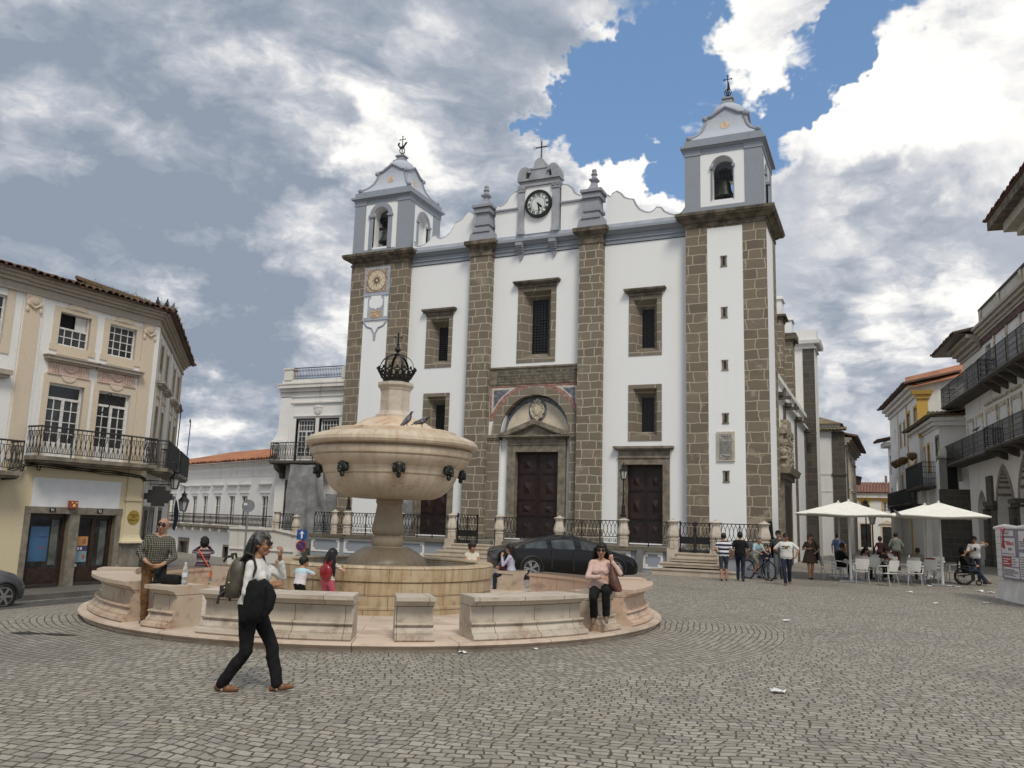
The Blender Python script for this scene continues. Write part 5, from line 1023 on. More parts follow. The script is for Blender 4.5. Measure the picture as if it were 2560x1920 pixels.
q.build('stone_window_frame',STONE,wh); grille(wh,-5.85,-4.98,-1.0,-.28,.1,4,3)
q=MB(); q.box(-13.1,-12.9,-.05,.2,-3,-.0); q.box(-11.5,-11.3,-.05,.2,-3,-.0); q.box(-13.1,-11.3,-.06,.2,-.2,.05); q.build('stone_door_frame',STONE,wh); MB().box(-12.9,-11.5,.15,.2,-3,-.2).build('door',WOODD,wh)
band(wh,'cornice',WHITE_OLD,-19,.6,[(3.95,4.4,.02),(4.60,4.7,.08),(4.701,4.80,.16),(4.801,4.88,.24)])
tiles(wh,-19,.6,-.38,4.92,6.3,1.5,TILES,.3)
b_=balcony(wh,-17.5,.35,.98,1.66,.45,M('rusty_iron',(.045,.028,.022),.8,.3,9),STONE,0,posts=7,ends=True)
q=MB()
for k in range(13): q.box(-17+k*1.38,-16.8+k*1.38,-.4,.0,.62,.78); 
q.build('corbel',WHITE_OLD,wh)
# ---- tall white annex beside the left tower
AY=37.3; an=thing('white_annex','tall white annex with roof terrace railing beside the left church tower','building',(0,AY,0))
q=MB(); q.wall(-31.2,-26.6,-1.5,8.5,0,[(-30.05,-28.85,4.75,7.08),(-28.47,-27.26,4.75,7.08),(-30.5,-29.2,-.9,3.5)],.3); q.box(-31.2,-26.6,.3,8,8.3,8.45); q.box(-31.2,-31.15,0,9,-1.5,8.5); q.build('wall',WHITE_MID,an)
q=MB(); q.loft([[(-31.2-a,-.06-b*.3,z),(-30.55,-.06-b*.3,z),(-30.55,.8,z),(-31.2-a,.8,z)] for a,b,z in ((.0,0,-1.5),(.05,0,4.6),(.05,0,5.05),(.25,.1,5.2),(.42,.2,5.42),(.55,.3,5.5),(.65,.4,5.74),(.55,.4,5.80),(.35,.25,5.95),(.18,.1,6.25),(.10,0,6.7),(.06,0,8.4))]); q.build('flared_corner',WHITE_MID,an,smooth=30)
band(an,'cornice',WHITE_OLD,-31.35,-26.6,[(8.0,8.08,.05),(8.35,8.45,.06),(8.451,8.65,.03),(8.651,8.85,.15),(8.851,9.05,.32),(9.051,9.12,.36)])
q=MB(); q.box(-31.25,-26.6,-.05,.2,9.121,9.36); q.box(-31.1,-30.55,-.12,.4,9.36,9.95); q.box(-31.15,-30.5,-.17,.45,9.951,10.05); q.box(-27.15,-26.9,-.1,.3,9.36,10.0); q.build('parapet',WHITE_OLD,an)
q=MB(); q.tube([(-30.55,0,10.03),(-27.1,0,10.03)],.025,5); q.tube([(-30.55,0,9.42),(-27.1,0,9.42)],.018,4)
for k in range(33):
    x=-30.5+k*.107
    q.tube([(x,0,9.42),(x,0,10.03)],.009,4,cap=False)
    if k%1==0: q.tube([(x+.053+.04*math.cos(a),0,9.88+.05*math.sin(a)) for a in [2*PI*j/6 for j in range(7)]],.007,4,cap=False); q.tube([(x+.053+.04*math.cos(a),0,9.56+.05*math.sin(a)) for a in [2*PI*j/6 for j in range(7)]],.007,4,cap=False)
q.build('terrace_railing',IRON,an)
q=MB(); q.box(-30.35,-27.0,-.1,.1,7.98,8.06); q.box(-30.3,-27.05,-.06,.1,7.24,7.29); q.ell((-28.66,-.03,7.6),(.25,.06,.28),12,8); q.ell((-28.66,-.05,7.75),(.3,.06,.1),10,6); q.ell((-28.5,-.06,7.6),(.05,.05,.16),8,6); q.build('hood_mould',WHITE_OLD,an)
for a,b in ((-30.05,-28.85),(-28.47,-27.26)): win(an,a,b,4.75,7.08,.15,4,5,fm=WOODW,name='balcony_door',top=(6.42,6,2),kick=.2,fw=.09); q=MB(); q.box(a-.06,a,-.02,.15,4.7,7.1); q.box(b,b+.06,-.02,.15,4.7,7.1); q.box(a-.06,b+.06,-.021,.15,7.08,7.14); q.build('dark_frame',WOODD,an)
b_=balcony(an,-31.1,-26.9,4.72,5.70,.9,IRONG,STONE_DK,0,posts=4)
q=MB(); 
for x in (-30.7,-28.8): q.prism([(-.8,4.5),(-.05,4.5),(-.05,3.8),(-.2,3.75),(-.3,4.05),(-.7,4.25)],x-.14,x+.14,'x')
q.build('balcony_bracket',STONE_DK,an)
q=MB(); q.box(-30.6,-30.45,-.05,.1,-.9,3.55); q.box(-29.2,-29.05,-.05,.1,-.9,3.55); q.box(-30.6,-29.05,-.051,.1,3.5,3.7); q.build('door_frame',WOODD,an)
# plastic sheeting over scaffolding
def sheet(name,x0,x1,z0,z1,y,label,nx=26,nz=30,seed=1,edge=None):
    q=MB(); vs=[]; 
    for j in range(nz+1):
        for i in range(nx+1):
            u,v_=i/nx,j/nz; x=x0+(x1-x0)*u; z=z0+(z1-z0)*v_
            if edge: x+=edge(u,v_)
            f_=noise.noise(Vector((u*5+seed,v_*1.3,seed)))*.22+noise.noise(Vector((u*3-v_*4,v_*2+u*2,seed*3)))*.16+.07*math.sin(u*17+v_*3)*(1-.5*v_)
            vs.append((x,y+f_,z+.10*math.sin(u*PI)*(-1 if v_>.9 else 0)*1.6*(v_-.9)*10*.2))
    q.add(vs,[(j*(nx+1)+i,j*(nx+1)+i+1,(j+1)*(nx+1)+i+1,(j+1)*(nx+1)+i) for j in range(nz) for i in range(nx)])
    return tag(q.build(name,SHEET,None,smooth=60),label,'plastic sheet')
m,t,b,tc=newmat('translucent_sheet'); n_=t.noise(tc.outputs['Object'],1.6,6,.7,.8); setb(t,b,'Base Color',t.mix(t.ramp(n_,.35,.7),(.19,.19,.195),(.30,.30,.305))); b.inputs['Roughness'].default_value=.35; b.inputs['Specular IOR Level'].default_value=.5; bump(t,b,t.noise(tc.outputs['Object'],4,6,.65),.7,.05); SHEET=m
sheet('plastic_sheet',-29.6,-27.3,.55,4.5,36.3,'grey plastic sheet draped in folds below the annex balcony',edge=lambda u,v:.35*(1-v)*u+ (.5*(1-v)**2*(u-.3)))
sheet('plastic_sheet',-27.4,-21.9,.9,2.95,36.7,'low grey plastic sheeting stretched between the annex and the church',30,14,5)
# side stair
ss=thing('side_stair','narrow weathered stair with sloping parapet left of the terrace','stair',(0,0,0))
q=MB()
for k in range(9): q.box(-26.1+.02*k,-24.95,31.6+.32*k,36.2,-.95 if k==0 else -.8+.17*(k-1),-.8+.17*k-.001*k)
q.build('step',STONE_DK,ss)
q=MB(); q.prism([(-30.5,-1.4),(-26.2,-1.4),(-26.2,.78),(-27.6,1.0),(-30.5,1.0)],33.2,33.5); q.prism([(-30.5,1.001),(-27.6,1.001),(-26.15,.79),(-26.15,.90),(-27.6,1.10),(-30.5,1.10)],33.12,33.58); q.box(-30.4,-26.4,33.14,33.2,.0,.07); q.build('parapet',WHITE_OLD,ss)
for x,z,lb in ((-27.65,1.0,'weathered balustrade post at the left end of the side stair parapet'),(-26.45,.80,'weathered balustrade post at the foot of the side stair parapet')):
    p=thing('balustrade_post',lb,'post',(x,33.3,z),0,'marble posts of the church balustrade'); c=P0.copy(); lnk(c); c.parent=p; p.scale=(.85,.85,.85)
railing('iron_railing','short sloping dark railing on the side stair parapet','railing',-27.45,-26.65,33.3,gi,False,.98,1.85)
# ------------------------------------------------------------------ pavement and road on the left
def strip(name,mat,pts,off,th=0,kind='structure',n=24):
    """pts: list of ((x,y),(x,y)) cross sections following the ground"""
    q=MB(); rows=[]
    for (a,b) in pts:
        rows.append([(a[0]+(b[0]-a[0])*k/6,a[1]+(b[1]-a[1])*k/6) for k in range(7)])
    q.v=[(x,y,zg(x,y)+off) for r in rows for x,y in r]; q.f=[(j*7+i,j*7+i+1,(j+1)*7+i+1,(j+1)*7+i) for j in range(len(rows)-1) for i in range(6)]; q.m=[0]*len(q.f)
    if th:
        nb=len(q.v); q.v+=[(x,y,z-th) for x,y,z in q.v[:nb]]
        R=len(rows)
        for j in range(R-1): q.f.append((j*7+6,j*7+6+nb,(j+1)*7+6+nb,(j+1)*7+6)); q.f.append((j*7,(j+1)*7,(j+1)*7+nb,j*7+nb)); q.m+=[0,0]
        for i in range(6): q.f+=[(i,i+nb,i+1+nb,i+1),((R-1)*7+i,(R-1)*7+i+1,(R-1)*7+i+1+nb,(R-1)*7+i+nb)]; q.m+=[0,0]
    return tag(q.build(name,mat,None,smooth=30),kind=kind)
u1=Vector((math.sin(R_(4)),math.cos(R_(4)),0)); o1=Vector((u1.y,-u1.x,0)); L0=Vector(LO); 
u2=Vector((math.sin(R_(-41.5)),math.cos(R_(-41.5)),0)); o2=Vector((u2.y,-u2.x,0)); Cn=L0+u1*1.0
sec=[]
for k in range(16):
    p=L0+u1*(-14+15*k/15); sec.append(((p.x,p.y),((p+o1*2.7).x,(p+o1*2.7).y)))
for k in range(1,6):
    an_=R_(4)-R_(45.5)*k/5; d_=Vector((math.cos(an_),-math.sin(an_),0)); sec.append(((Cn.x,Cn.y),((Cn+d_*2.9).x,(Cn+d_*2.9).y)))
for k in range(1,8):
    p=Cn+u2*(k*1.6); sec.append(((p.x,p.y),((p+o2*2.6).x,(p+o2*2.6).y)))
SIDEW=blocks('pavement_slabs',((.095,.09,.08),(.13,.122,.108),(.11,.10,.088)),(.05,.046,.04),.6,.5,.01,.02,.05)
m,t,b,tc=newmat('pavement_stone'); v=tc.outputs['Object']; c=t.mix(t.ramp(t.noise(v,1.2,6,.65),.35,.7),(.085,.08,.072),(.14,.13,.115)); c=t.mix(t.ramp(t.noise(v,22,4,.7),.5,.8),c,(.06,.056,.05)); setb(t,b,'Base Color',c); b.inputs['Roughness'].default_value=.85; bump(t,b,t.noise(v,30,4),.3,.01); PAVE=m
strip('pavement',PAVE,sec,.14,.25)
road=[(( (L0+u1*s_+o1*2.75).x,(L0+u1*s_+o1*2.75).y),((L0+u1*s_+o1*5.6).x,(L0+u1*s_+o1*5.6).y)) for s_ in [-14+k for k in range(16)]]
strip('road',M('dark_asphalt',(.075,.072,.068),.8,.3,3,bmp=.4,bs=60),road,.006)
ln=[(((L0+u1*s_+o1*3.25).x,(L0+u1*s_+o1*3.25).y),((L0+u1*s_+o1*3.37).x,(L0+u1*s_+o1*3.37).y)) for s_ in [-14+k for k in range(15)]]
strip('road_marking',M('worn_white_paint',(.38,.37,.35),.8,.4,8),ln,.011)
# ------------------------------------------------------------------ right hand houses
AR_=R_(-7.2); au=Vector((math.sin(AR_),math.cos(AR_),0)); AO=Vector((5.502,58.487,0)); AROT=math.atan2(-au.y,-au.x)   # local x runs towards the viewer
BLIND=M('pale_shutter',(.62,.62,.61),.7,.08,3)
# arcade house, tall, with parapet : local x = -s
ah=thing('arcade_house','tall worn white arcade house with parapet and two iron balconies at the right','house',AO,AROT)
A0,A1=1.85,17.0
a_h=[(1.93,2.95,0,3.41+.0,0)]
arch=[(3.0,6.45,-.3,5.5,2.6,1),(7.5,11.2,-.3,5.9,2.9,1),(12.3,16.0,-.3,5.9,2.9,1)]
lowin=[(1.95,4.30),(4.79,6.68),(7.36,9.2),(10.2,12.0),(13.0,14.8)]; 
q=MB(); q.wall(A0,A1,-.3,13.55,0,arch+[(2.55,3.8,10.65,13.0)],1.0); q.box(A0,A0+.02,0.02,9,6,13.5); q.box(A0,A1,9,9.2,-.3,13.5); q.box(A0,A1,1.0,9,5.95,6.05); q.build('wall',WHITE_OLD,ah)
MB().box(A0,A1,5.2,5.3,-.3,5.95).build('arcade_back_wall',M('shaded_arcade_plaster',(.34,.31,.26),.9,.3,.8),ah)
MB().box(2.6,3.75,.3,.35,10.66,13.0).build('balcony_door',WOODD,ah)
q=MB()
for a,b in lowin: q.box(a+.12,b-.12,-.025,.05,6.75,9.0)
for o_ in (0,): q.build('pale_shutter',BLIND,ah)
q=MB()
for a,b in lowin:
    q.box(a-.1,a+.119,-.06,.05,6.6,9.25); q.box(b-.119,b+.1,-.06,.05,6.6,9.25); q.box(a-.1,b+.1,-.061,.05,9.001,9.25); q.box(a-.15,b+.15,-.14,.05,9.5,9.62)
for a in (4.6,7.2,9.8,12.4): q.box(a,a+.3,-.08,.05,10.6,13.3)
q.build('stone_surround',M('cream_grey_stone',(.50,.44,.33),.9,.3,2.5),ah)
q=MB()
for a,b in ((4.97,6.44),(7.5,9.2),(10.1,11.8),(12.7,14.2)): q.box(a,b,-.025,.05,10.65,12.85)
q.build('pale_shutter',BLIND,ah)
q=MB(); q.box(A0-.05,A1,-.10,.3,13.2,13.5); q.build('maroon_band',M('maroon_band_paint',(.10,.045,.045),.85,.35,2),ah)
band(ah,'cornice',CORNICE,A0-.1,A1,[(13.551,13.7,.16),(13.701,13.9,.26),(13.901,14.1,.42),(14.101,14.25,.55)])
q=MB(); q.box(A0,A1,-.02,.25,14.26,15.35)
q.build('parapet',plaster('sooty_parapet',(.50,.48,.43),.55,.6,(.19,.175,.15)),ah); q=MB(); q.box(A0-.1,A1,-.1,.32,15.351,15.48); q.build('parapet_coping',STONE_DK,ah)
q=MB()
for x in (A0,6.0,10.3,14.6): q.box(x,x+.55,-.10,.2,14.26,15.34)
q.build('parapet_pier',M('cream_grey_stone',(.5,.44,.33)),ah)
balcony(ah,4.75,16.5,10.55,11.80,1.0,IRON,STONE_DK,2,posts=6); balcony(ah,5.35,16.5,6.62,7.78,1.0,IRON,STONE_DK,2,posts=6)
q=MB()
for x in (5.2,6.8,8.4,10,11.6,13.2): q.prism([(-.9,10.34),(0,10.34),(0,9.75),(-.3,9.9)],x-.15,x+.15,'x')
for x in (5.8,8.0,10.2,12.4): q.prism([(-.9,6.4),(0,6.4),(0,5.95),(-.3,6.05)],x-.15,x+.15,'x')
q.build('balcony_bracket',STONE_DK,ah)
q=MB()
for a,b,z0,z1,rise,pt in arch:
    N=16
    for k in range(N):
        t0,t1=k/N,(k+1)/N
        def AP(t_,o_):
            qv=abs(2*t_-1); e=math.sqrt(max(0,1-((qv+.45)/1.45)**2))/math.sqrt(1-(.45/1.45)**2); return (a-o_+(b-a+2*o_)*t_,z1-rise+(rise+o_)*e)
        i0,i1,o0,o1_=AP(t0,0),AP(t1,0),AP(t0,.34),AP(t1,.34)
        q.quad((o0[0],-.03,o0[1]),(i0[0],-.03,i0[1]),(i1[0],-.03,i1[1]),(o1_[0],-.03,o1_[1])); q.quad((i0[0],-.03,i0[1]),(i0[0],.98,i0[1]),(i1[0],.98,i1[1]),(i1[0],-.03,i1[1]))
q.build('arch_stone',M('arch_voussoir_stone',(.25,.215,.165),.9,.25,2.5),ah)
q=MB()
for x0,x1 in ((.95,2.95),(6.5,7.5),(11.25,12.25),(16,17)):
    q.box(x0+.05,x1-.05,-.08,1.1,-.3,3.35); q.box(x0-.1,x1+.1,-.18,1.2,3.351,3.55); q.box(x0-.18,x1+.18,-.26,1.25,3.551,3.80)
    q.lathe([(.33,-.2),(.33,.4),(.27,.42),(.26,3.3),(.34,3.34)],(x0+.35,-.12,0),14)
q.box(1.25,2.45,-.14,.2,3.801,5.3); q.build('arcade_pier',STONE_DK,ah)
# lower eaved house next to it
eh=thing('eaved_house','narrow white house with a wide hipped eave between the turret and the parapet house','house',AO,AROT)
E0,E1=-3.45,1.83
q=MB(); q.wall(E0,E1,-.3,13.1,0,[(-1.75,.75,-.3,4.6,1.6,1)],.9); q.box(E0,E0+.02,.02,8,-.3,13.1); q.box(E0,E1,8,8.2,-.3,13.1); q.build('wall',WHITE_OLD,eh)
for a,b,z0,z1 in ((-2.4,-.96,10.6,12.4),(-.15,1.32,10.6,12.4),(-2.8,-1.5,6.7,9.0),(-.55,.91,6.7,9.0)):
    q=MB(); q.box(a,b,-.02,.05,z0,z1); q.build('pale_shutter',BLIND,eh); q=MB(); q.box(a-.16,a-.001,-.05,.05,z0-.1,z1+.15); q.box(b+.001,b+.16,-.05,.05,z0-.1,z1+.15); q.box(a-.16,b+.16,-.051,.05,z1+.001,z1+.2); q.build('stone_surround',M('cream_grey_stone',(.5,.44,.33)),eh)
band(eh,'cornice',CORNICE,E0-.3,E1,[(13.101,13.25,.12),(13.251,13.5,.3),(13.501,13.75,.55),(13.751,13.95,.85)])
tiles(eh,-5.5,E1,-1.5,14.05,5.5,1.3,TILES_D,.3); q=MB(); q.box(-5.5,E1,-1.45,4,13.951,14.02); q.build('eave_soffit',WOODD,eh)
balcony(eh,-5.9,4.7,10.5,11.75,1.0,IRON,STONE_DK,2,posts=4); balcony(eh,-6.0,5.3,6.5,7.72,1.0,IRON,STONE_DK,2,posts=4)
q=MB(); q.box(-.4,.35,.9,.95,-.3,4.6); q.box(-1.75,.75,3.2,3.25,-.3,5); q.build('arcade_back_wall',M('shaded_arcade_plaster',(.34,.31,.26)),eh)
# very tall house at the picture edge
th=thing('tall_eaved_house','very tall house with dark red tiled eave at the upper right edge','house',AO,AROT)
q=MB(); q.box(10.2,18,.8,8,13,17.6); q.build('wall',WHITE_OLD,th); q=MB()
for k,(z0,z1,p) in enumerate(((17.2,17.5,.2),(17.501,17.9,.6),(17.901,18.4,1.1))): q.box(10.2-p,18,.8-p,8,z0,z1)
q.build('cornice',CORNICE,th); tiles(th,7.9,18,-.9,18.95,6,1.9,tilemat('dark_red_tiles',(.10,.04,.03),(.16,.065,.045),(.09,.05,.035)),.3); q=MB(); q.box(8.0,18,-.8,6,18.401,18.9); q.build('eave_soffit',STONE_D,th)
# turret house D
dh=thing('turret_house','sooty white house with a stone turret, domed top and mossy eave on the right','house',(3.56,64,0),0)
q=MB(); q.wall(0,4.5,-.3,9.45,0,[(.36,.92,4.83,6.57)],.3); q.build('gable_wall',WHITE_OLD,dh); MB().box(.36,.92,.2,.3,4.83,6.57).build('dark_window',IRON,dh)
q=MB(); q.box(-.12,1.2,-.45,.0,-.3,6.93); n0=len(q.v); q.build('turret',plaster('sooty_turret',(.26,.245,.22),.5,.5,(.12,.115,.10)),dh)
MB().box(.34,.94,-.47,-.451,4.83,6.57).build('turret_window',M('dark_room',(.008,.008,.008)),dh); 
q=MB(); q.box(-.25,1.3,-.6,.2,6.931,7.08); q.lathe([(.62,0),(.60,.25),(.48,.5),(.28,.64),(.0,.7)],(.52,-.0,7.08),20,sx=1.1); q.build('turret_dome',plaster('mossy_dome',(.42,.40,.35),.6,.3,(.17,.165,.11)),dh,smooth=40)
q=MB(); q.box(-.2,2.4,-1.0,.1,-.3,4.8); q.build('turret_base',STONE_DK,dh); q=MB(); q.prism([(-1.0,4.801),(.1,4.801),(.1,5.9)],1.0,2.4,'x'); q.build('white_buttress_top',WHITE_MID,dh)
DW=math.atan2(-au.y,-au.x); 
q=MB(); q.wall(-10.5,0,-.3,9.3,0,[(-.29-1.0,-.29,6.9,8.42),(-2.55-.3,-2.5,6.9,8.3),(-6.4,-5.5,6.2,8.1),(-4.4,-3.7,6.2,8.2),(-8.9,-8.0,4.9,6.9),(-6.1,-4.4,-.3,5.0,1.5,1),(-9.5,-7.4,-.3,4.5,1.5,1)],.3); put(q.build('side_wall',WHITE_MID,dh),(0,0,0),DW)
for a,b,z0,z1 in ((-1.29,-.29,6.9,8.42),(-6.4,-5.5,6.2,8.1),(-4.4,-3.7,6.2,8.2)): put(win(dh,a,b,z0,z1,.15,2,3,fm=WOODW),(0,0,0),DW); q=MB(); q.box(a-.18,a,-.03,.1,z0-.1,z1+.2); q.box(b,b+.18,-.03,.1,z0-.1,z1+.2); q.box(a,b,-.031,.1,z1,z1+.2); put(q.build('window_surround',OCHRE if a<-2 else STONE,dh),(0,0,0),DW)
o=balcony(dh,-9.3,-1.9,5.2,6.85,.9,IRON,STONE_DK,2,posts=3); put(o,(0,0,0),DW); MB().box(-9.2,-2.0,-.87,-.855,5.25,6.6).build('dark_screen',NET,o)
put(band(dh,'cornice',WHITE_OLD,-10.5,.1,[(9.1,9.3,.1),(9.301,9.55,.3),(9.551,9.75,.5)]),(0,0,0),DW)
q=MB(); q.box(-.4,4.5,-.35,.1,9.2,9.5); q.box(-.5,4.5,-.5,.1,9.501,9.75); q.build('cornice',WHITE_OLD,dh)
put(tiles(dh,-10.7,.6,-.75,9.85,3.5,.75,TILES_M,.28),(0,0,0),DW); tiles(dh,-.6,4.6,-.7,9.85,3,.6,TILES_M,.28)
# house E with ochre pilaster
oh=thing('ochre_pilaster_house','tall white house with ochre corner pilasters beyond the turret','house',(2.52,70,0),0)
q=MB(); q.box(0,6.5,0,.1,-.3,13.2); q.prism([(0,13.2),(6.5,13.2),(6.5,14.4)],0,.1); q.build('gable_wall',WHITE_OLD,oh); q=MB(); q.box(-.05,.72,-.08,.1,9.0,12.0); q.box(-.15,.85,-.2,.1,12.001,12.3); q.box(-.3,1.0,-.35,.1,12.301,12.6,tx=.15,ty=.1); q.build('ochre_pilaster',OCHRE,oh)
q=MB(); hw=[(-1.64,-.32,9.9,11.4),(-4.9,-3.74,9.5,11.4),(-6.9,-6.24,9.0,11.0),(-9.1,-8.3,9.0,11.0)]; lw=[(-2.3,-1.5,5.3,7.2),(-4.74,-3.07,4.2,7.0),(-6.6,-5.9,5.0,6.8),(-9.1,-8.3,5,6.7)]
q.wall(-15,0,-.3,12.2,0,hw+lw+[(-12.5,-11.7,9,11),(-12.5,-11.7,5,6.7)],.3); put(q.build('side_wall',WHITE_MID,oh),(0,0,0),DW)
for a,b,z0,z1 in hw+lw: put(win(oh,a,b,z0,z1,.15,2,3,fm=WOODD if a<-6 else WOODW),(0,0,0),DW); q=MB(); q.box(a-.2,a,-.04,.1,z0-.1,z1+.2); q.box(b,b+.2,-.04,.1,z0-.1,z1+.2); q.box(a,b,-.041,.1,z1,z1+.22); put(q.build('window_surround',OCHRE if a>-6 else CREAM,oh),(0,0,0),DW)
q=MB(); 
for s_ in (1.5,5.7,8.2,10.3): q.lathe([(.05,7.35),(.35,7.6),(.42,7.85),(.2,8.0)],(-s_,-.3,0),8)
put(q.build('flower_pot',M('dry_hanging_plant',(.16,.10,.05),.9,.4,5),oh),(0,0,0),DW)
for s_ in (5.1,10.0): q=MB(); q.box(-s_-.2,-s_+.2,-.05,.1,-.3,12.2); put(q.build('ochre_pilaster',OCHRE if s_<6 else CREAM,oh),(0,0,0),DW)
put(band(oh,'cornice',WHITE_OLD,-15,.1,[(12.2,12.5,.15),(12.501,12.8,.4),(12.801,13.05,.65)]),(0,0,0),DW); put(tiles(oh,-15.2,.5,-.95,13.15,4,.9,TILES_D,.3),(0,0,0),DW)
q=MB(); q.loft([[(-.7,-.6,12.75),(6.5,-.25,14.35),(6.5,0,14.6),(-.7,0,13.0)],[(-.7,3,14.0),(6.5,3,15.6),(6.5,3,15.8),(-.7,3,14.2)]]); q.build('roof',TILES,oh)
o=balcony(oh,-15,-2,4.15,5.3,.5,IRON,STONE_DK,2,posts=3); put(o,(0,0,0),DW); MB().box(-14.9,-2.1,-.47,-.455,4.2,5.2).build('dark_screen',NET,o)
q=MB(); q.box(-14.8,-.1,-.3,.05,3.5,4.0); put(q.build('shop_awning',M('dark_awning',(.02,.02,.022),.9,.3,3),oh),(0,0,0),DW)
fh=thing('far_eaved_house','white house with dark eave farther down the right side of the street','house',(2.52,70,0),DW)
q=MB(); q.wall(-18.0,-15.05,-.3,9.8,.15,[(-17,-16.2,7.2,9),(-17,-16.2,4,6)],.3,back=0); q.build('wall',WHITE_MID,fh); q=MB(); q.box(-18,-15.05,-.5,.3,9.801,10.2); q.build('cornice',WHITE_OLD,fh); tiles(fh,-18.1,-15,-1.1,10.3,4,.9,TILES_D,.3)
for a,z in ((-17,7.2),(-17,4)): win(fh,a,a+.8,z,z+1.8,.3,2,3,fm=WOODD)
# ------------------------------------------------------------------ left side of the street
vh=thing('sacristy_house','pale house with a sooty stone corner behind the church rear pier','house',(0,66,0))
q=MB(); q.box(-7,-2.66,0,4,-.3,9.15); q.build('wall',WHITE_MID,vh); q=MB(); q.box(-3.5,-2.63,-.05,.9,-.3,9.1); q.box(-3.55,-2.58,-.1,.9,5.85,6.05); q.build('stone_quoin',STONE_DK,vh)
q=MB(); q.box(-7,-3.5,-.03,.1,5.9,6.02); q.box(-7,-3.5,-.03,.1,8.7,8.8); q.box(-7,-3.5,-.03,.1,4.65,4.72); q.build('string_course',WHITE_OLD,vh)
tiles(vh,-7,-2.45,-.35,9.2,1.5,.35,TILES_M,.26); q=MB(); q.box(-7,-2.9,.5,4,9.4,9.75); q.build('clerestory',WHITE_MID,vh); q=MB(); q.loft([[(-7,.2,9.751),(-2.7,.2,9.751),(-2.7,4.2,9.751),(-7,4.2,9.751)],[(-7,1.5,10.9),(-4.6,1.5,10.5),(-4.6,3,10.5),(-7,3,10.9)]]); q.build('roof',TILES_M,vh)
gh=thing('street_house','long worn house front with dark eave on the left of the street','house',(-2.64,66.9,0),R_(89))
q=MB(); q.wall(0,15,-.3,8.2,0,[(2.2,3.2,5.9,7.7),(6.6,7.6,5.9,7.5),(9.2,10.2,5.7,7.2),(2,3,2.8,4.8),(6,7,2.8,4.8),(9,10,2.8,4.8),(12,13,5.7,7.2)],.3); q.build('wall',WHITE_OLD,gh)
for x,z0,z1 in ((2.2,5.9,7.7),(6.6,5.9,7.5),(9.2,5.7,7.2),(2,2.8,4.8),(6,2.8,4.8),(9,2.8,4.8),(12,5.7,7.2)): win(gh,x,x+1,z0,z1,.15,2,3,fm=WOODD); q=MB(); q.box(x-.2,x,-.04,.1,z0-.1,z1+.2); q.box(x+1,x+1.2,-.04,.1,z0-.1,z1+.2); q.box(x-.25,x+1.25,-.15,.1,z1+.2,z1+.3); q.build('window_surround',CREAM,gh)
band(gh,'cornice',CORNICE,0,15.1,[(8.2,8.4,.15),(8.401,8.6,.35),(8.601,8.8,.5)]); tiles(gh,-.1,15.3,-.85,8.85,4,.9,TILES_D,.3)
q=MB(); q.tube([(.25,-.12,0),(.25,-.12,8.2)],.06,6); q.build('drainpipe',STONE_D,gh)
kh=thing('small_street_house','small cream house front with eave beyond the long worn house','house',(-2.6,82.2,0),R_(92)); q=MB(); q.wall(0,12,-.3,6.3,0,[(1.5,2.4,3.5,5.2),(5,6,3.5,5.2),(8,9,3.5,5.2)],.3,back=0); q.build('wall',CREAM,kh); tiles(kh,-.1,12,-.6,6.6,3,.8,TILES_D,.3); 
for x in (1.5,5,8): win(kh,x,x+.95,3.5,5.2,.15,2,3)
zh=thing('street_end_house','white house with red tiled roof and ochre trim closing the end of the street','house',(0,95,0))
q=MB(); wz=[(-.25,.45,3.9,4.93),(-2.4,-1.65,3.9,4.93),(-.42,.6,.0,2.35),(-2.5,-1.5,.2,2.6)]; q.wall(-6,6,-.4,5.3,0,wz,.25); q.build('wall',WHITE_MID,zh); q=MB(); q.box(-6,6,-.12,.1,5.05,5.3); q.build('ochre_band',OCHRE,zh); q=MB(); q.box(-6,6,-.3,.1,5.301,5.75); q.build('cornice',WHITE_OLD,zh)
for k,(a,b,z0,z1) in enumerate(wz):
    win(zh,a,b,z0,z1,.12,4,3 if k<2 else 5,fm=WOODW if k<2 else WOODD,mid=k<2); q=MB(); q.box(a-.14,a,-.04,.1,z0-.1,z1+.14); q.box(b,b+.14,-.04,.1,z0-.1,z1+.14); q.box(a,b,-.041,.1,z1,z1+.14)
    if k==2: q.prism([(a-.3,z1+.3),(b+.3,z1+.3),((a+b)/2,z1+.7)],-.15,.1)
    q.build('window_surround',CREAM if k>1 else OCHRE,zh)
tiles(zh,-6,6,-.45,5.8,5,1.3,tilemat('red_brown_tiles',(.16,.07,.05),(.23,.11,.075),(.13,.07,.05)),.3); q=MB(); q.box(0,.26,3,3.4,6.4,7.8); q.build('chimney',M('brick_chimney',(.24,.16,.12),.9,.2,5),zh)
q=MB(); q.box(-14,-6,1,1.3,-.3,8); q.box(6,16,1,1.3,-.3,8); tag(q.build('street_back_wall',WHITE_OLD),'plain pale back walls at the far end of the street','wall')
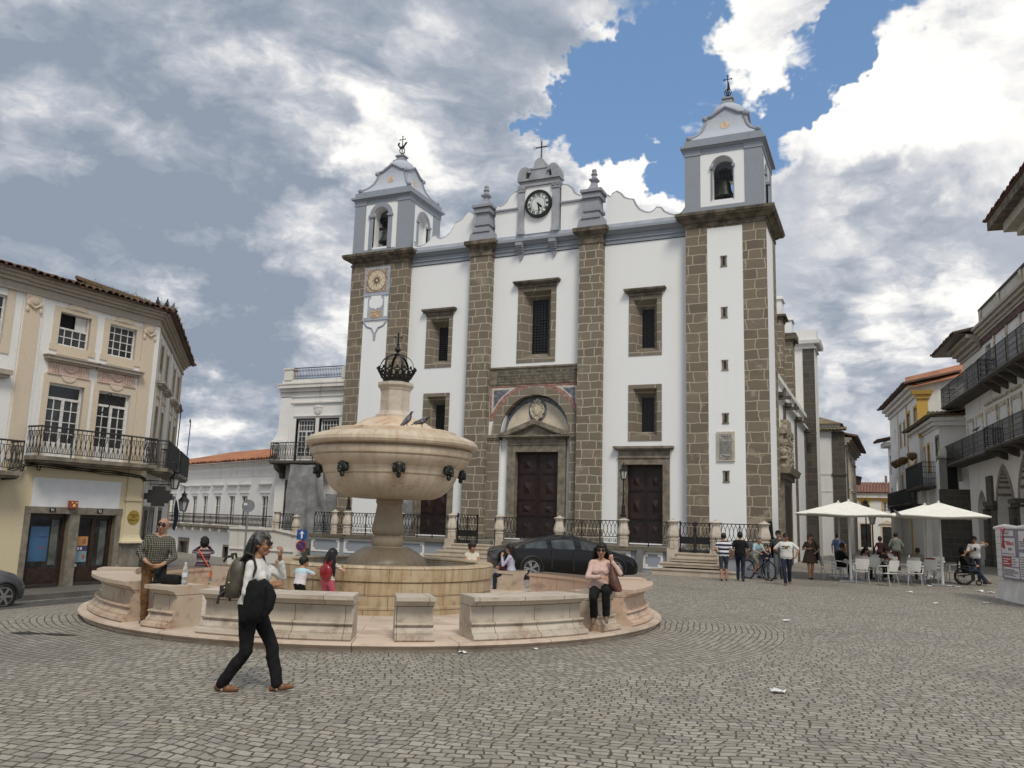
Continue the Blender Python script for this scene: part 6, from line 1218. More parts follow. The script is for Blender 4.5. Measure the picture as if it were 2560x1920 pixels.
# ------------------------------------------------------------------ people
def fab(name,col,var=.12,rough=.85,scale=14): return M(name,col,rough,var,scale,bmp=.25,bs=90,spec=.2)
SKIN=M('skin_light',(.42,.235,.155),.55,.10,12,spec=.3); SKIN_T=M('skin_tanned',(.33,.17,.105),.55,.1,12,spec=.3)
HAIR_K=M('black_hair',(.012,.010,.009),.5,.4,30,spec=.35); HAIR_G=M('grey_streaked_hair',(.085,.082,.08),.55,.75,26,spec=.3); HAIR_B=M('brown_hair',(.10,.045,.025),.55,.3,30); HAIR_D=M('dark_brown_hair',(.022,.014,.011),.55,.3,30)
BLACKF=fab('black_fabric',(.011,.011,.012),.25); NAVY=fab('navy_denim',(.02,.026,.045),.3); WHITEF=fab('white_cotton',(.62,.61,.59),.05); LIPS=M('lip_colour',(.28,.085,.07),.5,.1,10); LENS=M('dark_sunglass_lens',(.006,.006,.007),.08,.1,3,spec=.7); BROWNS=M('brown_leather',(.17,.075,.03),.5,.25,12); BLACKS=M('black_shoe_leather',(.012,.011,.011),.5,.2,12)
def stripes(name,c1,c2,period,duty=.5,off=0,axis=2,c3=None):
    m,t,b,tc=newmat(name); z=t.xyz(tc.outputs['Object'])[axis]; f=t.math('FRACT',t.math('ADD',t.math('MULTIPLY',z,1/period),off)); c=t.mix(t.math('GREATER_THAN',f,duty),c1,c2)
    if c3: f2=t.math('FRACT',t.math('ADD',t.math('MULTIPLY',z,1/period/2.7),.3)); c=t.mix(t.math('MULTIPLY',t.math('GREATER_THAN',f2,.72),.8),c,c3)
    setb(t,b,'Base Color',c); b.inputs['Roughness'].default_value=.85; b.inputs['Specular IOR Level'].default_value=.2; return m
def checks(name,base,line,s=.035):
    m,t,b,tc=newmat(name); x,y,z=t.xyz(tc.outputs['Object']); g=lambda v:t.math('GREATER_THAN',t.math('FRACT',t.math('MULTIPLY',v,1/s)),.62)
    f=t.math('MAXIMUM',t.math('MULTIPLY',t.math('ADD',g(t.math('ADD',x,t.math('MULTIPLY',y,.8))),g(z)),.6),0); c=t.mix(f,base,line); setb(t,b,'Base Color',c); b.inputs['Roughness'].default_value=.85; b.inputs['Specular IOR Level'].default_value=.2; return m
def gradz(name,c1,c2,z0,z1):
    m,t,b,tc=newmat(name); z=t.xyz(tc.outputs['Object'])[2]; setb(t,b,'Base Color',t.mix(t.ramp(z,z0,z1),c1,c2)); b.inputs['Roughness'].default_value=.85; b.inputs['Specular IOR Level'].default_value=.2; return m
def IK(a,c,l1,l2,hint):
    a,c,h=Vector(a),Vector(c),Vector(hint); d=c-a; L=min(d.length,(l1+l2)*.999); dn=d.normalized(); x=(l1*l1-l2*l2+L*L)/(2*L); r=math.sqrt(max(0,l1*l1-x*x)); p=h-dn*h.dot(dn); p=p.normalized() if p.length>1e-6 else Vector((0,0,1)); return a+dn*x+p*r, a+dn*L
def person(name,label,loc,rz,height,mats,pose={},vox=.012,fem=False,fat=1.0,hair=None,sleeve=2.0,leg=2.0,hem=-.02,loose=1.0,neckline=0,facecol=SKIN,shoes=None,child=False,detail=False):
    """one continuous body mesh: capsules and lofts fused by a voxel remesh, coloured by body zone.  front = -y, right hand = -x, unit height 1.70"""
    G=lambda k,d: pose.get(k,d)
    S=height/1.70; root=thing(name,label,'person',loc,rz); root.scale=(S,S,S)
    pel=Vector(G('pel',(0,0,.93))); lean=R_(G('lean',2)); side=R_(G('side',0)); tw=R_(G('twist',0))
    T=Matrix.Translation(pel)@Matrix.Rotation(side,4,'Y')@Matrix.Rotation(lean,4,'X')@Matrix.Rotation(tw,4,'Z')
    sw=(.175 if not fem else .155)*(1.0+.0*fat); caps=[]; mb=MB()
    # torso
    if fem: rg=[(-.10,.10,.09,0),(-.05,.165,.115,.005),(.01,.180,.122,.008),(.08,.165,.112,.0),(.16,.132,.094,-.005),(.24,.140,.102,-.01),(.31,.152,.122,-.018),(.37,.155,.108,-.008),(.43,.145,.085,.0),(.475,.10,.065,.005),(.51,.058,.052,0)]
    else: rg=[(-.10,.10,.09,0),(-.05,.16,.11,.0),(.01,.168,.113,0),(.08,.16,.108,0),(.16,.153,.105,-.005),(.24,.165,.112,-.008),(.31,.178,.118,-.008),(.38,.182,.112,0),(.44,.168,.09,.005),(.485,.11,.068,.008),(.515,.06,.055,0)]
    rings=[]
    for z,hx,hy,oy in rg:
        kf=1+(fat-1)*max(0,1-abs(z-.12)/.36); kx=kf*(loose if -.02<z<.45 else 1); N=20
        rings.append([T@Vector((hx*kx*math.copysign(abs(math.cos(2*PI*k/N))**.85,math.cos(2*PI*k/N)),oy-(kf-1)*.05+hy*kx*math.copysign(abs(math.sin(2*PI*k/N))**.9,math.sin(2*PI*k/N)),z)) for k in range(N)])
    mb.loft(rings)
    if fem and not child:
        for sg in (-1,1): p=T@Vector((sg*.072,-.095,.29)); mb.ell(p,(.068*fat,.06*fat,.07),10,8)
    def cap(p0,r0,p1,r1,lab,geo=True):
        p0,p1=Vector(p0),Vector(p1); caps.append((p0,r0,p1,r1,lab))
        if not geo: return
        n=10; t_=(p1-p0); L=t_.length
        if L<1e-6: mb.ell(p0,(r0,)*3,n,8); return
        t_.normalize(); pts=[];rr=[]
        for k in range(4): a=PI/2*k/3.3; pts.append(p0-t_*r0*math.cos(a)*.98); rr.append(max(.001,r0*math.sin(a)))
        pts.append(p0+t_*0.0); rr.append(r0); pts.append(p1); rr.append(r1)
        for k in range(4): a=PI/2*(1-k/3.3) ; a=PI/2*k/3.3; pts.append(p1+t_*r1*math.sin(a+.02)*.98); rr.append(max(.001,r1*math.cos(a)))
        mb.tube(pts,rr,n)
    # legs
    for sg,sd in ((-1,'R'),(1,'L')):
        hip=T@Vector((sg*.088,0,-.03)); ank=Vector(G('foot'+sd,(sg*.10,.0,.075))); knee,ank=IK(hip,ank,.44,.405,G('knee'+sd,(sg*.1,-1,.05)))
        k=fat**.6*(1.06 if fem else 1)*(loose**.6)*G('legk',1); segs=[(hip,.088*k,knee,.056*k),(knee,.056*k,ank,.038*k if leg<1.9 else .052*k)]
        pos=0
        for i,(a,ra,b_,rb) in enumerate(segs):
            f=leg-i
            if f>=1: cap(a,ra,b_,rb,'pants')
            elif f<=0: cap(a,ra*.9,b_,rb*.92,'skin')
            else: m_=a.lerp(b_,f); rm=ra+(rb-ra)*f; cap(a,ra*1.02,m_,rm*1.18,'pants'); cap(m_,rm*.92,b_,rb*.9,'skin')
        calf=knee.lerp(ank,.32)+Vector(G('calfdir',(0,.018,0))); cap(calf,.05*k,calf.lerp(ank,.3),.046*k,'pants' if leg>1.5 else 'skin')
        fd=Vector(G('toe'+sd,(sg*.12,-1,0))).normalized(); dn=Vector((0,0,-1)); heel=ank-fd*.05+dn*.045*1; 
        upv=Vector(G('sole',(0,0,-1)))
        toe=heel+fd*.205+Vector((0,0,-.008)); cap(heel,.036,heel.lerp(toe,.55)+Vector((0,0,.004)),.036,'shoe'); cap(heel.lerp(toe,.5),.037,toe,.029,'shoe'); cap(ank,.036,heel+fd*.06,.038,'sock' if 'sock' in mats else 'shoe')
    # arms and hands
    for sg,sd in ((-1,'R'),(1,'L')):
        sh=T@Vector((sg*sw,.0,.415)); wr=Vector(G('hand'+sd,(sg*.25,-.04,.86))); el,wr=IK(sh,wr,.285,.25,G('elb'+sd,(sg*.6,.8,-.3)))
        k=(fat**.5)*(1 if not fem else .92); ls=loose
        cap(T@Vector((sg*sw*.45,.0,.44)),.052*k,sh,.056*k,'shirt')
        segs=[(sh,.054*k,el,.041*k),(el,.041*k,wr,.028*k)]
        for i,(a,ra,b_,rb) in enumerate(segs):
            f=sleeve-i
            if f>=1: cap(a,ra*ls,b_,rb*ls,'shirt')
            elif f<=0: cap(a,ra*.9,b_,rb*.95,'skin')
            else: m_=a.lerp(b_,f); rm=ra+(rb-ra)*f; cap(a,ra*1.03*ls,m_,rm*1.2*ls,'shirt'); cap(m_,rm*.9,b_,rb*.95,'skin')
        hd=(wr-el).normalized(); hdir=Vector(G('hd'+sd,tuple(hd))).normalized(); pn=Vector(G('palm'+sd,(-sg*1.0,.0,-.15))); pn=(pn-hdir*pn.dot(hdir)).normalized(); ac=hdir.cross(pn)  # across the palm
        pc=wr+hdir*.045
        for q in (-.022,-.008,.008,.022): cap(wr+hdir*.01+ac*q*.6,.017,wr+hdir*.08+ac*q,.0145,'skin')
        curl=G('curl'+sd,.5)
        for j,(q,L) in enumerate(((-.029,.066),(-.010,.076),(.010,.072),(.027,.056))):
            p=wr+hdir*.082+ac*q; d_=hdir.copy()
            for sgm,fr in enumerate((.42,.32,.26)):
                ang=curl*(.55+.5*sgm); d2=(hdir*math.cos(ang)+pn*math.sin(ang)).normalized(); e_=p+d2*L*fr; cap(p,.0095-.001*sgm,e_,.0088-.001*sgm,'skin'); p=e_
        ts=-1 if G('thumbflip'+sd,False) else 1
        tb=wr+hdir*.025+ac*(-.026*sg*ts*(-1)); tv=(hdir*.8+ac*(-.6*sg*ts*(-1))+pn*.5*(.4+curl)).normalized(); t1=tb+tv*.036; cap(tb,.0135,t1,.0115,'skin'); cap(t1,.0115,t1+(tv+hdir*.4+pn*.3*curl).normalized()*.028,.009,'skin')
    # neck and head
    HS=1.28 if child else 1.07
    nb=T@Vector((0,.008,.50)); hy,hp,hr=R_(G('yaw',0)),R_(G('pitch',0)),R_(G('roll',0))
    hc=T@Vector((0,G('headf',-.02),.635+(.03 if child else 0))); 
    MH=Matrix.Translation(hc)@Matrix.Rotation(hr,4,'Y')@Matrix.Rotation(hy,4,'Z')@Matrix.Rotation(hp,4,'X')@Matrix.Scale(HS,4)
    H=lambda x,y,z: MH@Vector((x,y,z)); R3=MH.to_3x3()
    cap(nb-Vector((0,0,.05)),.056 if not fem else .049,H(0,.012,-.055),.052 if not fem else .044,'skin')
    def he(c,r,lab='skin'): mb.ell(H(*c),r,14,10,M=R3); caps.append((H(*c),min(r)*HS*.9,H(*c),min(r)*HS*.9,lab))
    he((0,.012,.025),(.074,.092,.092)); he((0,-.012,-.03),(.060,.072,.075)); he((0,-.045,-.085),(.036,.038,.030)); he((0,-.060,.005),(.054,.036,.060))
    cap(H(0,-.088,.012),.010*HS,H(0,-.108,-.026),.0135*HS,'skin'); he((0,-.103,-.030),(.018,.014,.011)); he((0,-.088,-.062),(.024,.014,.008),'lips'); he((0,-.086,-.072),(.020,.013,.008),'lips')
    for sg in (-1,1): he((sg*.076,.012,-.008),(.010,.022,.032)); he((sg*.045,-.062,-.025),(.022,.024,.024)); caps.append((H(sg*.032,-.090,.012),.013*HS,H(sg*.034,-.090,.012),.013*HS,'eye')); caps.append((H(sg*.020,-.097,.034),.010*HS,H(sg*.046,-.088,.036),.009*HS,'brow'))
    # fuse
    me=bpy.data.meshes.new('body'); me.from_pydata(mb.v,[],mb.f); tmp=lnk(bpy.data.objects.new('tmp',me)); md=tmp.modifiers.new('r','REMESH'); md.mode='VOXEL'; md.voxel_size=vox; md.adaptivity=0
    sm=tmp.modifiers.new('s','SMOOTH'); sm.factor=.5; sm.iterations=3
    dg=bpy.context.evaluated_depsgraph_get(); m2=bpy.data.meshes.new_from_object(tmp.evaluated_get(dg)); bpy.data.objects.remove(tmp)
    m2.name='body'; nv=len(m2.vertices); co_=np.empty(nv*3); m2.vertices.foreach_get('co',co_); co_=co_.reshape(-1,3); nf=len(m2.polygons); ce=np.empty(nf*3); m2.polygons.foreach_get('center',ce); ce=ce.reshape(-1,3)
    labs=['skin','shirt','pants','shoe','sock','lips','eye','brow']
    def classify(C):
        best=np.full(len(C),1e9); lab=np.zeros(len(C),int)
        Ti=np.array(T.inverted()); L_=C@Ti[:3,:3].T+Ti[:3,3]
        zs=[r[0] for r in rg]; hx=np.interp(L_[:,2],zs,[r[1] for r in rg])*fat*loose; hyy=np.interp(L_[:,2],zs,[r[2] for r in rg])*fat*loose
        dt=(np.sqrt((L_[:,0]/hx)**2+(L_[:,1]/hyy)**2)-1)*np.minimum(hx,hyy)*.8; dt=np.where((L_[:,2]<-.12)|(L_[:,2]>.53),.2,dt)
        hz=hem+.01*np.sin(L_[:,0]*40); v=neckline; ncl=(L_[:,2]>.485)|((L_[:,2]>.485-v+np.abs(L_[:,0])*v*12)&(L_[:,1]<0)&(v>0))
        tl=np.where(L_[:,2]<hz,2,np.where(ncl,0,1)); best=dt; lab=tl.copy()
        for p0,r0,p1,r1,l in caps:
            a=np.array(p0); d=np.array(p1)-a; dd=d@d; t_=np.clip(((C-a)@d)/dd,0,1) if dd>1e-12 else np.zeros(len(C)); q=a+np.outer(t_,d); ds=np.linalg.norm(C-q,axis=1)-(r0+(r1-r0)*t_)
            k=ds<best; best=np.where(k,ds,best); lab=np.where(k,labs.index(l),lab)
        return lab
    lab=classify(ce); ml=[mats.get('skin',facecol),mats['shirt'],mats['pants'],mats.get('shoe',BLACKS),mats.get('sock',WHITEF),mats.get('lips',LIPS),mats.get('eye',M('eye_dark',(.05,.035,.03),.3,.2,9)),mats.get('brow',HAIR_D)]
    for m_ in ml: m2.materials.append(m_)
    m2.polygons.foreach_set('material_index',lab.astype(np.int32)); m2.polygons.foreach_set('use_smooth',[True]*nf)
    # cloth folds
    vl=np.zeros(nv,bool); lp=np.empty(len(m2.loops),np.int32); m2.loops.foreach_get('vertex_index',lp); pl=np.empty(nf,np.int32); m2.polygons.foreach_get('loop_total',pl); fl=np.repeat(lab,pl); vl[lp[(fl==1)|(fl==2)]]=True
    nr=np.empty(nv*3); m2.vertices.foreach_get('normal',nr); nr=nr.reshape(-1,3); amp=.011 if not detail else .012
    idx=np.nonzero(vl)[0]; o_=hash(name+label)%97
    for i in idx:
        p=co_[i]; f_=noise.noise(Vector((p[0]*11+o_,p[1]*11,p[2]*7)))*.6+noise.noise(Vector((p[0]*22+p[2]*12,p[1]*22+o_,p[2]*17-p[0]*9)))*.5; co_[i]+=nr[i]*f_*amp
    m2.vertices.foreach_set('co',co_.ravel()); m2.update()
    body=lnk(bpy.data.objects.new('body',m2)); body.parent=root
    # hair
    def hair_cap(mat,top=1.0,back=-.06,front=.045,vol=1.0,nm='hair',rough_=.006):
        h=MB(); h.ell((0,0,0),(1,1,1),28,20); keep=[]; vs=[]
        for v in h.v:
            x,y,z=v; p=Vector((x*.083*vol,.014+y*.100*vol,.028+z*.101*vol*top)); 
            k=noise.noise(p*60)*rough_+noise.noise(p*25)*rough_; p+=Vector(v)*k; vs.append(H(*p))
        fs=[]
        for f in h.f:
            c=sum((Vector(h.v[i]) for i in f),Vector())/len(f); y=.014+c.y*.1; z=.028+c.z*.101
            lim=front if y<-.05 else (front+(back-front)*min(1,max(0,(y+.05)/.07)))
            if z>lim: fs.append(f)
        q=MB(); q.v=[tuple(v) for v in vs]; q.f=fs; q.m=[0]*len(fs); o=q.build(nm,mat,body,smooth=60); sd=o.modifiers.new('t','SOLIDIFY'); sd.thickness=.012; sd.offset=-1
        return o
    def strands(mat,n,length,spread=1.0,r=.012,seed=1,wave=.01,back=.06,nm='hair_lengths',xr=1.0,dirv=(0,.0,-1)):
        rg_=random.Random(seed); q=MB(); dv=Vector(dirv).normalized()
        for k in range(n):
            a=rg_.uniform(-1.45,1.45); u=rg_.uniform(0,1); p=H(.080*math.sin(a)*xr,.012+.098*math.cos(a)*(1 if abs(a)<1.3 else .6),.06-.075*u); L=length*rg_.uniform(.75,1.08); pts=[p]; d_=(R3@Vector((math.sin(a)*.45*spread,math.cos(a)*.35*spread+back,-1))).normalized()
            for s_ in range(1,7):
                d_=(d_*.72+dv*.38+Vector((rg_.uniform(-1,1),rg_.uniform(-1,1),0))*wave*4).normalized(); pts.append(pts[-1]+d_*L/6)
            q.tube(pts,[r*.9,r*1.2,r*1.25,r*1.15,r,r*.7,r*.25],5)
        return q.build(nm,mat,body,smooth=60)
    def glasses(nm='sunglasses',mat=LENS):
        q=MB()
        for sg in (-1,1):
            rings=[]
            for dy in (0,.006): rings.append([H(sg*(.034+.029*math.cos(2*PI*k/14)),-.107+.016*abs(math.cos(2*PI*k/14)*.5+.5)*(1) -dy+.004,.012+.023*math.sin(2*PI*k/14)*(1.0)) for k in range(14)])
            q.loft(rings); q.tube([H(sg*.062,-.094,.018),H(sg*.078,-.04,.018),H(sg*.08,.02,.012)],.004,4)
        q.tube([H(-.01,-.114,.016),H(.01,-.114,.016)],.004,4); return q.build(nm,mat,body)
    ctx=dict(root=root,body=body,H=H,R3=R3,T=T,cap=hair_cap,strands=strands,glasses=glasses,S=S)
    return ctx
def W(root,p): return root.matrix_basis@Vector(p)
def facing(dx,dy): return math.atan2(dy,dx)+PI/2
RV=(.911,.412); FV=(-.412,.911)
def bpos(r,ph,z=0): a=FA+R_(ph); return (fx+r*math.cos(a),fy+r*math.sin(a),z)
# 1 woman walking past
p=person('person','woman with long grey streaked dark hair walking past in a white shirt and black trousers',(-6.15,7.2,0),facing(.93,.36),1.70,dict(shirt=WHITEF,pants=BLACKF,shoe=BROWNS,sock=WHITEF,skin=SKIN_T),dict(pel=(0,.065,.885),lean=2,legk=1.12,footR=(-.06,.29,.083),footL=(.05,-.255,.085),kneeR=(0,-1,.1),kneeL=(0,-1,.05),toeR=(0,-1,-.03),toeL=(0,-1,.16),handL=(.06,-.185,1.385),elbL=(.35,-.8,-1),hdL=(-.35,-.35,1),palmL=(-.3,.9,.2),curlL=1.5,handR=(-.17,-.17,1.10),elbR=(-.25,1,-.75),curlR=.8,pitch=4,headf=-.035),vox=.0085,fem=True,sleeve=1.75,hem=-.075,loose=1.04,detail=True,facecol=SKIN_T)
p['cap'](HAIR_G,1.02,-.07,.06,1.07); p['strands'](HAIR_K,70,.34,1.0,.011,3,.010,.30,dirv=(-.10,-.0,-1)); p['glasses']()
q=MB(); 
for k in range(26):
    a=-1.2+2.4*k/25; pts=[p['H'](.072*math.sin(a),-.03+.02*math.cos(a),.085-.02*abs(a)),p['H'](.088*math.sin(a),.045,.075-.045*abs(a)),p['H'](.07*math.sin(a),.105,.03-.02*abs(a)),p['H'](.03*math.sin(a),.125,-.01)]; q.tube(pts,[.008,.011,.012,.009],5)
q.build('swept_back_hair',HAIR_G,p['body'],smooth=60); q=MB(); q.ell(p['H'](0,.13,-.005),(.03,.012,.02),8,6); q.build('hair_clip',M('pale_horn_clip',(.5,.45,.36),.4,.1,9),p['body'])
q=MB(); q.tube([W(p['root'],(0,0,0))]*2,.001,3) if False else None
LEA=M('olive_leather',(.075,.066,.048),.45,.25,9,bmp=.2,bs=50); LEAD=M('dark_leather',(.025,.022,.018),.5,.2,12)
rt=p['root']; bpk=thing('backpack','olive brown leather backpack on the back of the woman walking past','backpack',tuple(W(rt,(-.02,.245,.95))),rt.rotation_euler.z,None,1.08)
q=MB(); rings=[]
for z,hx,hy in ((.0,.11,.06),(.02,.135,.085),(.10,.14,.095),(.24,.135,.09),(.33,.12,.075),(.375,.09,.05),(.39,.05,.025)):
    rings.append([(hx*math.copysign(abs(math.cos(a))**.55,math.cos(a)),hy*math.copysign(abs(math.sin(a))**.55,math.sin(a))+.0+z*-.10,z) for a in [2*PI*k/24 for k in range(24)]])
q.loft(rings); q.build('bag_body',LEA,bpk,smooth=50)
q=MB(); q.box(-.12,.12,.07,.112,.01,.12); q.tube([(-.135,.03,.13),(.135,.03,.13)],.006,4); q.build('lower_pocket',LEAD,bpk)
q=MB(); q.tube([(-.05,.03,.37),(-.05,.045,.42),(.05,.045,.42),(.05,.03,.37)],.012,6); q.tube([(0,.05,.40),(.02,.12,.39),(.05,.16,.34)],.014,5); q.build('top_handle',LEAD,bpk)
q=MB(); 
for sg in (-1,1): q.tube([(sg*.09,-.06,.36),(sg*.12,-.13,.44),(sg*.135,-.20,.42),(sg*.14,-.24,.30),(sg*.135,-.19,.16),(sg*.10,-.06,.06)],.014,6)
q.tube([(.13,.05,.08),(.15,.1,.03),(.155,.11,-.05)],[.008,.012,.016],5); q.tube([(-.13,.05,.08),(-.15,.1,.03),(-.155,.11,-.05)],[.008,.012,.016],5); q.build('strap',LEAD,bpk)
q=MB(); q.tube([(-.139,.02,.14),(-.137,.02,.3),(-.11,.01,.35)],.0035,4); q.tube([(.139,.02,.14),(.137,.02,.3),(.11,.01,.35)],.0035,4)
for s_ in (-.14,.14): q.ell((s_,.02,.15),(.006,.01,.01),6,5); q.ell((s_,.06,.1),(.006,.01,.01),6,5)
q.build('zip',M('brass_zip',(.35,.28,.14),.35,.1,9,.7),bpk)
# jacket over the near arm
q=MB(); rings=[]; rg_=random.Random(2)
prof=[(1.15,-.17,.05,.05),(1.125,-.17,.115,.075),(1.05,-.165,.15,.085),(.96,-.155,.155,.085),(.87,-.14,.15,.08),(.79,-.115,.135,.07),(.745,-.09,.11,.05),(.735,-.085,.04,.02)]
for z,y,hy,hx in prof:
    rings.append([W(rt,(-.21+hx*math.sin(a)*(1+.14*math.sin(5*a+z*9)),y+.08+hy*math.cos(a)*(1+.07*math.sin(4*a+z*13)),z+.02*math.sin(3*a+2))) for a in [2*PI*k/28 for k in range(28)]])
q.loft(rings); q.tube([W(rt,(-.25,-.19,1.10)),W(rt,(-.26,-.23,1.0)),W(rt,(-.26,-.21,.88)),W(rt,(-.25,-.17,.80))],[.04,.055,.05,.03],10); tag(q.build('jacket',BLACKF,None,smooth=60),'black jacket draped over the forearm of the woman walking past','jacket')
# 2 bald man on the platform
p=person('person','bald man in sunglasses and checked shirt standing with hands at his belt',bpos(5.06,-44.6,.125),facing(.60,-.80),1.62,dict(shirt=checks('checked_shirt',(.018,.02,.02),(.20,.19,.15),.034),pants=fab('tan_corduroy',(.15,.083,.038),.12),shoe=BLACKS),dict(lean=5,side=8,handR=(-.09,-.25,.97),elbR=(-1,.25,-.1),hdR=(.8,-.25,-.5),curlR=.7,handL=(.13,-.25,.93),elbL=(1,.5,-.2),hdL=(-.8,-.3,-.2),curlL=.8,footR=(-.10,.02,.075),footL=(.09,.08,.075),yaw=-6,roll=8,pel=(-.02,0,.925)),vox=.0095,fat=1.22,sleeve=1.55,hem=.045,loose=1.05,neckline=.03,detail=True)
p['glasses'](); q=MB(); 
for sg in (-1,1): q.ell(p['H'](sg*.078,.045,-.005),(.008,.03,.03),8,6)
q.build('grey_side_hair',HAIR_G,p['body']); rt=p['root']
q=MB(); q.loft([[W(rt,(-.155+dx,-.07+y,z)) for dx,y in ((0,0),(-.012,.04),(-.012,.10),(.0,.12))] for z,dx in ((.98,0),(.8,0),(.62,0),(.5,0))],closed=True); 
q.loft([[W(rt,(x,-.155+.02*math.sin(x*30),z)) for x in (.02,.08,.15,.2)]+[W(rt,(x,-.125,z)) for x in (.2,.15,.08,.02)] for z in (.96,.8,.62,.50)])
tag(q.build('dark_jacket',fab('dark_green_cloth',(.016,.022,.02),.3)),'dark jacket hanging from the waist of the bald man','jacket')
# sitting hidden neighbour behind him
bench_z=.735
SIT=dict(pel=(0,0,.56),footR=(-.1,-.42,.08),footL=(.1,-.42,.08),kneeR=(-.05,-.6,1),kneeL=(.05,-.6,1),lean=6)
def sit(**k): d=dict(SIT); d.update(k); return d
# pink sweater woman on the right hand block
PINKK=fab('pale_pink_knit',(.56,.40,.35),.06)
b0=bpos(5.20,42.5,.235); p=person('person','woman in a pale pink sweater and sunglasses sitting on a front bench block',b0,facing(.28,-.96),1.60,dict(shirt=PINKK,pants=BLACKF,shoe=M('taupe_suede',(.16,.115,.08),.8,.15,9)),dict(pel=(0,.02,.60),lean=2,footR=(-.11,-.18,.14),footL=(.10,-.30,.19),kneeR=(-.05,-1,.35),kneeL=(.02,-1,.5),toeR=(-.1,-1,-.35),toeL=(.1,-1,-.45),handR=(.0,-.245,.80),elbR=(-1,.2,-.4),hdR=(1,-.15,-.1),palmR=(0,.3,-1),curlR=.5,handL=(.19,-.20,1.07),elbL=(.8,-.1,-1),hdL=(-.2,-.1,1),palmL=(0,1,.2),curlL=1.4),vox=.0085,fem=True,fat=1.36,sleeve=1.9,hem=.0,loose=1.04,neckline=.035,detail=True)
p['cap'](HAIR_K,1.03,-.10,.052,1.12,rough_=.014); p['strands'](HAIR_K,56,.22,2.0,.019,5,.02,.15,xr=1.2); p['glasses'](); rt=p['root']
hb=thing('handbag','brown leather handbag hanging beside the woman in the pink sweater','handbag',tuple(W(rt,(.27,-.15,.56))),rt.rotation_euler.z); q=MB(); rings=[]
for z,hx,hy,oy in ((0,.10,.10,.0),(.02,.13,.13,0),(.10,.13,.14,0),(.22,.095,.10,-.01),(.34,.05,.05,-.02),(.42,.02,.02,-.03)): rings.append([(hx*.75*math.cos(a)-z*.20,hy*math.sin(a)+oy,z) for a in [2*PI*k/16 for k in range(16)]])
q.loft(rings); q.build('bag_body',M('chestnut_leather',(.105,.042,.026),.45,.25,8),hb,smooth=50); q=MB(); q.tube([(-.09,-.04,.40),(-.10,-.05,.50),(-.09,-.02,.54)],.016,6); q.tube([(-.07,.0,.40),(-.08,.04,.50),(-.09,-.02,.54)],.014,6); q.build('strap',M('chestnut_leather',(.1,.04,.02)),hb)
# the two women behind the basin
b0=bpos(5.0,154,.06); p=person('person','woman with short dark hair in a cream sleeveless top sitting behind the basin',b0,facing(.5,-.85),1.56,dict(shirt=fab('cream_knit',(.60,.56,.46),.06),pants=BLACKF),sit(lean=14,handR=(-.03,-.33,.60),elbR=(-.8,.4,-.3),handL=(.04,-.34,.62),elbL=(.8,.4,-.3),pitch=12,yaw=40),fem=True,fat=1.12,sleeve=.12,hem=.0)
p['cap'](HAIR_D,1.1,-.07,.045,1.18,rough_=.016)
b0=bpos(4.95,140.5,.02); p=person('person','woman with long black hair and lilac shirt sitting near the black car',b0,facing(-.90,-.25),1.58,dict(shirt=fab('lilac_cotton',(.42,.41,.52),.06),pants=NAVY),sit(lean=4,handR=(-.06,-.34,.70),elbR=(-.8,.4,-.4),handL=(.08,-.26,.98),elbL=(.4,.2,-1),hdL=(0,.1,1),curlL=1.2,pitch=4),fem=True,sleeve=1.9,hem=-.02,loose=1.08)
p['cap'](HAIR_K,1.03,-.08,.05,1.08); p['strands'](HAIR_K,44,.36,.9,.015,7,.006,.3); p['glasses'](); rt=p['root']
hb=thing('handbag','dark red leather handbag beside the lilac shirted woman','handbag',bpos(5.0,143.8,.59),rt.rotation_euler.z+.3); q=MB(); q.loft([[(hx*math.copysign(abs(math.cos(a))**.6,math.cos(a)),hy*math.copysign(abs(math.sin(a))**.6,math.sin(a)),z) for a in [2*PI*k/16 for k in range(16)]] for z,hx,hy in ((0,.20,.10),(.02,.23,.12),(.14,.22,.10),(.22,.17,.06),(.25,.12,.03))]); q.build('bag_body',M('burgundy_leather',(.075,.02,.028),.45,.2,8),hb,smooth=50); q=MB(); q.tube([(-.12,0,.22),(-.08,.02,.34),(.08,.02,.34),(.12,0,.22)],.012,6); q.build('strap',M('burgundy_leather',(.07,.02,.02)),hb)
# children at the basin
bp_=(-9.56,12.25,.12); p=person('person','small boy in a light blue and white t-shirt leaning on the fountain basin',bp_,facing(.05,1),1.03,dict(shirt=gradz('blue_to_white_cotton',(.62,.60,.64),(.42,.60,.66),1.12,1.17),pants=BLACKF,shoe=BLACKS),dict(lean=10,pel=(0,0,.80),footR=(-.09,.02,.07),footL=(.09,.0,.07),handR=(-.16,-.38,1.22),elbR=(-.9,.3,-.6),handL=(.24,-.38,1.20),elbL=(1,.5,-.5),yaw=-38,pitch=12),child=True,sleeve=.75,hem=.02,leg=1.2,loose=1.14,fat=1.05,vox=.012)
p['cap'](HAIR_K,1.06,-.06,.05,1.1)
bp_=(-8.98,12.28,.12); p=person('person','girl with very long black hair and pink trousers leaning on the fountain basin',bp_,facing(-.05,1),1.17,dict(shirt=stripes('cream_striped_cotton',(.55,.50,.40),(.2,.19,.18),.055,.72),pants=fab('pink_cotton',(.50,.115,.17),.08)),dict(lean=12,pel=(0,0,.84),handR=(-.22,-.36,1.18),elbR=(-.9,.3,-.6),handL=(.26,-.36,1.20),elbL=(1,.5,-.4),pitch=8,yaw=-10),child=True,fem=True,sleeve=.5,hem=.03,loose=1.08,vox=.012)
p['cap'](HAIR_K,1.05,-.09,.05,1.12); p['strands'](HAIR_K,70,.56,1.0,.019,9,.008,.2,xr=1.15); rt=p['root']
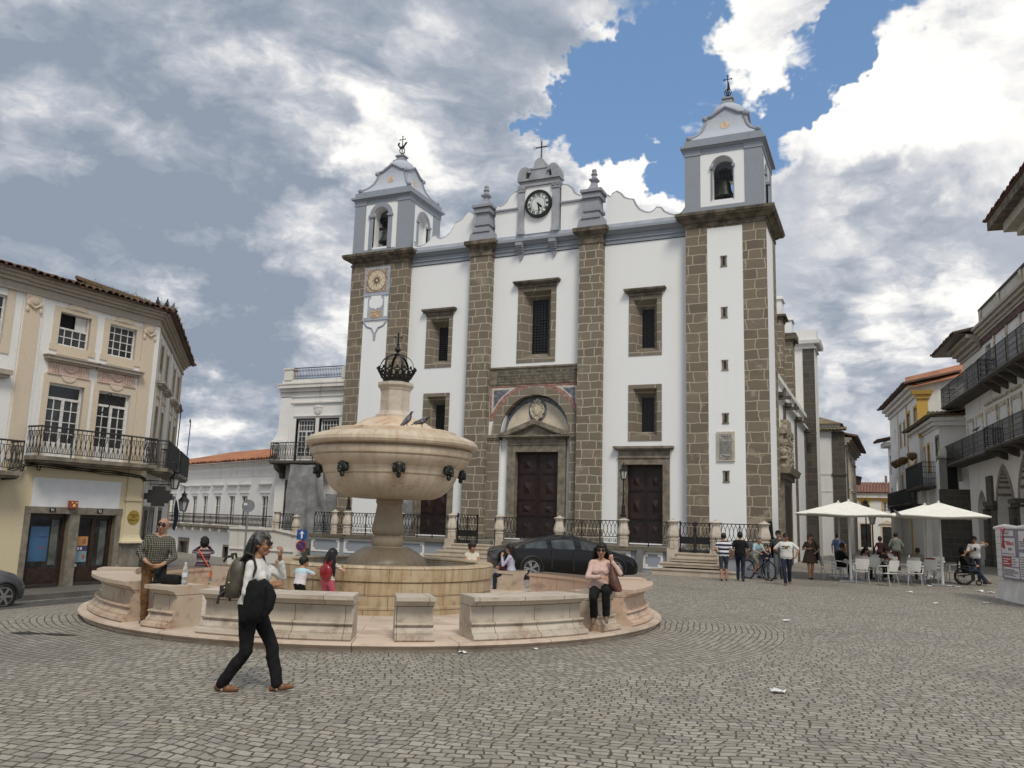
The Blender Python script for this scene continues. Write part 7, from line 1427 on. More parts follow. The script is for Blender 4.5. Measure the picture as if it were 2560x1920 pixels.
bk=thing('small_backpack','little round red backpack on the back of the girl','backpack',tuple(W(rt,(-.04,.17,1.08))),rt.rotation_euler.z); RED=M('glossy_red_plastic',(.24,.012,.018),.3,.15,6); q=MB(); q.ell((0,0,0),(.125,.07,.145),18,12); q.build('bag_body',RED,bk,smooth=True); q=MB(); q.tube([(-.06,-.04,.12),(-.05,-.1,.2),(-.02,-.04,.14)],.014,5); q.tube([(.06,-.04,.12),(.07,-.1,.2),(.04,-.04,.14)],.014,5); q.build('strap',RED,bk)
# striped photographer beyond the benches
p=person('person','dark haired woman in a striped sweater photographing with her back turned',(-14.75,15.25,-.34),facing(-.62,.78),1.56,dict(shirt=stripes('plum_striped_knit',(.022,.018,.03),(.13,.075,.10),.075,.55,0,2,(.30,.26,.26)),pants=fab('charcoal_cotton',(.04,.04,.045))),dict(handR=(-.07,-.18,1.50),elbR=(-.7,-.1,-1),handL=(.10,-.18,1.48),elbL=(.8,-.1,-.8),hdL=(-.3,-.4,1),hdR=(.3,-.4,1)),fem=True,fat=1.12,sleeve=1.9,hem=-.05,loose=1.06)
p['cap'](HAIR_K,1.1,-.09,.045,1.22,rough_=.02); rt=p['root']; q=MB(); q.tube([W(rt,v) for v in ((.13,.04,1.40),(.04,.125,1.30),(-.07,.14,1.12),(-.16,.10,.98),(-.19,.03,.90))],.016,6); q.bx(W(rt,(-.24,-.02,.82)),(.2,.09,.2),rt.rotation_euler.z); tag(q.build('shoulder_bag',M('orange_strap',(.62,.12,.04),.7,.1,8)),'orange shoulder strap and bag of the striped photographer','bag')
# right hand group ------------------------------------------------
WALK=lambda s,f=1: dict(footR=(-.09,-.20*f*s,.08),footL=(.09,.22*f*s,.09),kneeR=(0,-1,0),kneeL=(0,-1,0),pel=(0,0,.91))
p=person('person','man in a navy and white striped shirt and grey shorts walking away',(-5.22,29.9,0),facing(-.25,.97),1.66,dict(shirt=stripes('navy_white_stripes',(.62,.62,.64),(.018,.02,.05),.145,.48,.1),pants=fab('slate_shorts',(.055,.062,.075))),dict(handL=(.24,-.12,1.0),elbL=(.5,1,-.2),**WALK(.5)),fat=1.12,sleeve=.55,hem=-.04,leg=1.05,loose=1.1,facecol=SKIN_T); p['cap'](HAIR_K,1,-.04,.05,1.06)
p=person('person','man in a black polo shirt and dark jeans walking away beside the striped man',(-4.74,30.4,0),facing(-.1,1),1.72,dict(shirt=BLACKF,pants=NAVY),dict(**WALK(.7,-1)),fat=1.1,sleeve=.75,hem=-.05,loose=1.08,facecol=SKIN_T); p['cap'](HAIR_K,1.02,-.06,.05,1.1)
p=person('person','man in a white printed t-shirt and dark jeans striding towards the camera',(-3.10,29.56,0),facing(.05,-1),1.74,dict(shirt=WHITEF,pants=NAVY,shoe=BROWNS),dict(handR=(-.27,-.22,1.12),elbR=(-.9,.8,-.5),hdR=(-.3,-1,.2),handL=(.30,-.02,.93),elbL=(1,.6,0),hdL=(-.5,-.5,-.6),footR=(-.03,-.16,.08),footL=(.07,.30,.12),kneeL=(0,-1,0),pel=(0,0,.91),lean=4,yaw=12),fat=1.12,sleeve=.8,hem=-.06,loose=1.12,facecol=SKIN_T); p['cap'](HAIR_K,1,-.02,.055,1.05); p['glasses']('glasses'); rt=p['root']
q=MB(); q.v=[tuple(v) for v in [p['T']@Vector((x,-.150+.06*abs(x)*abs(x)*20,z)) for z in (.255,.36) for x in (-.12,-.06,0,.06,.12)]]; q.f=[(i,i+1,i+6,i+5) for i in range(4)]; q.m=[0,1,1,0]; o=q.build('shirt_print',[M('print_dark',(.06,.055,.045),.8,.6,30),M('print_olive',(.16,.14,.08),.8,.6,25)],p['body'])
sdm=o.modifiers.new('s','SOLIDIFY'); sdm.thickness=.004
p=person('person','bearded young man in a dark t-shirt and cap with a guitar case on his back',(-3.7,32.6,0),facing(.1,-1),1.80,dict(shirt=fab('charcoal_tee',(.055,.055,.052)),pants=fab('washed_grey_jeans',(.09,.10,.115))),dict(handR=(-.27,-.1,.86),handL=(.25,-.05,.85),**WALK(.4)),sleeve=.7,hem=-.05,loose=1.06); p['glasses'](); p['cap'](BLACKF,1.03,-.0,.045,1.06,nm='cap'); rt=p['root']
gc=thing('guitar_case','black guitar case carried upright on the young man with a cap','guitar case',tuple(W(rt,(-.17,.20,.72))),rt.rotation_euler.z); q=MB(); ol=[(-.15,0),(-.19,.12),(-.18,.28),(-.14,.38),(-.15,.5),(-.12,.62),(-.07,.74),(-.075,1.3),(-.05,1.36),(.05,1.36),(.075,1.3),(.07,.74),(.12,.62),(.15,.5),(.14,.38),(.18,.28),(.19,.12),(.15,0)]; q.prism([(a,b) for a,b in ol],-.06,.06); o=q.build('case_body',BLACKF,gc); bv=o.modifiers.new('b','BEVEL'); bv.width=.02; bv.segments=2; q=MB(); q.tube([(.12,-.07,.2),(.16,-.3,.4),(.15,-.32,.65),(.08,-.08,.75)],.02,5); q.build('strap',BLACKF,gc); gc.rotation_euler=(0,R_(-4),rt.rotation_euler.z)
# woman in a brown dress
p=person('person','woman with a red hair bun in a short olive brown dress standing by the cafe',(-2.68,33.75,0),facing(.25,-1),1.70,dict(shirt=fab('olive_dress_cloth',(.085,.06,.038),.12),pants=SKIN,shoe=BLACKS,sock=BLACKS),dict(handR=(-.10,-.26,1.14),elbR=(-.8,.3,-.6),hdR=(.9,-.3,.2),handL=(.2,-.16,1.02),elbL=(.9,.3,-.5),footR=(-.05,-.1,.08),footL=(.05,.12,.08),yaw=28),fem=True,sleeve=.7,hem=-.3,leg=0,loose=1.1,neckline=.10); rt=p['root']; p['cap'](HAIR_B,1.03,-.06,.05,1.1); q=MB(); q.ell(p['H'](0,.09,.115),(.045,.045,.04),10,8); q.build('hair_bun',HAIR_B,p['body'],smooth=True)
q=MB(); rings=[]
for z,hx,hy in ((1.08,.155,.12),(.98,.19,.145),(.85,.225,.18),(.70,.255,.215),(.60,.27,.235)): rings.append([(hx*math.cos(a)*(1+.05*math.sin(9*a)*(1.08-z)*2),hy*math.sin(a)*(1+.05*math.sin(9*a+1)*(1.08-z)*2),z+.012*math.sin(4*a)) for a in [2*PI*k/40 for k in range(40)]])
q.loft(rings,cap=False); o=q.build('skirt',fab('olive_dress_cloth',(.085,.06,.038)),p['body'],smooth=60); sd=o.modifiers.new('s','SOLIDIFY'); sd.thickness=.01
hb=thing('shoulder_bag','dark shoulder bag at the hip of the woman in the brown dress','bag',tuple(W(rt,(.24,-.05,.72))),rt.rotation_euler.z); q=MB(); q.box(-.05,.05,-.13,.13,0,.30,tx=-.02,ty=-.03); q.build('bag_body',BLACKF,hb); q=MB(); q.tube([(0,-.09,.28),(-.05,-.06,.6),(-.08,0,.72),(-.05,.06,.6),(0,.09,.28)],.012,5); q.build('strap',BLACKF,hb)
# cyclist and bicycle
def bicycle(loc,rz,label):
    b=thing('bicycle',label,'bicycle',loc,rz); R=.335
    for x in (-.52,.52):
        q=MB(); q.tube([(x+R*math.cos(a),0,R+R*math.sin(a)) for a in [2*PI*k/32 for k in range(33)]],.024,6); wo=q.build('wheel',M('bike_tyre',(.014,.014,.014),.85,.2,20),b)
        q=MB(); q.tube([(x+(R-.035)*math.cos(a),0,R+(R-.035)*math.sin(a)) for a in [2*PI*k/32 for k in range(33)]],.010,5); q.lathe([(.03,-.05),(.03,.05)],(x,0,R),8) if False else q.ell((x,0,R),(.03,.05,.03),8,6)
        for k in range(16): a=2*PI*k/16; q.tube([(x+.02*math.cos(a+.5),(.025 if k%2 else -.025),R+.02*math.sin(a+.5)),(x+(R-.04)*math.cos(a),0,R+(R-.04)*math.sin(a))],.0028,3)
        q.build('rim_and_spokes',M('bike_steel',(.25,.25,.26),.35,.1,9,.8),wo)
    FB=M('blue_black_frame',(.012,.03,.07),.35,.2,9); q=MB(); bb=(-.08,0,.30); st=(-.22,0,.72); hd=(.33,0,.78); hl=(.36,0,.66)
    for a,b_,r in ((bb,st,.018),(st,hd,.018),(bb,hl,.024),(hd,hl,.026),((-.52,.05,R),bb,.011),((-.52,-.05,R),bb,.011),((-.52,.05,R),(-.2,.02,.66),.010),((-.52,-.05,R),(-.2,-.02,.66),.010)): q.tube([a,b_],r,7)
    q.build('bike_frame',FB,b); q=MB()
    for s_ in (-.05,.05): q.tube([(.37,s_,.66),(.52,s_,R)],.016,6)
    q.tube([(.37,-.06,.65),(.37,.06,.65)],.018,6); q.build('fork',M('grey_fork',(.12,.12,.12),.4,.1,9,.5),b)
    q=MB(); q.tube([hd,(.32,0,.90)],.016,6); q.tube([(.30,-.33,.93),(.34,-.12,.90),(.34,.12,.90),(.30,.33,.93)],.014,6); q.build('handlebar',BLACKS,b)
    q=MB(); q.tube([st,(-.25,0,.84)],.014,6); q.loft([[(x,w_*math.cos(a),.86+.02*math.sin(a)) for a in [2*PI*k/10 for k in range(10)]] for x,w_ in ((-.40,.02),(-.37,.075),(-.30,.075),(-.2,.03),(-.11,.018))]); q.build('saddle',BLACKS,b)
    q=MB(); q.tube([(bb[0]+.09*math.cos(a),.035,bb[2]+.09*math.sin(a)) for a in [2*PI*k/20 for k in range(21)]],.008,4); q.tube([(-.08,.05,.30),(-.03,.06,.14)],.011,5); q.tube([(-.08,-.05,.30),(-.13,-.06,.46)],.011,5); q.box(-.07,.01,.06,.15,.125,.145); q.box(-.17,-.09,-.15,-.06,.455,.475); q.tube([(-.08,.037,.39),(-.5,.037,.37)],.006,4); q.tube([(-.08,.037,.21),(-.5,.037,.30)],.006,4); q.build('crankset',M('bike_steel',(.25,.25,.26)),b); return b
bicycle((-4.32,31.75,0),R_(-38),'dark blue mountain bike ridden by the boy among the walkers')
p=person('person','boy in a pale blue t-shirt and helmet sitting on the blue mountain bike',(-4.43,31.84,0),facing(.788,-.616),1.52,dict(shirt=fab('pale_blue_tee',(.30,.43,.45)),pants=fab('khaki_shorts',(.19,.17,.13))),dict(pel=(0,.04,1.0),lean=24,handR=(-.2,-.46,1.06),elbR=(-.8,.6,-.6),handL=(.2,-.46,1.06),elbL=(.8,.6,-.6),hdR=(0,-1,-.2),hdL=(0,-1,-.2),curlR=1.3,curlL=1.3,footR=(-.10,-.05,.30),footL=(.10,-.08,.13),pitch=-12,yaw=-15),sleeve=.8,leg=1.0,hem=0,child=False,loose=1.08)
q=MB(); H=p['H']
for k in range(-3,4): q.tube([H(.025*k,-.085+.004*k*k,.06-.003*k*k),H(.027*k,-.04,.125-.005*k*k),H(.027*k,.04,.135-.006*k*k),H(.024*k,.105,.07)],[.014,.018,.018,.014],6)
q.build('helmet',M('grey_helmet',(.10,.105,.11),.4,.2,9),p['body']); 
q=MB(); q.bx(W(p['root'],(0,.24,1.28)),(.26,.16,.36),p['root'].rotation_euler.z); o=q.build('school_backpack',fab('grey_blue_nylon',(.09,.10,.115))); bv=o.modifiers.new('b','BEVEL'); bv.width=.05; bv.segments=3; tag(o,'grey blue backpack on the boy riding the bike','backpack')
p=person('person','child with dark hair standing behind the front wheel of the bike',(-4.1,32.35,0),facing(-.3,-.9),1.25,dict(shirt=NAVY,pants=NAVY),dict(handR=(-.2,-.2,1.0),handL=(.2,-.25,1.05)),child=True,fem=True); p['cap'](HAIR_D,1.05,-.09,.05,1.12)
p=person('person','man in a blue polo shirt walking away along the church wall',(-2.16,43.2,0),facing(-.3,.95),1.74,dict(shirt=fab('royal_blue_cotton',(.035,.055,.12)),pants=NAVY),dict(handR=(-.33,.1,.92),elbR=(-.3,1,0),**WALK(.7)),sleeve=.8,hem=-.05,fat=1.08,loose=1.06,facecol=SKIN_T); p['cap'](HAIR_K,1,-.05,.05,1.06)
p=person('person','woman with dark bob and maroon top walking away up the street',(-.33,45.3,0),facing(0,1),1.62,dict(shirt=fab('maroon_cotton',(.055,.02,.025)),pants=BLACKF),WALK(.5),fem=True,sleeve=1.9); p['cap'](HAIR_K,1.1,-.09,.05,1.2)
p=person('person','man in a grey green shirt standing with his back turned behind the cafe tables',(.38,44.8,0),facing(-.1,1),1.84,dict(shirt=fab('sage_shirt',(.15,.165,.145)),pants=fab('rust_brown_trousers',(.065,.03,.024))),dict(handR=(-.2,-.2,1.0),handL=(.2,-.2,1.0)),sleeve=1.8,hem=-.06,fat=1.12,loose=1.1); p['cap'](HAIR_K,1,-.05,.05,1.06)
p=person('person','man in a white t-shirt and dark cap standing with one arm raised behind the wheelchair',(3.2,38.6,0),facing(-.15,-1),1.78,dict(shirt=fab('offwhite_tee',(.5,.49,.48)),pants=NAVY),dict(handR=(-.05,-.26,1.14),elbR=(-.8,.2,-.6),hdR=(.6,-.4,.5),handL=(.34,-.3,1.46),elbL=(1,.2,.1),hdL=(-.6,-.3,.3)),sleeve=.8,hem=-.06,fat=1.05,loose=1.12,facecol=SKIN_T); p['cap'](BLACKF,1.03,-.03,.05,1.1,nm='cap'); p['glasses'](); q=MB(); q.bx(W(p['root'],(.03,-.32,1.22)),(.09,.07,.13),p['root'].rotation_euler.z); tag(q.build('camera_device',BLACKS),'small black camera held by the man behind the wheelchair','camera')
# ------------------------------------------------------------------ cars
CARB=M('black_car_paint',(.004,.004,.005),.16,.1,3,0,spec=.35,Coat_Weight=.15); CARG=M('grey_car_paint',(.10,.105,.115),.25,.08,3,.5,spec=.5,Coat_Weight=.5)
TYRE=M('tyre_rubber',(.012,.012,.012),.85,.2,20); RIM=M('alloy_rim',(.42,.42,.43),.3,.08,9,.85); PLAST=M('black_car_plastic',(.01,.01,.01),.6,.2,12)
CGLASS=glassmat('car_glass',(.02,.024,.026),.05); HEADL=M('headlamp_glass',(.55,.56,.58),.1,.1,9,.3)
def car(name,label,loc,rz,st,paint,wx,wr,spokes,glass,mirror,lampx):
    r=thing(name,label,'car',loc,rz)
    def ring(s_):
        x,ws,zb,zs,wsh,zt,wt=s_; h=[(ws*.93,zb),(ws*.985,zb+.10),(ws,(zb+zs)*.5),(ws*.99,zs-.10),(wsh,zs),(wt+(wsh-wt)*.30,zs+(zt-zs)*.70),(wt*.92,zt-.012),(wt*.5,zt+.012)]
        return [(x,-a,z) for a,z in h]+[(x,a,z) for a,z in h[::-1]]
    # subdivide stations smoothly
    xs=np.array([s_[0] for s_ in st]); A=np.array(st); fine=[]
    for i in range(len(st)-1):
        for k in range(4):
            t_=k/4; p0,p1,p2,p3=A[max(i-1,0)],A[i],A[i+1],A[min(i+2,len(st)-1)]; fine.append(.5*((2*p1)+(-p0+p2)*t_+(2*p0-5*p1+4*p2-p3)*t_**2+(-p0+3*p1-3*p2+p3)*t_**3))
    fine.append(A[-1]); rings=[ring(f) for f in fine]
    q=MB(); q.loft(rings); q.build('body',paint,r,smooth=35)
    for (xa,xb) in glass:
        q=MB(); rr=[]
        for f in fine:
            if xa<=f[0]<=xb: rr.append(f)
        for sg in (-1,1):
            vs=[]; 
            for i,f in enumerate(rr):
                x,ws,zb,zs,wsh,zt,wt=f; e=.0 if 0<i<len(rr)-1 else .15
                for t_ in (.08+e*.3,.4,.72-e*.3): 
                    w_=wsh+(wt+(wsh-wt)*.30-wsh)*t_/.70 if t_<=.7 else wt+(wsh-wt)*.29
                    vs.append((x,sg*(w_+.012),zs+(zt-zs)*t_))
            q.add(vs,[(i*3+j,i*3+j+1,(i+1)*3+j+1,(i+1)*3+j) for i in range(len(rr)-1) for j in range(2)])
        q.build('side_window',CGLASS,r,smooth=True)
    for x in wx:
        for sg in (-1,1):
            y=sg*(.965 if name=='black_car' else .86); w=thing('w','x','x'); 
            for k in ('label','category'): del w[k]
            w.name='wheel'; w.parent=r; w.location=(x,y,wr); w.rotation_euler=(0,0,0 if sg>0 else PI)
            q=MB(); q.lathe([(wr*.72,-.22),(wr*.95,-.22),(wr,-.19),(wr,-.03),(wr*.95,.0),(wr*.72,.0)],(0,0,0),36); q.v=[(a,c,b_) for a,b_,c in q.v]; q.build('tyre',TYRE,w,smooth=30)
            q=MB(); q.lathe([(wr*.70,-.03),(wr*.74,-.02),(wr*.74,.006),(wr*.68,.006),(wr*.66,-.03)],(0,0,0),36); q.lathe([(.001,-.01),(.06,-.01),(.05,.005),(.001,.005)],(0,0,0),12)
            n0=len(q.v)
            for k in range(spokes):
                a=2*PI*k/spokes
                for da in ((-.10,.10) if spokes==5 else (0,)):
                    c0,s0=math.cos(a+da*.6),math.sin(a+da*.6); c1,s1=math.cos(a+da*1.6),math.sin(a+da*1.6); wd=.022 if spokes==5 else .03; P=lambda r_,c,s_,o,z:(r_*c-o*s_,r_*s_+o*c,z)
                    q.add([P(.04,c0,s0,-wd,-.012),P(.04,c0,s0,wd,-.012),P(wr*.69,c1,s1,wd*.9,-.006),P(wr*.69,c1,s1,-wd*.9,-.006),P(.04,c0,s0,-wd,.004),P(.04,c0,s0,wd,.004),P(wr*.69,c1,s1,wd*.9,.004),P(wr*.69,c1,s1,-wd*.9,.004)],[(4,5,6,7),(0,1,5,4),(1,2,6,5),(2,3,7,6),(3,0,4,7)])
            q.v=[(a,c,b_) for a,b_,c in q.v]; q.build('rim',RIM,w,smooth=30)
            q=MB(); q.tube([(wr*1.12*math.cos(a),.0,wr*1.12*math.sin(a)) for a in [PI*(-.08)+PI*1.16*k/16 for k in range(17)]],.035,6); q.lathe([(wr*1.1,-.3),(wr*1.1,-.012),(.01,-.06)],(0,0,0),28); q.v[-56*0-84:]=[(a,c,b_) for a,b_,c in q.v[-84:]]; q.build('wheel_arch',PLAST,w)
    for sg in (-1,1):
        mxx,mz=mirror; q=MB(); q.ell((mxx,sg*1.0*(1.02 if name=='black_car' else .93),mz),(.10,.11,.075),12,8); q.tube([(mxx,sg*.88,mz-.04),(mxx,sg*.98,mz-.03)],.03,6); q.build('wing_mirror',paint,r,smooth=True)
        lx,lw,lz,ll=lampx; q=MB(); q.loft([[(lx+ll*t_+.0,sg*(lw-.20*t_*1.0)+sg*.05*math.cos(a),lz-.11*t_+.05*math.sin(a)*(1-.3*t_)) for a in [2*PI*k/10 for k in range(10)]] for t_ in (0,.35,.7,1)]); q.build('headlight',HEADL,r,smooth=True)
    return r
ca=(.737,.676); rz=math.atan2(ca[1],ca[0])
STB=[(-2.48,.60,.45,.74,.58,.78,.45),(-2.36,.86,.30,.90,.80,.94,.62),(-2.0,.95,.2,.97,.91,1.04,.64),(-1.5,.965,.17,.965,.94,1.20,.61),(-.9,.965,.16,.945,.94,1.35,.60),(-.2,.965,.16,.93,.94,1.415,.60),(.3,.965,.16,.92,.94,1.395,.58),(.9,.965,.16,.905,.93,1.20,.62),(1.4,.965,.16,.89,.92,.97,.66),(1.85,.96,.17,.83,.90,.875,.62),(2.2,.90,.18,.71,.84,.75,.54),(2.42,.76,.22,.56,.68,.60,.42),(2.5,.55,.30,.46,.5,.49,.3)]
cc=car('black_car','glossy black low four door car parked before the terrace wall behind the fountain',(-9.98,26.65,0),rz,STB,CARB,(-1.45,1.47),.345,5,[(-1.75,-.85),(-.75,.12),(.2,1.05)],(.95,.98),(1.98,.80,.70,.36))
q=MB()
for sg in (-1,1): q.box(2.28,2.42,sg*.62-.09,sg*.62+.09,.50,.53)
q.build('daytime_lamp',HEADL,cc); q=MB(); q.box(-.02,.02,-.975,-.968,.30,.90); q.box(-.78,-.74,-.974,-.967,.35,.93); q.build('door_gap',PLAST,cc)
STG=[(-2.0,.70,.4,.95,.66,1.25,.5),(-1.8,.84,.25,1.0,.80,1.45,.56),(-1.0,.86,.2,.98,.84,1.50,.58),(0,.86,.19,.97,.84,1.50,.58),(.5,.86,.19,.96,.84,1.40,.56),(.95,.86,.19,.95,.82,1.12,.60),(1.25,.86,.19,.92,.80,.97,.60),(1.65,.83,.2,.78,.76,.86,.52),(1.9,.70,.24,.62,.62,.66,.42),(1.98,.5,.3,.5,.45,.54,.3)]
gz=zg(-20.9,13.4); gc2=car('grey_car','grey hatchback parked at the kerb at the left picture edge',(-21.15,13.05,gz),R_(86),STG,CARG,(-1.25,1.28),.31,6,[(-1.5,-.7),(-.6,.2),(.25,.85)],(.75,1.0),(1.5,.60,.74,.28))
# ------------------------------------------------------------------ signs, wall lamps
def sign_pole(name,label,x,y,top): 
    z=zg(x,y); t_=thing(name,label,'sign',(x,y,z),math.atan2(-x,y)); q=MB(); q.tube([(0,.02,-.05),(0,.02,top-z)],.03,8); q.build('pole',M('galvanised_pole',(.22,.23,.24),.5,.1,6,.4),t_); return t_,-z
t_,k=sign_pole('road_sign','back of a round grey road sign on a pole behind the walking woman',-17.6,19.85,2.2); q=MB(); disc(q,.19,(0,0,2.04+k),-.015,-.008); q.build('sign_back',M('sign_back_grey',(.20,.21,.22),.5,.15,4,.4),t_); q=MB(); q.box(-.13,-.03,-.02,-.016,2.06+k,2.12+k); q.build('sticker',WHITEF,t_)
t_,k=sign_pole('road_sign','blue one way sign above a round no parking sign near the boy',-16.82,21.5,1.42); q=MB(); q.box(-.15,.15,-.02,-.0,1.05+k,1.36+k); so_=q.build('one_way_plate',M('traffic_blue',(.01,.06,.24),.4,.08,5),t_); q=MB(); q.box(-.022,.022,-.026,-.0205,1.09+k,1.25+k); q.prism([(-.08,1.22+k),(-.022,1.25+k),(.022,1.25+k),(.08,1.22+k),(0,1.33+k)],-.026,-.0205); q.build('arrow',NUM,so_)
q=MB(); disc(q,.165,(0,0,.86+k),-.02,-.0); so_=q.build('no_parking_plate',M('traffic_red',(.30,.03,.02),.4,.1,5),t_); q=MB(); disc(q,.13,(0,0,.86+k),-.026,-.0205); q.build('blue_disc',M('traffic_blue_dull',(.012,.03,.12),.4,.1,5),so_); q=MB(); q.prism([(-.10,.94+k),(-.08,.96+k),(.10,.78+k),(.08,.76+k)],-.031,-.0265); q.build('red_slash',M('traffic_red',(.3,.03,.02)),so_)
for s_,o_,z,lb in ((1.6,.95,2.62,'black wall lantern on a bracket below the dark netted balcony'),(2.6,1.25,1.80,'lower black wall lantern hanging from a long scrolled bracket')):
    p_=Cn+u2*s_+o2*o_; l=thing('wall_lantern',lb,'wall lamp',(p_.x,p_.y,z),0,'wall lanterns on the corner house'); lantern(l,(0,0,0),.95)
    q=MB(); b_=-o2*o_; q.tube([(0,0,.82),(0,0,.95),(b_.x*.08,b_.y*.08,1.02),(b_.x,b_.y,1.02)],.016,5); q.tube([(b_.x,b_.y,.75),(b_.x*.7,b_.y*.7,1.0),(b_.x*.6,b_.y*.6,1.02)],.013,5); q.build('bracket',IRON,l)
p_=Cn+u2*5+o2*.75; q=MB(); q.loft([[(p_.x+.03*math.sin(z*9),p_.y+.02*math.cos(z*7),z),(p_.x+.35*(1.2-abs(z-1.7)),p_.y-.1,z-.1)] +[(p_.x+.35*(1.2-abs(z-1.7)),p_.y-.11,z-.1),(p_.x+.03*math.sin(z*9),p_.y-.01,z)] for z in (1.1,1.5,1.9,2.3)]); q.tube([(p_.x,p_.y,2.35),(p_.x-o2.x*.75,p_.y-o2.y*.75,2.0)],.015,5); tag(q.build('flag',M('dark_blue_flag',(.015,.025,.06),.8,.2,6)),'dark blue flag hanging from the far wall of the corner house','flag')
for x,y,h,lb in ((-1.35,66,3.1,'black street lamp standing at the far end of the cafe terrace'),(-.85,60,2.3,'small black lamp on a stone post up the street')):
    l=thing('street_lamp',lb,'street lamp',(x,y,0),0,'lamps in the street'); q=MB(); q.lathe([(.12,0),(.1,.3),(.05,.4),(.04,h),(.06,h+.05)],(0,0,0),8); q.build('pole',IRON,l); lantern(l,(0,0,h),1.25)
# ------------------------------------------------------------------ cafe
PLW=M('white_plastic_chair',(.66,.65,.62),.45,.05,9); ALU=M('brushed_aluminium',(.45,.46,.47),.35,.1,9,.8); CANV=M('cream_white_canvas',(.74,.72,.65),.85,.04,4,bmp=.15,bs=12)
def make_chair():
    r=thing('cafe_chair','white plastic armchair','chair'); q=MB()
    q.loft([[(x*w_/.23,y,.44-.012*(1-abs(x)/.23)*1.0+dz-(.02 if y<-.2 else 0)) for x in (-.23,-.12,0,.12,.23)]+[(x*w_/.23,y,.415+dz-(.02 if y<-.2 else 0)) for x in (.23,.12,0,-.12,-.23)] for y,w_,dz in ((-.235,.20,0),(-.20,.235,0),(0,.235,0),(.2,.215,.0),(.225,.20,.01))]); q.build('seat',PLW,r,smooth=30)
    q=MB(); q.loft([[(x,.20+ (z-.44)*.24+.035*(1-(x/.24)**2),z) for x in (-w_,-w_*.5,0,w_*.5,w_)]+[(x,.178+(z-.44)*.24+.035*(1-(x/.24)**2),z) for x in (w_,w_*.5,0,-w_*.5,-w_)] for z,w_ in ((.50,.19),(.56,.20),(.70,.225),(.82,.235),(.865,.225),(.88,.19))]); q.build('backrest',PLW,r,smooth=30)
    for sg in (-1,1):
        q=MB(); q.tube([(sg*.225,.27,.70),(sg*.255,.2,.685),(sg*.262,0,.675),(sg*.258,-.17,.665),(sg*.245,-.205,.63),(sg*.235,-.20,.52),(sg*.22,-.19,.43)],[.02,.026,.028,.027,.025,.022,.02],6); q.build('arm',PLW,r,smooth=40)
        q=MB(); q.tube([(sg*.205,-.19,.43),(sg*.235,-.235,.0)],.0145,6); q.build('leg',ALU,r)
        q=MB(); q.tube([(sg*.19,.17,.43),(sg*.23,.27,.0)],.0145,6); q.build('leg',ALU,r)
    return r
CH=make_chair(); CH['group']='white cafe chairs'
chairs=[(-2.06,33.95,facing(.9,.35),'white chair at the far left of the cafe, seen from its side'),(-1.72,35.2,facing(.9,.4),'white chair under the dark bearded man'),(-.90,33.0,facing(-.2,.98),'white chair with its back turned, just right of the front left parasol pole'),(-.52,35.2,facing(-.1,1),'white chair with its back turned, second row behind the left table'),(-.02,32.3,facing(-.75,.66),'white chair standing nearest the camera, turned sideways to the left'),(.86,33.3,facing(.1,.99),'white chair with its back turned in the middle of the cafe'),(1.42,35.4,facing(-.1,1),'white chair half hidden behind the front right parasol pole'),(2.28,36.6,facing(-.9,.3),'white chair beside the wheelchair, its back to the right'),(1.9,40.0,facing(-.2,-1),'white chair beyond the right hand table, facing the square'),(1.05,40.4,facing(0,-1),'white chair at the back of the cafe behind the hunched man'),(-.95,36.6,facing(0,1),'white chair of the long haired woman'),(.05,37.4,facing(-.3,.95),'white chair of the pale shirted woman at the rear table'),(1.0,37.5,facing(.3,1),'white chair of the hunched man'),(-.35,38.8,facing(.3,-1),'white chair on the far side of the left rear table'),(.45,34.6,facing(-.9,.2),'white chair between the two front parasol poles')]
for i,(x,y,r_,lb) in enumerate(chairs):
    if i==0: CH.location=(x,y,0); CH.rotation_euler=(0,0,r_); CH['label']=lb
    else: copytree(CH,None,(x,y,0),r_,lb)
def make_table():
    r=thing('cafe_table','cafe table','table'); q=MB(); q.box(-.36,.36,-.36,.36,.715,.735); q.build('tabletop',M('grey_table_top',(.30,.30,.30),.35,.1,6,.4),r); q=MB(); q.tube([(0,0,.03),(0,0,.715)],.03,8); q.build('column',ALU,r)
    for k in range(4): q=MB(); a=PI/4+PI/2*k; q.tube([(0,0,.12),(.3*math.cos(a),.3*math.sin(a),.02)],.02,6); q.build('foot',ALU,r)
    return r
TB=make_table(); TB['group']='cafe tables'
for i,(x,y,lb) in enumerate(((-1.05,35.0,'metal cafe table left, beside the front left parasol pole'),(.0,35.9,'metal cafe table in the middle with cups on it'),(1.6,36.6,'metal cafe table with a red napkin box near the wheelchair'),(-.5,37.8,'metal cafe table at the rear left of the cafe'),(1.5,39.0,'metal cafe table at the rear right of the cafe'))):
    if i==0: TB.location=(x,y,0); TB['label']=lb
    else: copytree(TB,None,(x,y,0),R_(12*i),lb)
def small(name,label,cat,mat,loc,fn,group=None):
    q=MB(); fn(q); o=q.build(name,mat,None,smooth=40); o.location=loc; return tag(o,label,cat,group)
small('napkin_box','red napkin box on the cafe table near the wheelchair','box',M('red_napkin_box',(.30,.02,.02),.5,.1,8),(1.5,36.5,.736),lambda q:(q.box(-.16,.16,-.09,.09,0,.16),q.box(-.10,.10,-.05,.05,.161,.17)))
for k,(x,y,lb) in enumerate(((.12,35.8,'white cup on the middle cafe table'),(1.75,36.45,'white cup beside the red napkin box'),(-.2,36.1,'white cup at the back edge of the middle cafe table'))): small('cup',lb,'cup',NUM,(x,y,.736),lambda q:(q.lathe([(.03,0),(.045,.05),(.05,.085),(.044,.085),(.03,.01)],(0,0,0),12),q.tube([(.045,0,.07),(.075,0,.06),(.07,0,.03),(.04,0,.025)],.007,5)),'cups on the cafe tables')
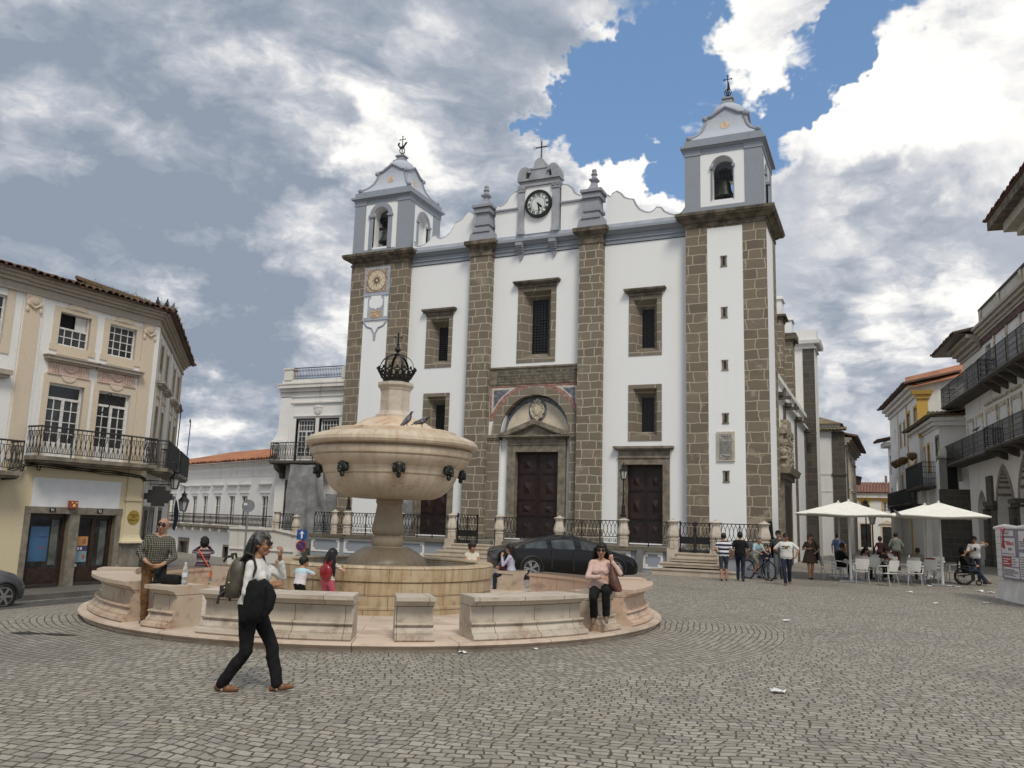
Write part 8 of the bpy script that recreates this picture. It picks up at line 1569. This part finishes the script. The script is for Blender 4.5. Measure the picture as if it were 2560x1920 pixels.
def parasol(x,y,h,side,rz,label,pole=.035):
    r=thing('parasol',label,'parasol',(x,y,0),rz,'white cafe parasols'); a=side/2; q=MB(); N=8; top=[]; E=[]
    for k in range(4):
        c0=(math.copysign(1,math.cos(PI/4+PI/2*k)),math.copysign(1,math.sin(PI/4+PI/2*k))); c1=(math.copysign(1,math.cos(PI/4+PI/2*(k+1))),math.copysign(1,math.sin(PI/4+PI/2*(k+1))))
        for j in range(N):
            t_=j/N; E.append((c0[0]+(c1[0]-c0[0])*t_,c0[1]+(c1[1]-c0[1])*t_,t_))
    rings=[]
    for u in (.03,.15,.35,.6,.82,1.0):
        rings.append([(ex*a*u,ey*a*u,h-.50*u**.9+.05*u*(1-abs(2*t_-1))*0-.06*u*math.sin(PI*t_)*(1 if u>.3 else 0)*.6+.03*u*math.sin(3*PI*t_)*.4) for ex,ey,t_ in E])
    rings.append([(x_*1.0,y_*1.0,z-.045) for x_,y_,z in rings[-1]])
    q.loft(rings,cap=False); o=q.build('canopy',CANV,r,smooth=25); sd=o.modifiers.new('s','SOLIDIFY'); sd.thickness=.006
    q=MB(); q.lathe([(.05,0),(.05,.9),(pole,.95),(pole,h-.05),(.05,h-.04),(.03,h+.06)],(0,0,0),12); q.build('pole',M('white_pole',(.60,.60,.58),.5,.08,5),r)
    for k in range(8):
        an=PI/4*k; d_=a*(1.28 if k%2 else .95); q=MB(); q.tube([(.05*math.cos(an),.05*math.sin(an),h-.55),(d_*.55*math.cos(an),d_*.55*math.sin(an),h-.45)],.016,5); q.build('rib',ALU,r)
    q=MB(); q.box(-.4,.4,-.4,.4,.01,.06); q.build('base_plate',ALU,r); return r
parasol(-1.26,33.45,2.95,2.8,R_(2),'white square parasol at the front left of the cafe'); parasol(-1.75,36.2,2.98,3.15,R_(2),'white square parasol at the rear left of the cafe'); parasol(1.77,34.35,2.98,2.95,R_(2),'white square parasol at the front right of the cafe'); parasol(1.45,38.0,3.0,3.15,R_(2),'white square parasol at the rear right of the cafe')
# seated cafe guests
CS=lambda **k: dict(dict(pel=(0,.02,.57),footR=(-.1,-.36,.08),footL=(.1,-.40,.08),kneeR=(-.05,-.6,1),kneeL=(.05,-.6,1),lean=8,handR=(-.12,-.42,.80),handL=(.12,-.42,.80),elbR=(-.8,.5,-.6),elbL=(.8,.5,-.6)),**k)
p=person('person','bearded man in dark clothes seated at the far left cafe table, looking at the camera',(-1.72,35.2,-.0),facing(.9,.4),1.74,dict(shirt=BLACKF,pants=BLACKF),CS(yaw=62),sleeve=1.9,hem=-.03,fat=1.1,loose=1.1,facecol=SKIN_T); p['cap'](HAIR_D,.96,-.02,.06,1.04)
p=person('person','woman with very long black hair bending over at the left cafe table',(-.95,36.6,0),facing(.6,-.7),1.62,dict(shirt=fab('dusty_pink',(.26,.16,.13)),pants=NAVY),CS(lean=24,pitch=14),fem=True); p['cap'](HAIR_K,1.06,-.1,.05,1.2); p['strands'](HAIR_K,60,.40,1.7,.026,4,.015,.1,xr=1.3)
p=person('person','man with short black hair leaning over the middle cafe table',(-.3,36.8,0),facing(.75,-.5),1.68,dict(shirt=fab('dark_plum_shirt',(.04,.025,.028)),pants=BLACKF),CS(lean=26,pitch=16),sleeve=.8,facecol=SKIN_T); p['cap'](HAIR_K,1.05,-.05,.05,1.12)
p=person('person','woman in a pale mauve top seated at the middle cafe table with her back turned',(.05,37.4,0),facing(-.3,.95),1.62,dict(shirt=fab('pale_mauve_cotton',(.42,.36,.40)),pants=NAVY),CS(lean=14),fem=True,sleeve=.7); p['cap'](HAIR_B,1.05,-.1,.05,1.12)
p=person('person','hunched man in a faded tan and green shirt seated with his back to the camera',(1.0,37.5,0),facing(.3,1),1.74,dict(shirt=stripes('faded_tan_green',(.24,.19,.145),(.15,.165,.14),.5,.55,0,0),pants=fab('dark_grey_cloth',(.05,.05,.05))),CS(lean=34,pitch=10),fat=1.15,sleeve=1.9,loose=1.08); p['cap'](HAIR_D,1,-.05,.05,1.05)
# wheelchair
wr_=facing(.97,-.1); p=person('person','person in black hooded jacket and jeans sitting in the wheelchair seen from the side',(2.62,35.8,.0),wr_,1.70,dict(shirt=BLACKF,pants=NAVY,shoe=M('dark_red_shoe',(.05,.018,.014),.6,.1,9)),CS(lean=-4,footR=(-.1,-.62,.16),footL=(.1,-.66,.16),handR=(-.14,-.34,.72),handL=(.14,-.34,.72)),sleeve=1.95,hem=-.08,fat=1.18,loose=1.15); p['cap'](BLACKF,1.08,-.14,.075,1.25,nm='hood')
wc=thing('wheelchair','black wheelchair at the right of the cafe','wheelchair',(2.62,35.8,0),wr_)
for sg in (-1,1):
    q=MB(); y0=.06; q.tube([(sg*.31,y0+.30*math.cos(a),.305+.30*math.sin(a)) for a in [2*PI*k/28 for k in range(29)]],.026,6); q.ell((sg*.31,y0,.305),(.05,.04,.04),8,6)
    for k in range(12): a=2*PI*k/12; q.tube([(sg*.31,y0,.305),(sg*.31,y0+.28*math.cos(a),.305+.28*math.sin(a))],.004,3)
    q.tube([(sg*.345,y0+.25*math.cos(a),.305+.25*math.sin(a)) for a in [2*PI*k/24 for k in range(25)]],.010,4); q.build('wheel',TYRE,wc)
    q=MB(); q.tube([(sg*.22,-.42+.085*math.cos(a),.10+.085*math.sin(a)) for a in [2*PI*k/14 for k in range(15)]],.018,5); q.build('caster',TYRE,wc)
    q=MB(); q.tube([(sg*.25,.27,.98),(sg*.25,.25,.45),(sg*.25,.25,.30),(sg*.25,-.38,.42),(sg*.22,-.42,.12)],.014,6); q.tube([(sg*.25,-.38,.44),(sg*.2,-.55,.2),(sg*.17,-.62,.08)],.013,6); q.tube([(sg*.27,.24,.68),(sg*.27,-.2,.68)],.018,6); q.tube([(sg*.25,.27,.96),(sg*.25,.37,.95)],.016,6); q.build('side_frame',PLAST,wc)
q=MB(); q.box(-.23,.23,-.28,.22,.42,.46); q.build('seat',BLACKF,wc); q=MB(); q.box(-.23,.23,.24,.265,.46,.93); q.build('backrest',BLACKF,wc); q=MB(); q.box(-.2,.2,-.68,-.55,.06,.08); q.build('footrest',PLAST,wc)
# ------------------------------------------------------------------ wrapped poster stand
KD=Vector((.19,-.98,0)).normalized(); kr=math.atan2(KD.y,KD.x); KO=(2.98,28.95,0)
ks=thing('poster_stand','poster board wrapped in white plastic sheeting at the right picture edge','poster stand',KO,kr)
m,t,b,tc=newmat('white_plastic_wrap'); setb(t,b,'Base Color',t.mix(t.ramp(t.noise(tc.outputs['Object'],2,4),.35,.7),(.62,.60,.57),(.74,.73,.70))); b.inputs['Roughness'].default_value=.35; bump(t,b,t.noise(tc.outputs['Object'],3.5,6,.6,.6),.8,.06); WRAP=m
q=MB(); vs=[]; nx,nz=30,22
for j in range(nz+1):
    v_=j/nz; z=v_*2.05
    for i in range(nx+1):
        u=i/nx; fl=.10*(1-v_)**4; x=-fl*.6*(1-u)+u*3.6+(.10*math.sin(PI*v_)-.03*math.sin(v_*14))*(1-u); y=-fl+.06*noise.noise(Vector((u*6,v_*4,3)))*(1-v_*.6); vs.append((x,y,max(.01,z+.02*noise.noise(Vector((u*9,v_*9,1))))))
    
F_=[(j*(nx+1)+i,j*(nx+1)+i+1,(j+1)*(nx+1)+i+1,(j+1)*(nx+1)+i) for j in range(nz) for i in range(nx)]; q.add(vs,F_); nb_=len(vs); q.add([(x,.5+(-y)*1.0,z) for x,y,z in vs],[f[::-1] for f in F_])
L_=[j*(nx+1) for j in range(nz+1)]; 
for a_,b_ in zip(L_[:-1],L_[1:]): q.f.append((a_,b_,b_+nb_,a_+nb_)); q.m.append(0)
T_=[nz*(nx+1)+i for i in range(nx+1)]
for a_,b_ in zip(T_[:-1],T_[1:]): q.f.append((a_,b_,b_+nb_,a_+nb_)); q.m.append(0)
q.build('plastic_wrap',WRAP,ks,smooth=50)
q=MB(); q.tube([(-.02,-.02,2.06),(.5,.1,2.12),(1.2,.2,2.08),(2.2,.2,2.13),(3.5,.2,2.08)],[.05,.07,.05,.07,.05],6); q.build('rolled_edge',WRAP,ks,smooth=True)
PB=M('poster_paper',(.66,.63,.62),.6,.05,5); INKG=M('poster_grey_ink',(.17,.16,.18),.7,.2,9); INKR=M('poster_red_ink2',(.42,.035,.045),.6,.1,6); 
q=MB(); q.box(.62,3.2,-.075,-.055,.62,2.04); fr_=q.build('notice_frame',M('frame_violet_grey',(.22,.20,.24),.5,.1,5),ks)
def sheetp(x0,x1,z0,z1,rows,hd=None,red=False,fig=False):
    q=MB(); q.box(x0,x1,-.082,-.0755,z0,z1,mi=2 if red else 0); H_=z1-z0; rg_=random.Random(int(x0*100+z0*37))
    for k in range(rows):
        z=z0+.06+(H_*(.45 if hd else .85)-.08)*k/max(1,rows-1) if rows>1 else z0+H_/2; x=x0+.05
        q.box(x,x+(x1-x0-.1)*rg_.uniform(.55,1),-.085,-.0825,z-.012,z+.012,mi=0 if red else 1)
    if hd: text(hd,.14,((x0+x1)/2+.08,-.084,z1-.24),INKR,fr_,'poster_heading',ext=.001,bold=.004)
    if fig:
        for a_,b_ in (((.08,.24),(.20,.62)),((.20,.62),(.08,.80)),((.20,.62),(.34,.78)),((.20,.55),(.16,.2)),((.20,.55),(.27,.2))): q.tube([(x0+a_[0],-.086,z0+a_[1]),(x0+b_[0],-.086,z0+b_[1])],.022,5,mi=2)
    q.build('poster',[PB,INKG,INKR],fr_)
sheetp(.70,1.7,1.84,1.99,2); sheetp(.72,1.78,1.28,1.78,2,None,False,True); text('VERMELHO',.13,(1.40,-.084,1.62),INKR,fr_,'poster_heading',ext=.001,bold=.004); text('MUSEU',.10,(1.40,-.084,1.47),INKG,fr_,'poster_heading',ext=.001,bold=.004)
sheetp(.74,1.42,1.0,1.25,3,None,True); sheetp(1.46,2.0,1.0,1.25,3); sheetp(.76,2.0,.68,.96,5); sheetp(2.1,3.1,1.5,1.98,4,'MUSEU'); sheetp(2.1,3.1,.7,1.4,9)
q=MB(); q.box(.12,.58,-.05,-.03,.55,2.0)
for k in range(7): q.box(.12,.58,-.054,-.051,.66+.19*k,.668+.19*k,mi=1)
q.build('paper_strip',[PB,INKG],ks)
# ------------------------------------------------------------------ pigeons and litter
PG=M('pigeon_grey',(.10,.10,.115),.7,.5,30); PGD=M('pigeon_dark_head',(.035,.037,.045),.5,.3,30)
def pigeon(loc,rz,label,k=1,bend=0,parent=None):
    r=thing('pigeon',label,'pigeon',loc,rz,'pigeons perched around the square',k); q=MB(); A=R_(35+bend)
    ax=Vector((0,-math.cos(A),math.sin(A))); up=Vector((0,math.sin(A),math.cos(A))); rings=[]; c0=Vector((0,.02,.13))
    for s_,a,b_,o in ((-.26,.022,.006,-.01),(-.17,.032,.014,-.005),(-.09,.052,.045,0),(0,.066,.062,0),(.07,.056,.056,.008),(.11,.036,.038,.02),(.135,.024,.026,.035),(.16,.024,.026,.045),(.185,.022,.024,.05),(.20,.008,.008,.046)):
        c=c0+ax*s_+up*o; rings.append([c+Vector((a*math.cos(t_),0,0))+up*b_*math.sin(t_) for t_ in [2*PI*j/12 for j in range(12)]])
    q.loft(rings[:7],mi=0); q.loft(rings[5:],mi=1); hd=c0+ax*.185+up*.05
    q.tube([hd+ax*.01,hd+ax*.02+Vector((0,-.035,-.008))],[.008,.002],5,mi=1)
    for sg in (-1,1):
        q.tube([c0+Vector((sg*.03,0,-.05)),(sg*.03,.02,.015)],[.01,.004],5,mi=2); q.tube([(sg*.03,-.02,.004),(sg*.03,.03,.004)],.004,4,mi=2)
    q.build('body',[PG,PGD,M('pigeon_leg',(.22,.06,.05),.7,.1,9)],r,smooth=60)
    q=MB()
    for sg in (-1,1):
        q.loft([[c0+ax*s_+Vector((sg*x,0,0))+up*z for x,z in ((w_,.03),(w_+.008,.0),(w_,-.03))]+[c0+ax*s_+Vector((sg*(w_-.01),0,0))+up*0] for s_,w_ in ((.06,.050),(.0,.066),(-.09,.056),(-.18,.035))])
    q.build('wing',M('pigeon_wing',(.14,.14,.155),.7,.4,25),r,smooth=60); return r
a1=FA+R_(13); a2=FA+R_(27)
pigeon((fx+1.22*math.cos(a1),fy+1.22*math.sin(a1),3.605),R_(115),'upright grey pigeon standing on the fountain bowl rim',.95,12); pigeon((fx+1.24*math.cos(a2),fy+1.24*math.sin(a2),3.605),R_(95),'preening grey pigeon crouched on the fountain bowl rim',.92,-22)
def hl(x,y,z): v=Matrix.Rotation(LR,4,'Z')@Vector((x,y,0)); return (LO[0]+v.x,LO[1]+v.y,z)
for (x,y,z),r_,lb in (((.62,-.30,9.22),40,'pigeon on the corner house roof, half hidden by weeds'),((1.02,-.30,9.24),60,'pigeon standing on the corner house roof near the bend'),((1.5,-.05,9.26),200,'pigeon at the bend of the corner house eave'),((1.95,.45,9.24),150,'pigeon on the steep side eave of the corner house')): pigeon(hl(x,y,z),R_(r_),lb,1.0,10)
pigeon((2.16*.5-.75,32.4,2.42),R_(250),'pigeon perched on the corner of the front right parasol',.8,0)
v=Matrix.Rotation(AROT,4,'Z')@Vector((3.6,-.95,0)); pigeon((AO.x+v.x,AO.y+v.y,7.75),R_(90),'pigeon on the lower arcade balcony rail',1.2,-10)
PAP=M('white_paper',(.68,.68,.67),.8,.05,9)
def paper(x,y,s_,lb,seed):
    q=MB(); rg_=random.Random(seed); n=4; vs=[(i/n*s_-s_/2+rg_.uniform(-.1,.1)*s_,(j/n*s_-s_/2)*.8+rg_.uniform(-.1,.1)*s_,.012+rg_.uniform(0,.28)*s_*(1 if 0<i<n or 0<j<n else .4)) for j in range(n+1) for i in range(n+1)]; q.add(vs,[(j*(n+1)+i,j*(n+1)+i+1,(j+1)*(n+1)+i+1,(j+1)*(n+1)+i) for j in range(n) for i in range(n)]); o=q.build('paper_litter',PAP,None,smooth=20); o.location=(x,y,zg(x,y)); sd=o.modifiers.new('s','SOLIDIFY'); sd.thickness=.003; tag(o,lb,'litter','scraps of white paper on the paving')
for k,(x,y,s_,lb) in enumerate(((-1.2,10.28,.17,'large crumpled white paper on the open paving at the lower right'),(.58,29.3,.17,'white paper ball on the paving before the cafe chairs'),(2.7,31.7,.22,'flat white paper scrap left of the poster stand'),(-1.93,18.1,.12,'small white paper scrap on the dark paving in the middle'),(-5.46,10.70,.11,'white paper scrap at the foot of the fountain step'),(-4.75,11.6,.08,'tiny white scrap beside the right hand front bench step'),(1.1,25.2,.14,'thin white paper strip on the right hand paving'),(1.3,33.5,.12,'white scrap by the front right parasol foot'),(1.95,33.9,.13,'white scrap just right of the front right parasol foot'),(2.2,33.6,.15,'white scrap before the wheelchair wheel'),(.3,33.2,.1,'white scrap under the middle cafe chairs'),(3.0,31.4,.2,'white scrap close to the poster stand base'),(2.4,26.6,.12,'white strip of paper nearest the poster stand corner'))): paper(x,y,s_,lb,k)
# bottle and bag on the bench block
bb=bpos(4.98,-37.4,.736); bt=thing('water_bottle','clear plastic water bottle standing on the bench block','bottle',bb); m,t,b,tc=newmat('clear_plastic'); b.inputs['Base Color'].default_value=(.80,.86,.88,1); b.inputs['Roughness'].default_value=.08; b.inputs['Transmission Weight'].default_value=.85; b.inputs['IOR'].default_value=1.2
q=MB(); q.lathe([(.03,0),(.042,.01),(.043,.05),(.039,.06),(.043,.07),(.039,.09),(.043,.10),(.043,.2),(.036,.25),(.018,.29),(.016,.31)],(0,0,0),16); q.build('bottle_body',m,bt,smooth=60); q=MB(); q.lathe([(.0435,.115),(.0435,.185)],(0,0,0),16); q.f=q.f[:-2]; q.m=q.m[:-2]; q.build('bottle_label',M('pale_label',(.6,.62,.66),.6,.2,40),bt); q=MB(); q.lathe([(.018,.305),(.018,.33)],(0,0,0),12); q.build('cap',NUM,bt)
q=MB(); q.loft([[(hx*math.copysign(abs(math.cos(a))**.5,math.cos(a)),hy*math.copysign(abs(math.sin(a))**.5,math.sin(a)),z) for a in [2*PI*k/20 for k in range(20)]] for z,hx,hy in ((0,.14,.08),(.015,.155,.09),(.08,.16,.095),(.125,.15,.085),(.14,.12,.06))]); q.tube([(-.13,0,.03),(-.2,.04,.02),(-.28,.02,.012),(-.34,-.03,.012)],.014,5); o=q.build('pouch',BLACKF,None,smooth=50); o.location=bpos(5.06,-39.6,.736); o.rotation_euler=(0,0,R_(10)); tag(o,'black pouch lying on the bench block next to the water bottle','bag')
q=MB(); vs=[(-.5,-.1,.006),(-.2,-.18,.007),(.0,-.06,.006),(.3,-.14,.007),(.55,-.02,.006),(.2,.06,.007),(-.1,.02,.006),(-.35,.1,.007)]; q.add(vs,[tuple(range(8))]); o=q.build('drain_patch',M('dark_dip_gap',(.025,.022,.018),.9,.3,9)); o.location=(-11.35,8.72,0); o.rotation_euler=(0,0,R_(18)); tag(o,kind='structure')  # sunken dip drawn as a flat patch, its darkness put into the colour
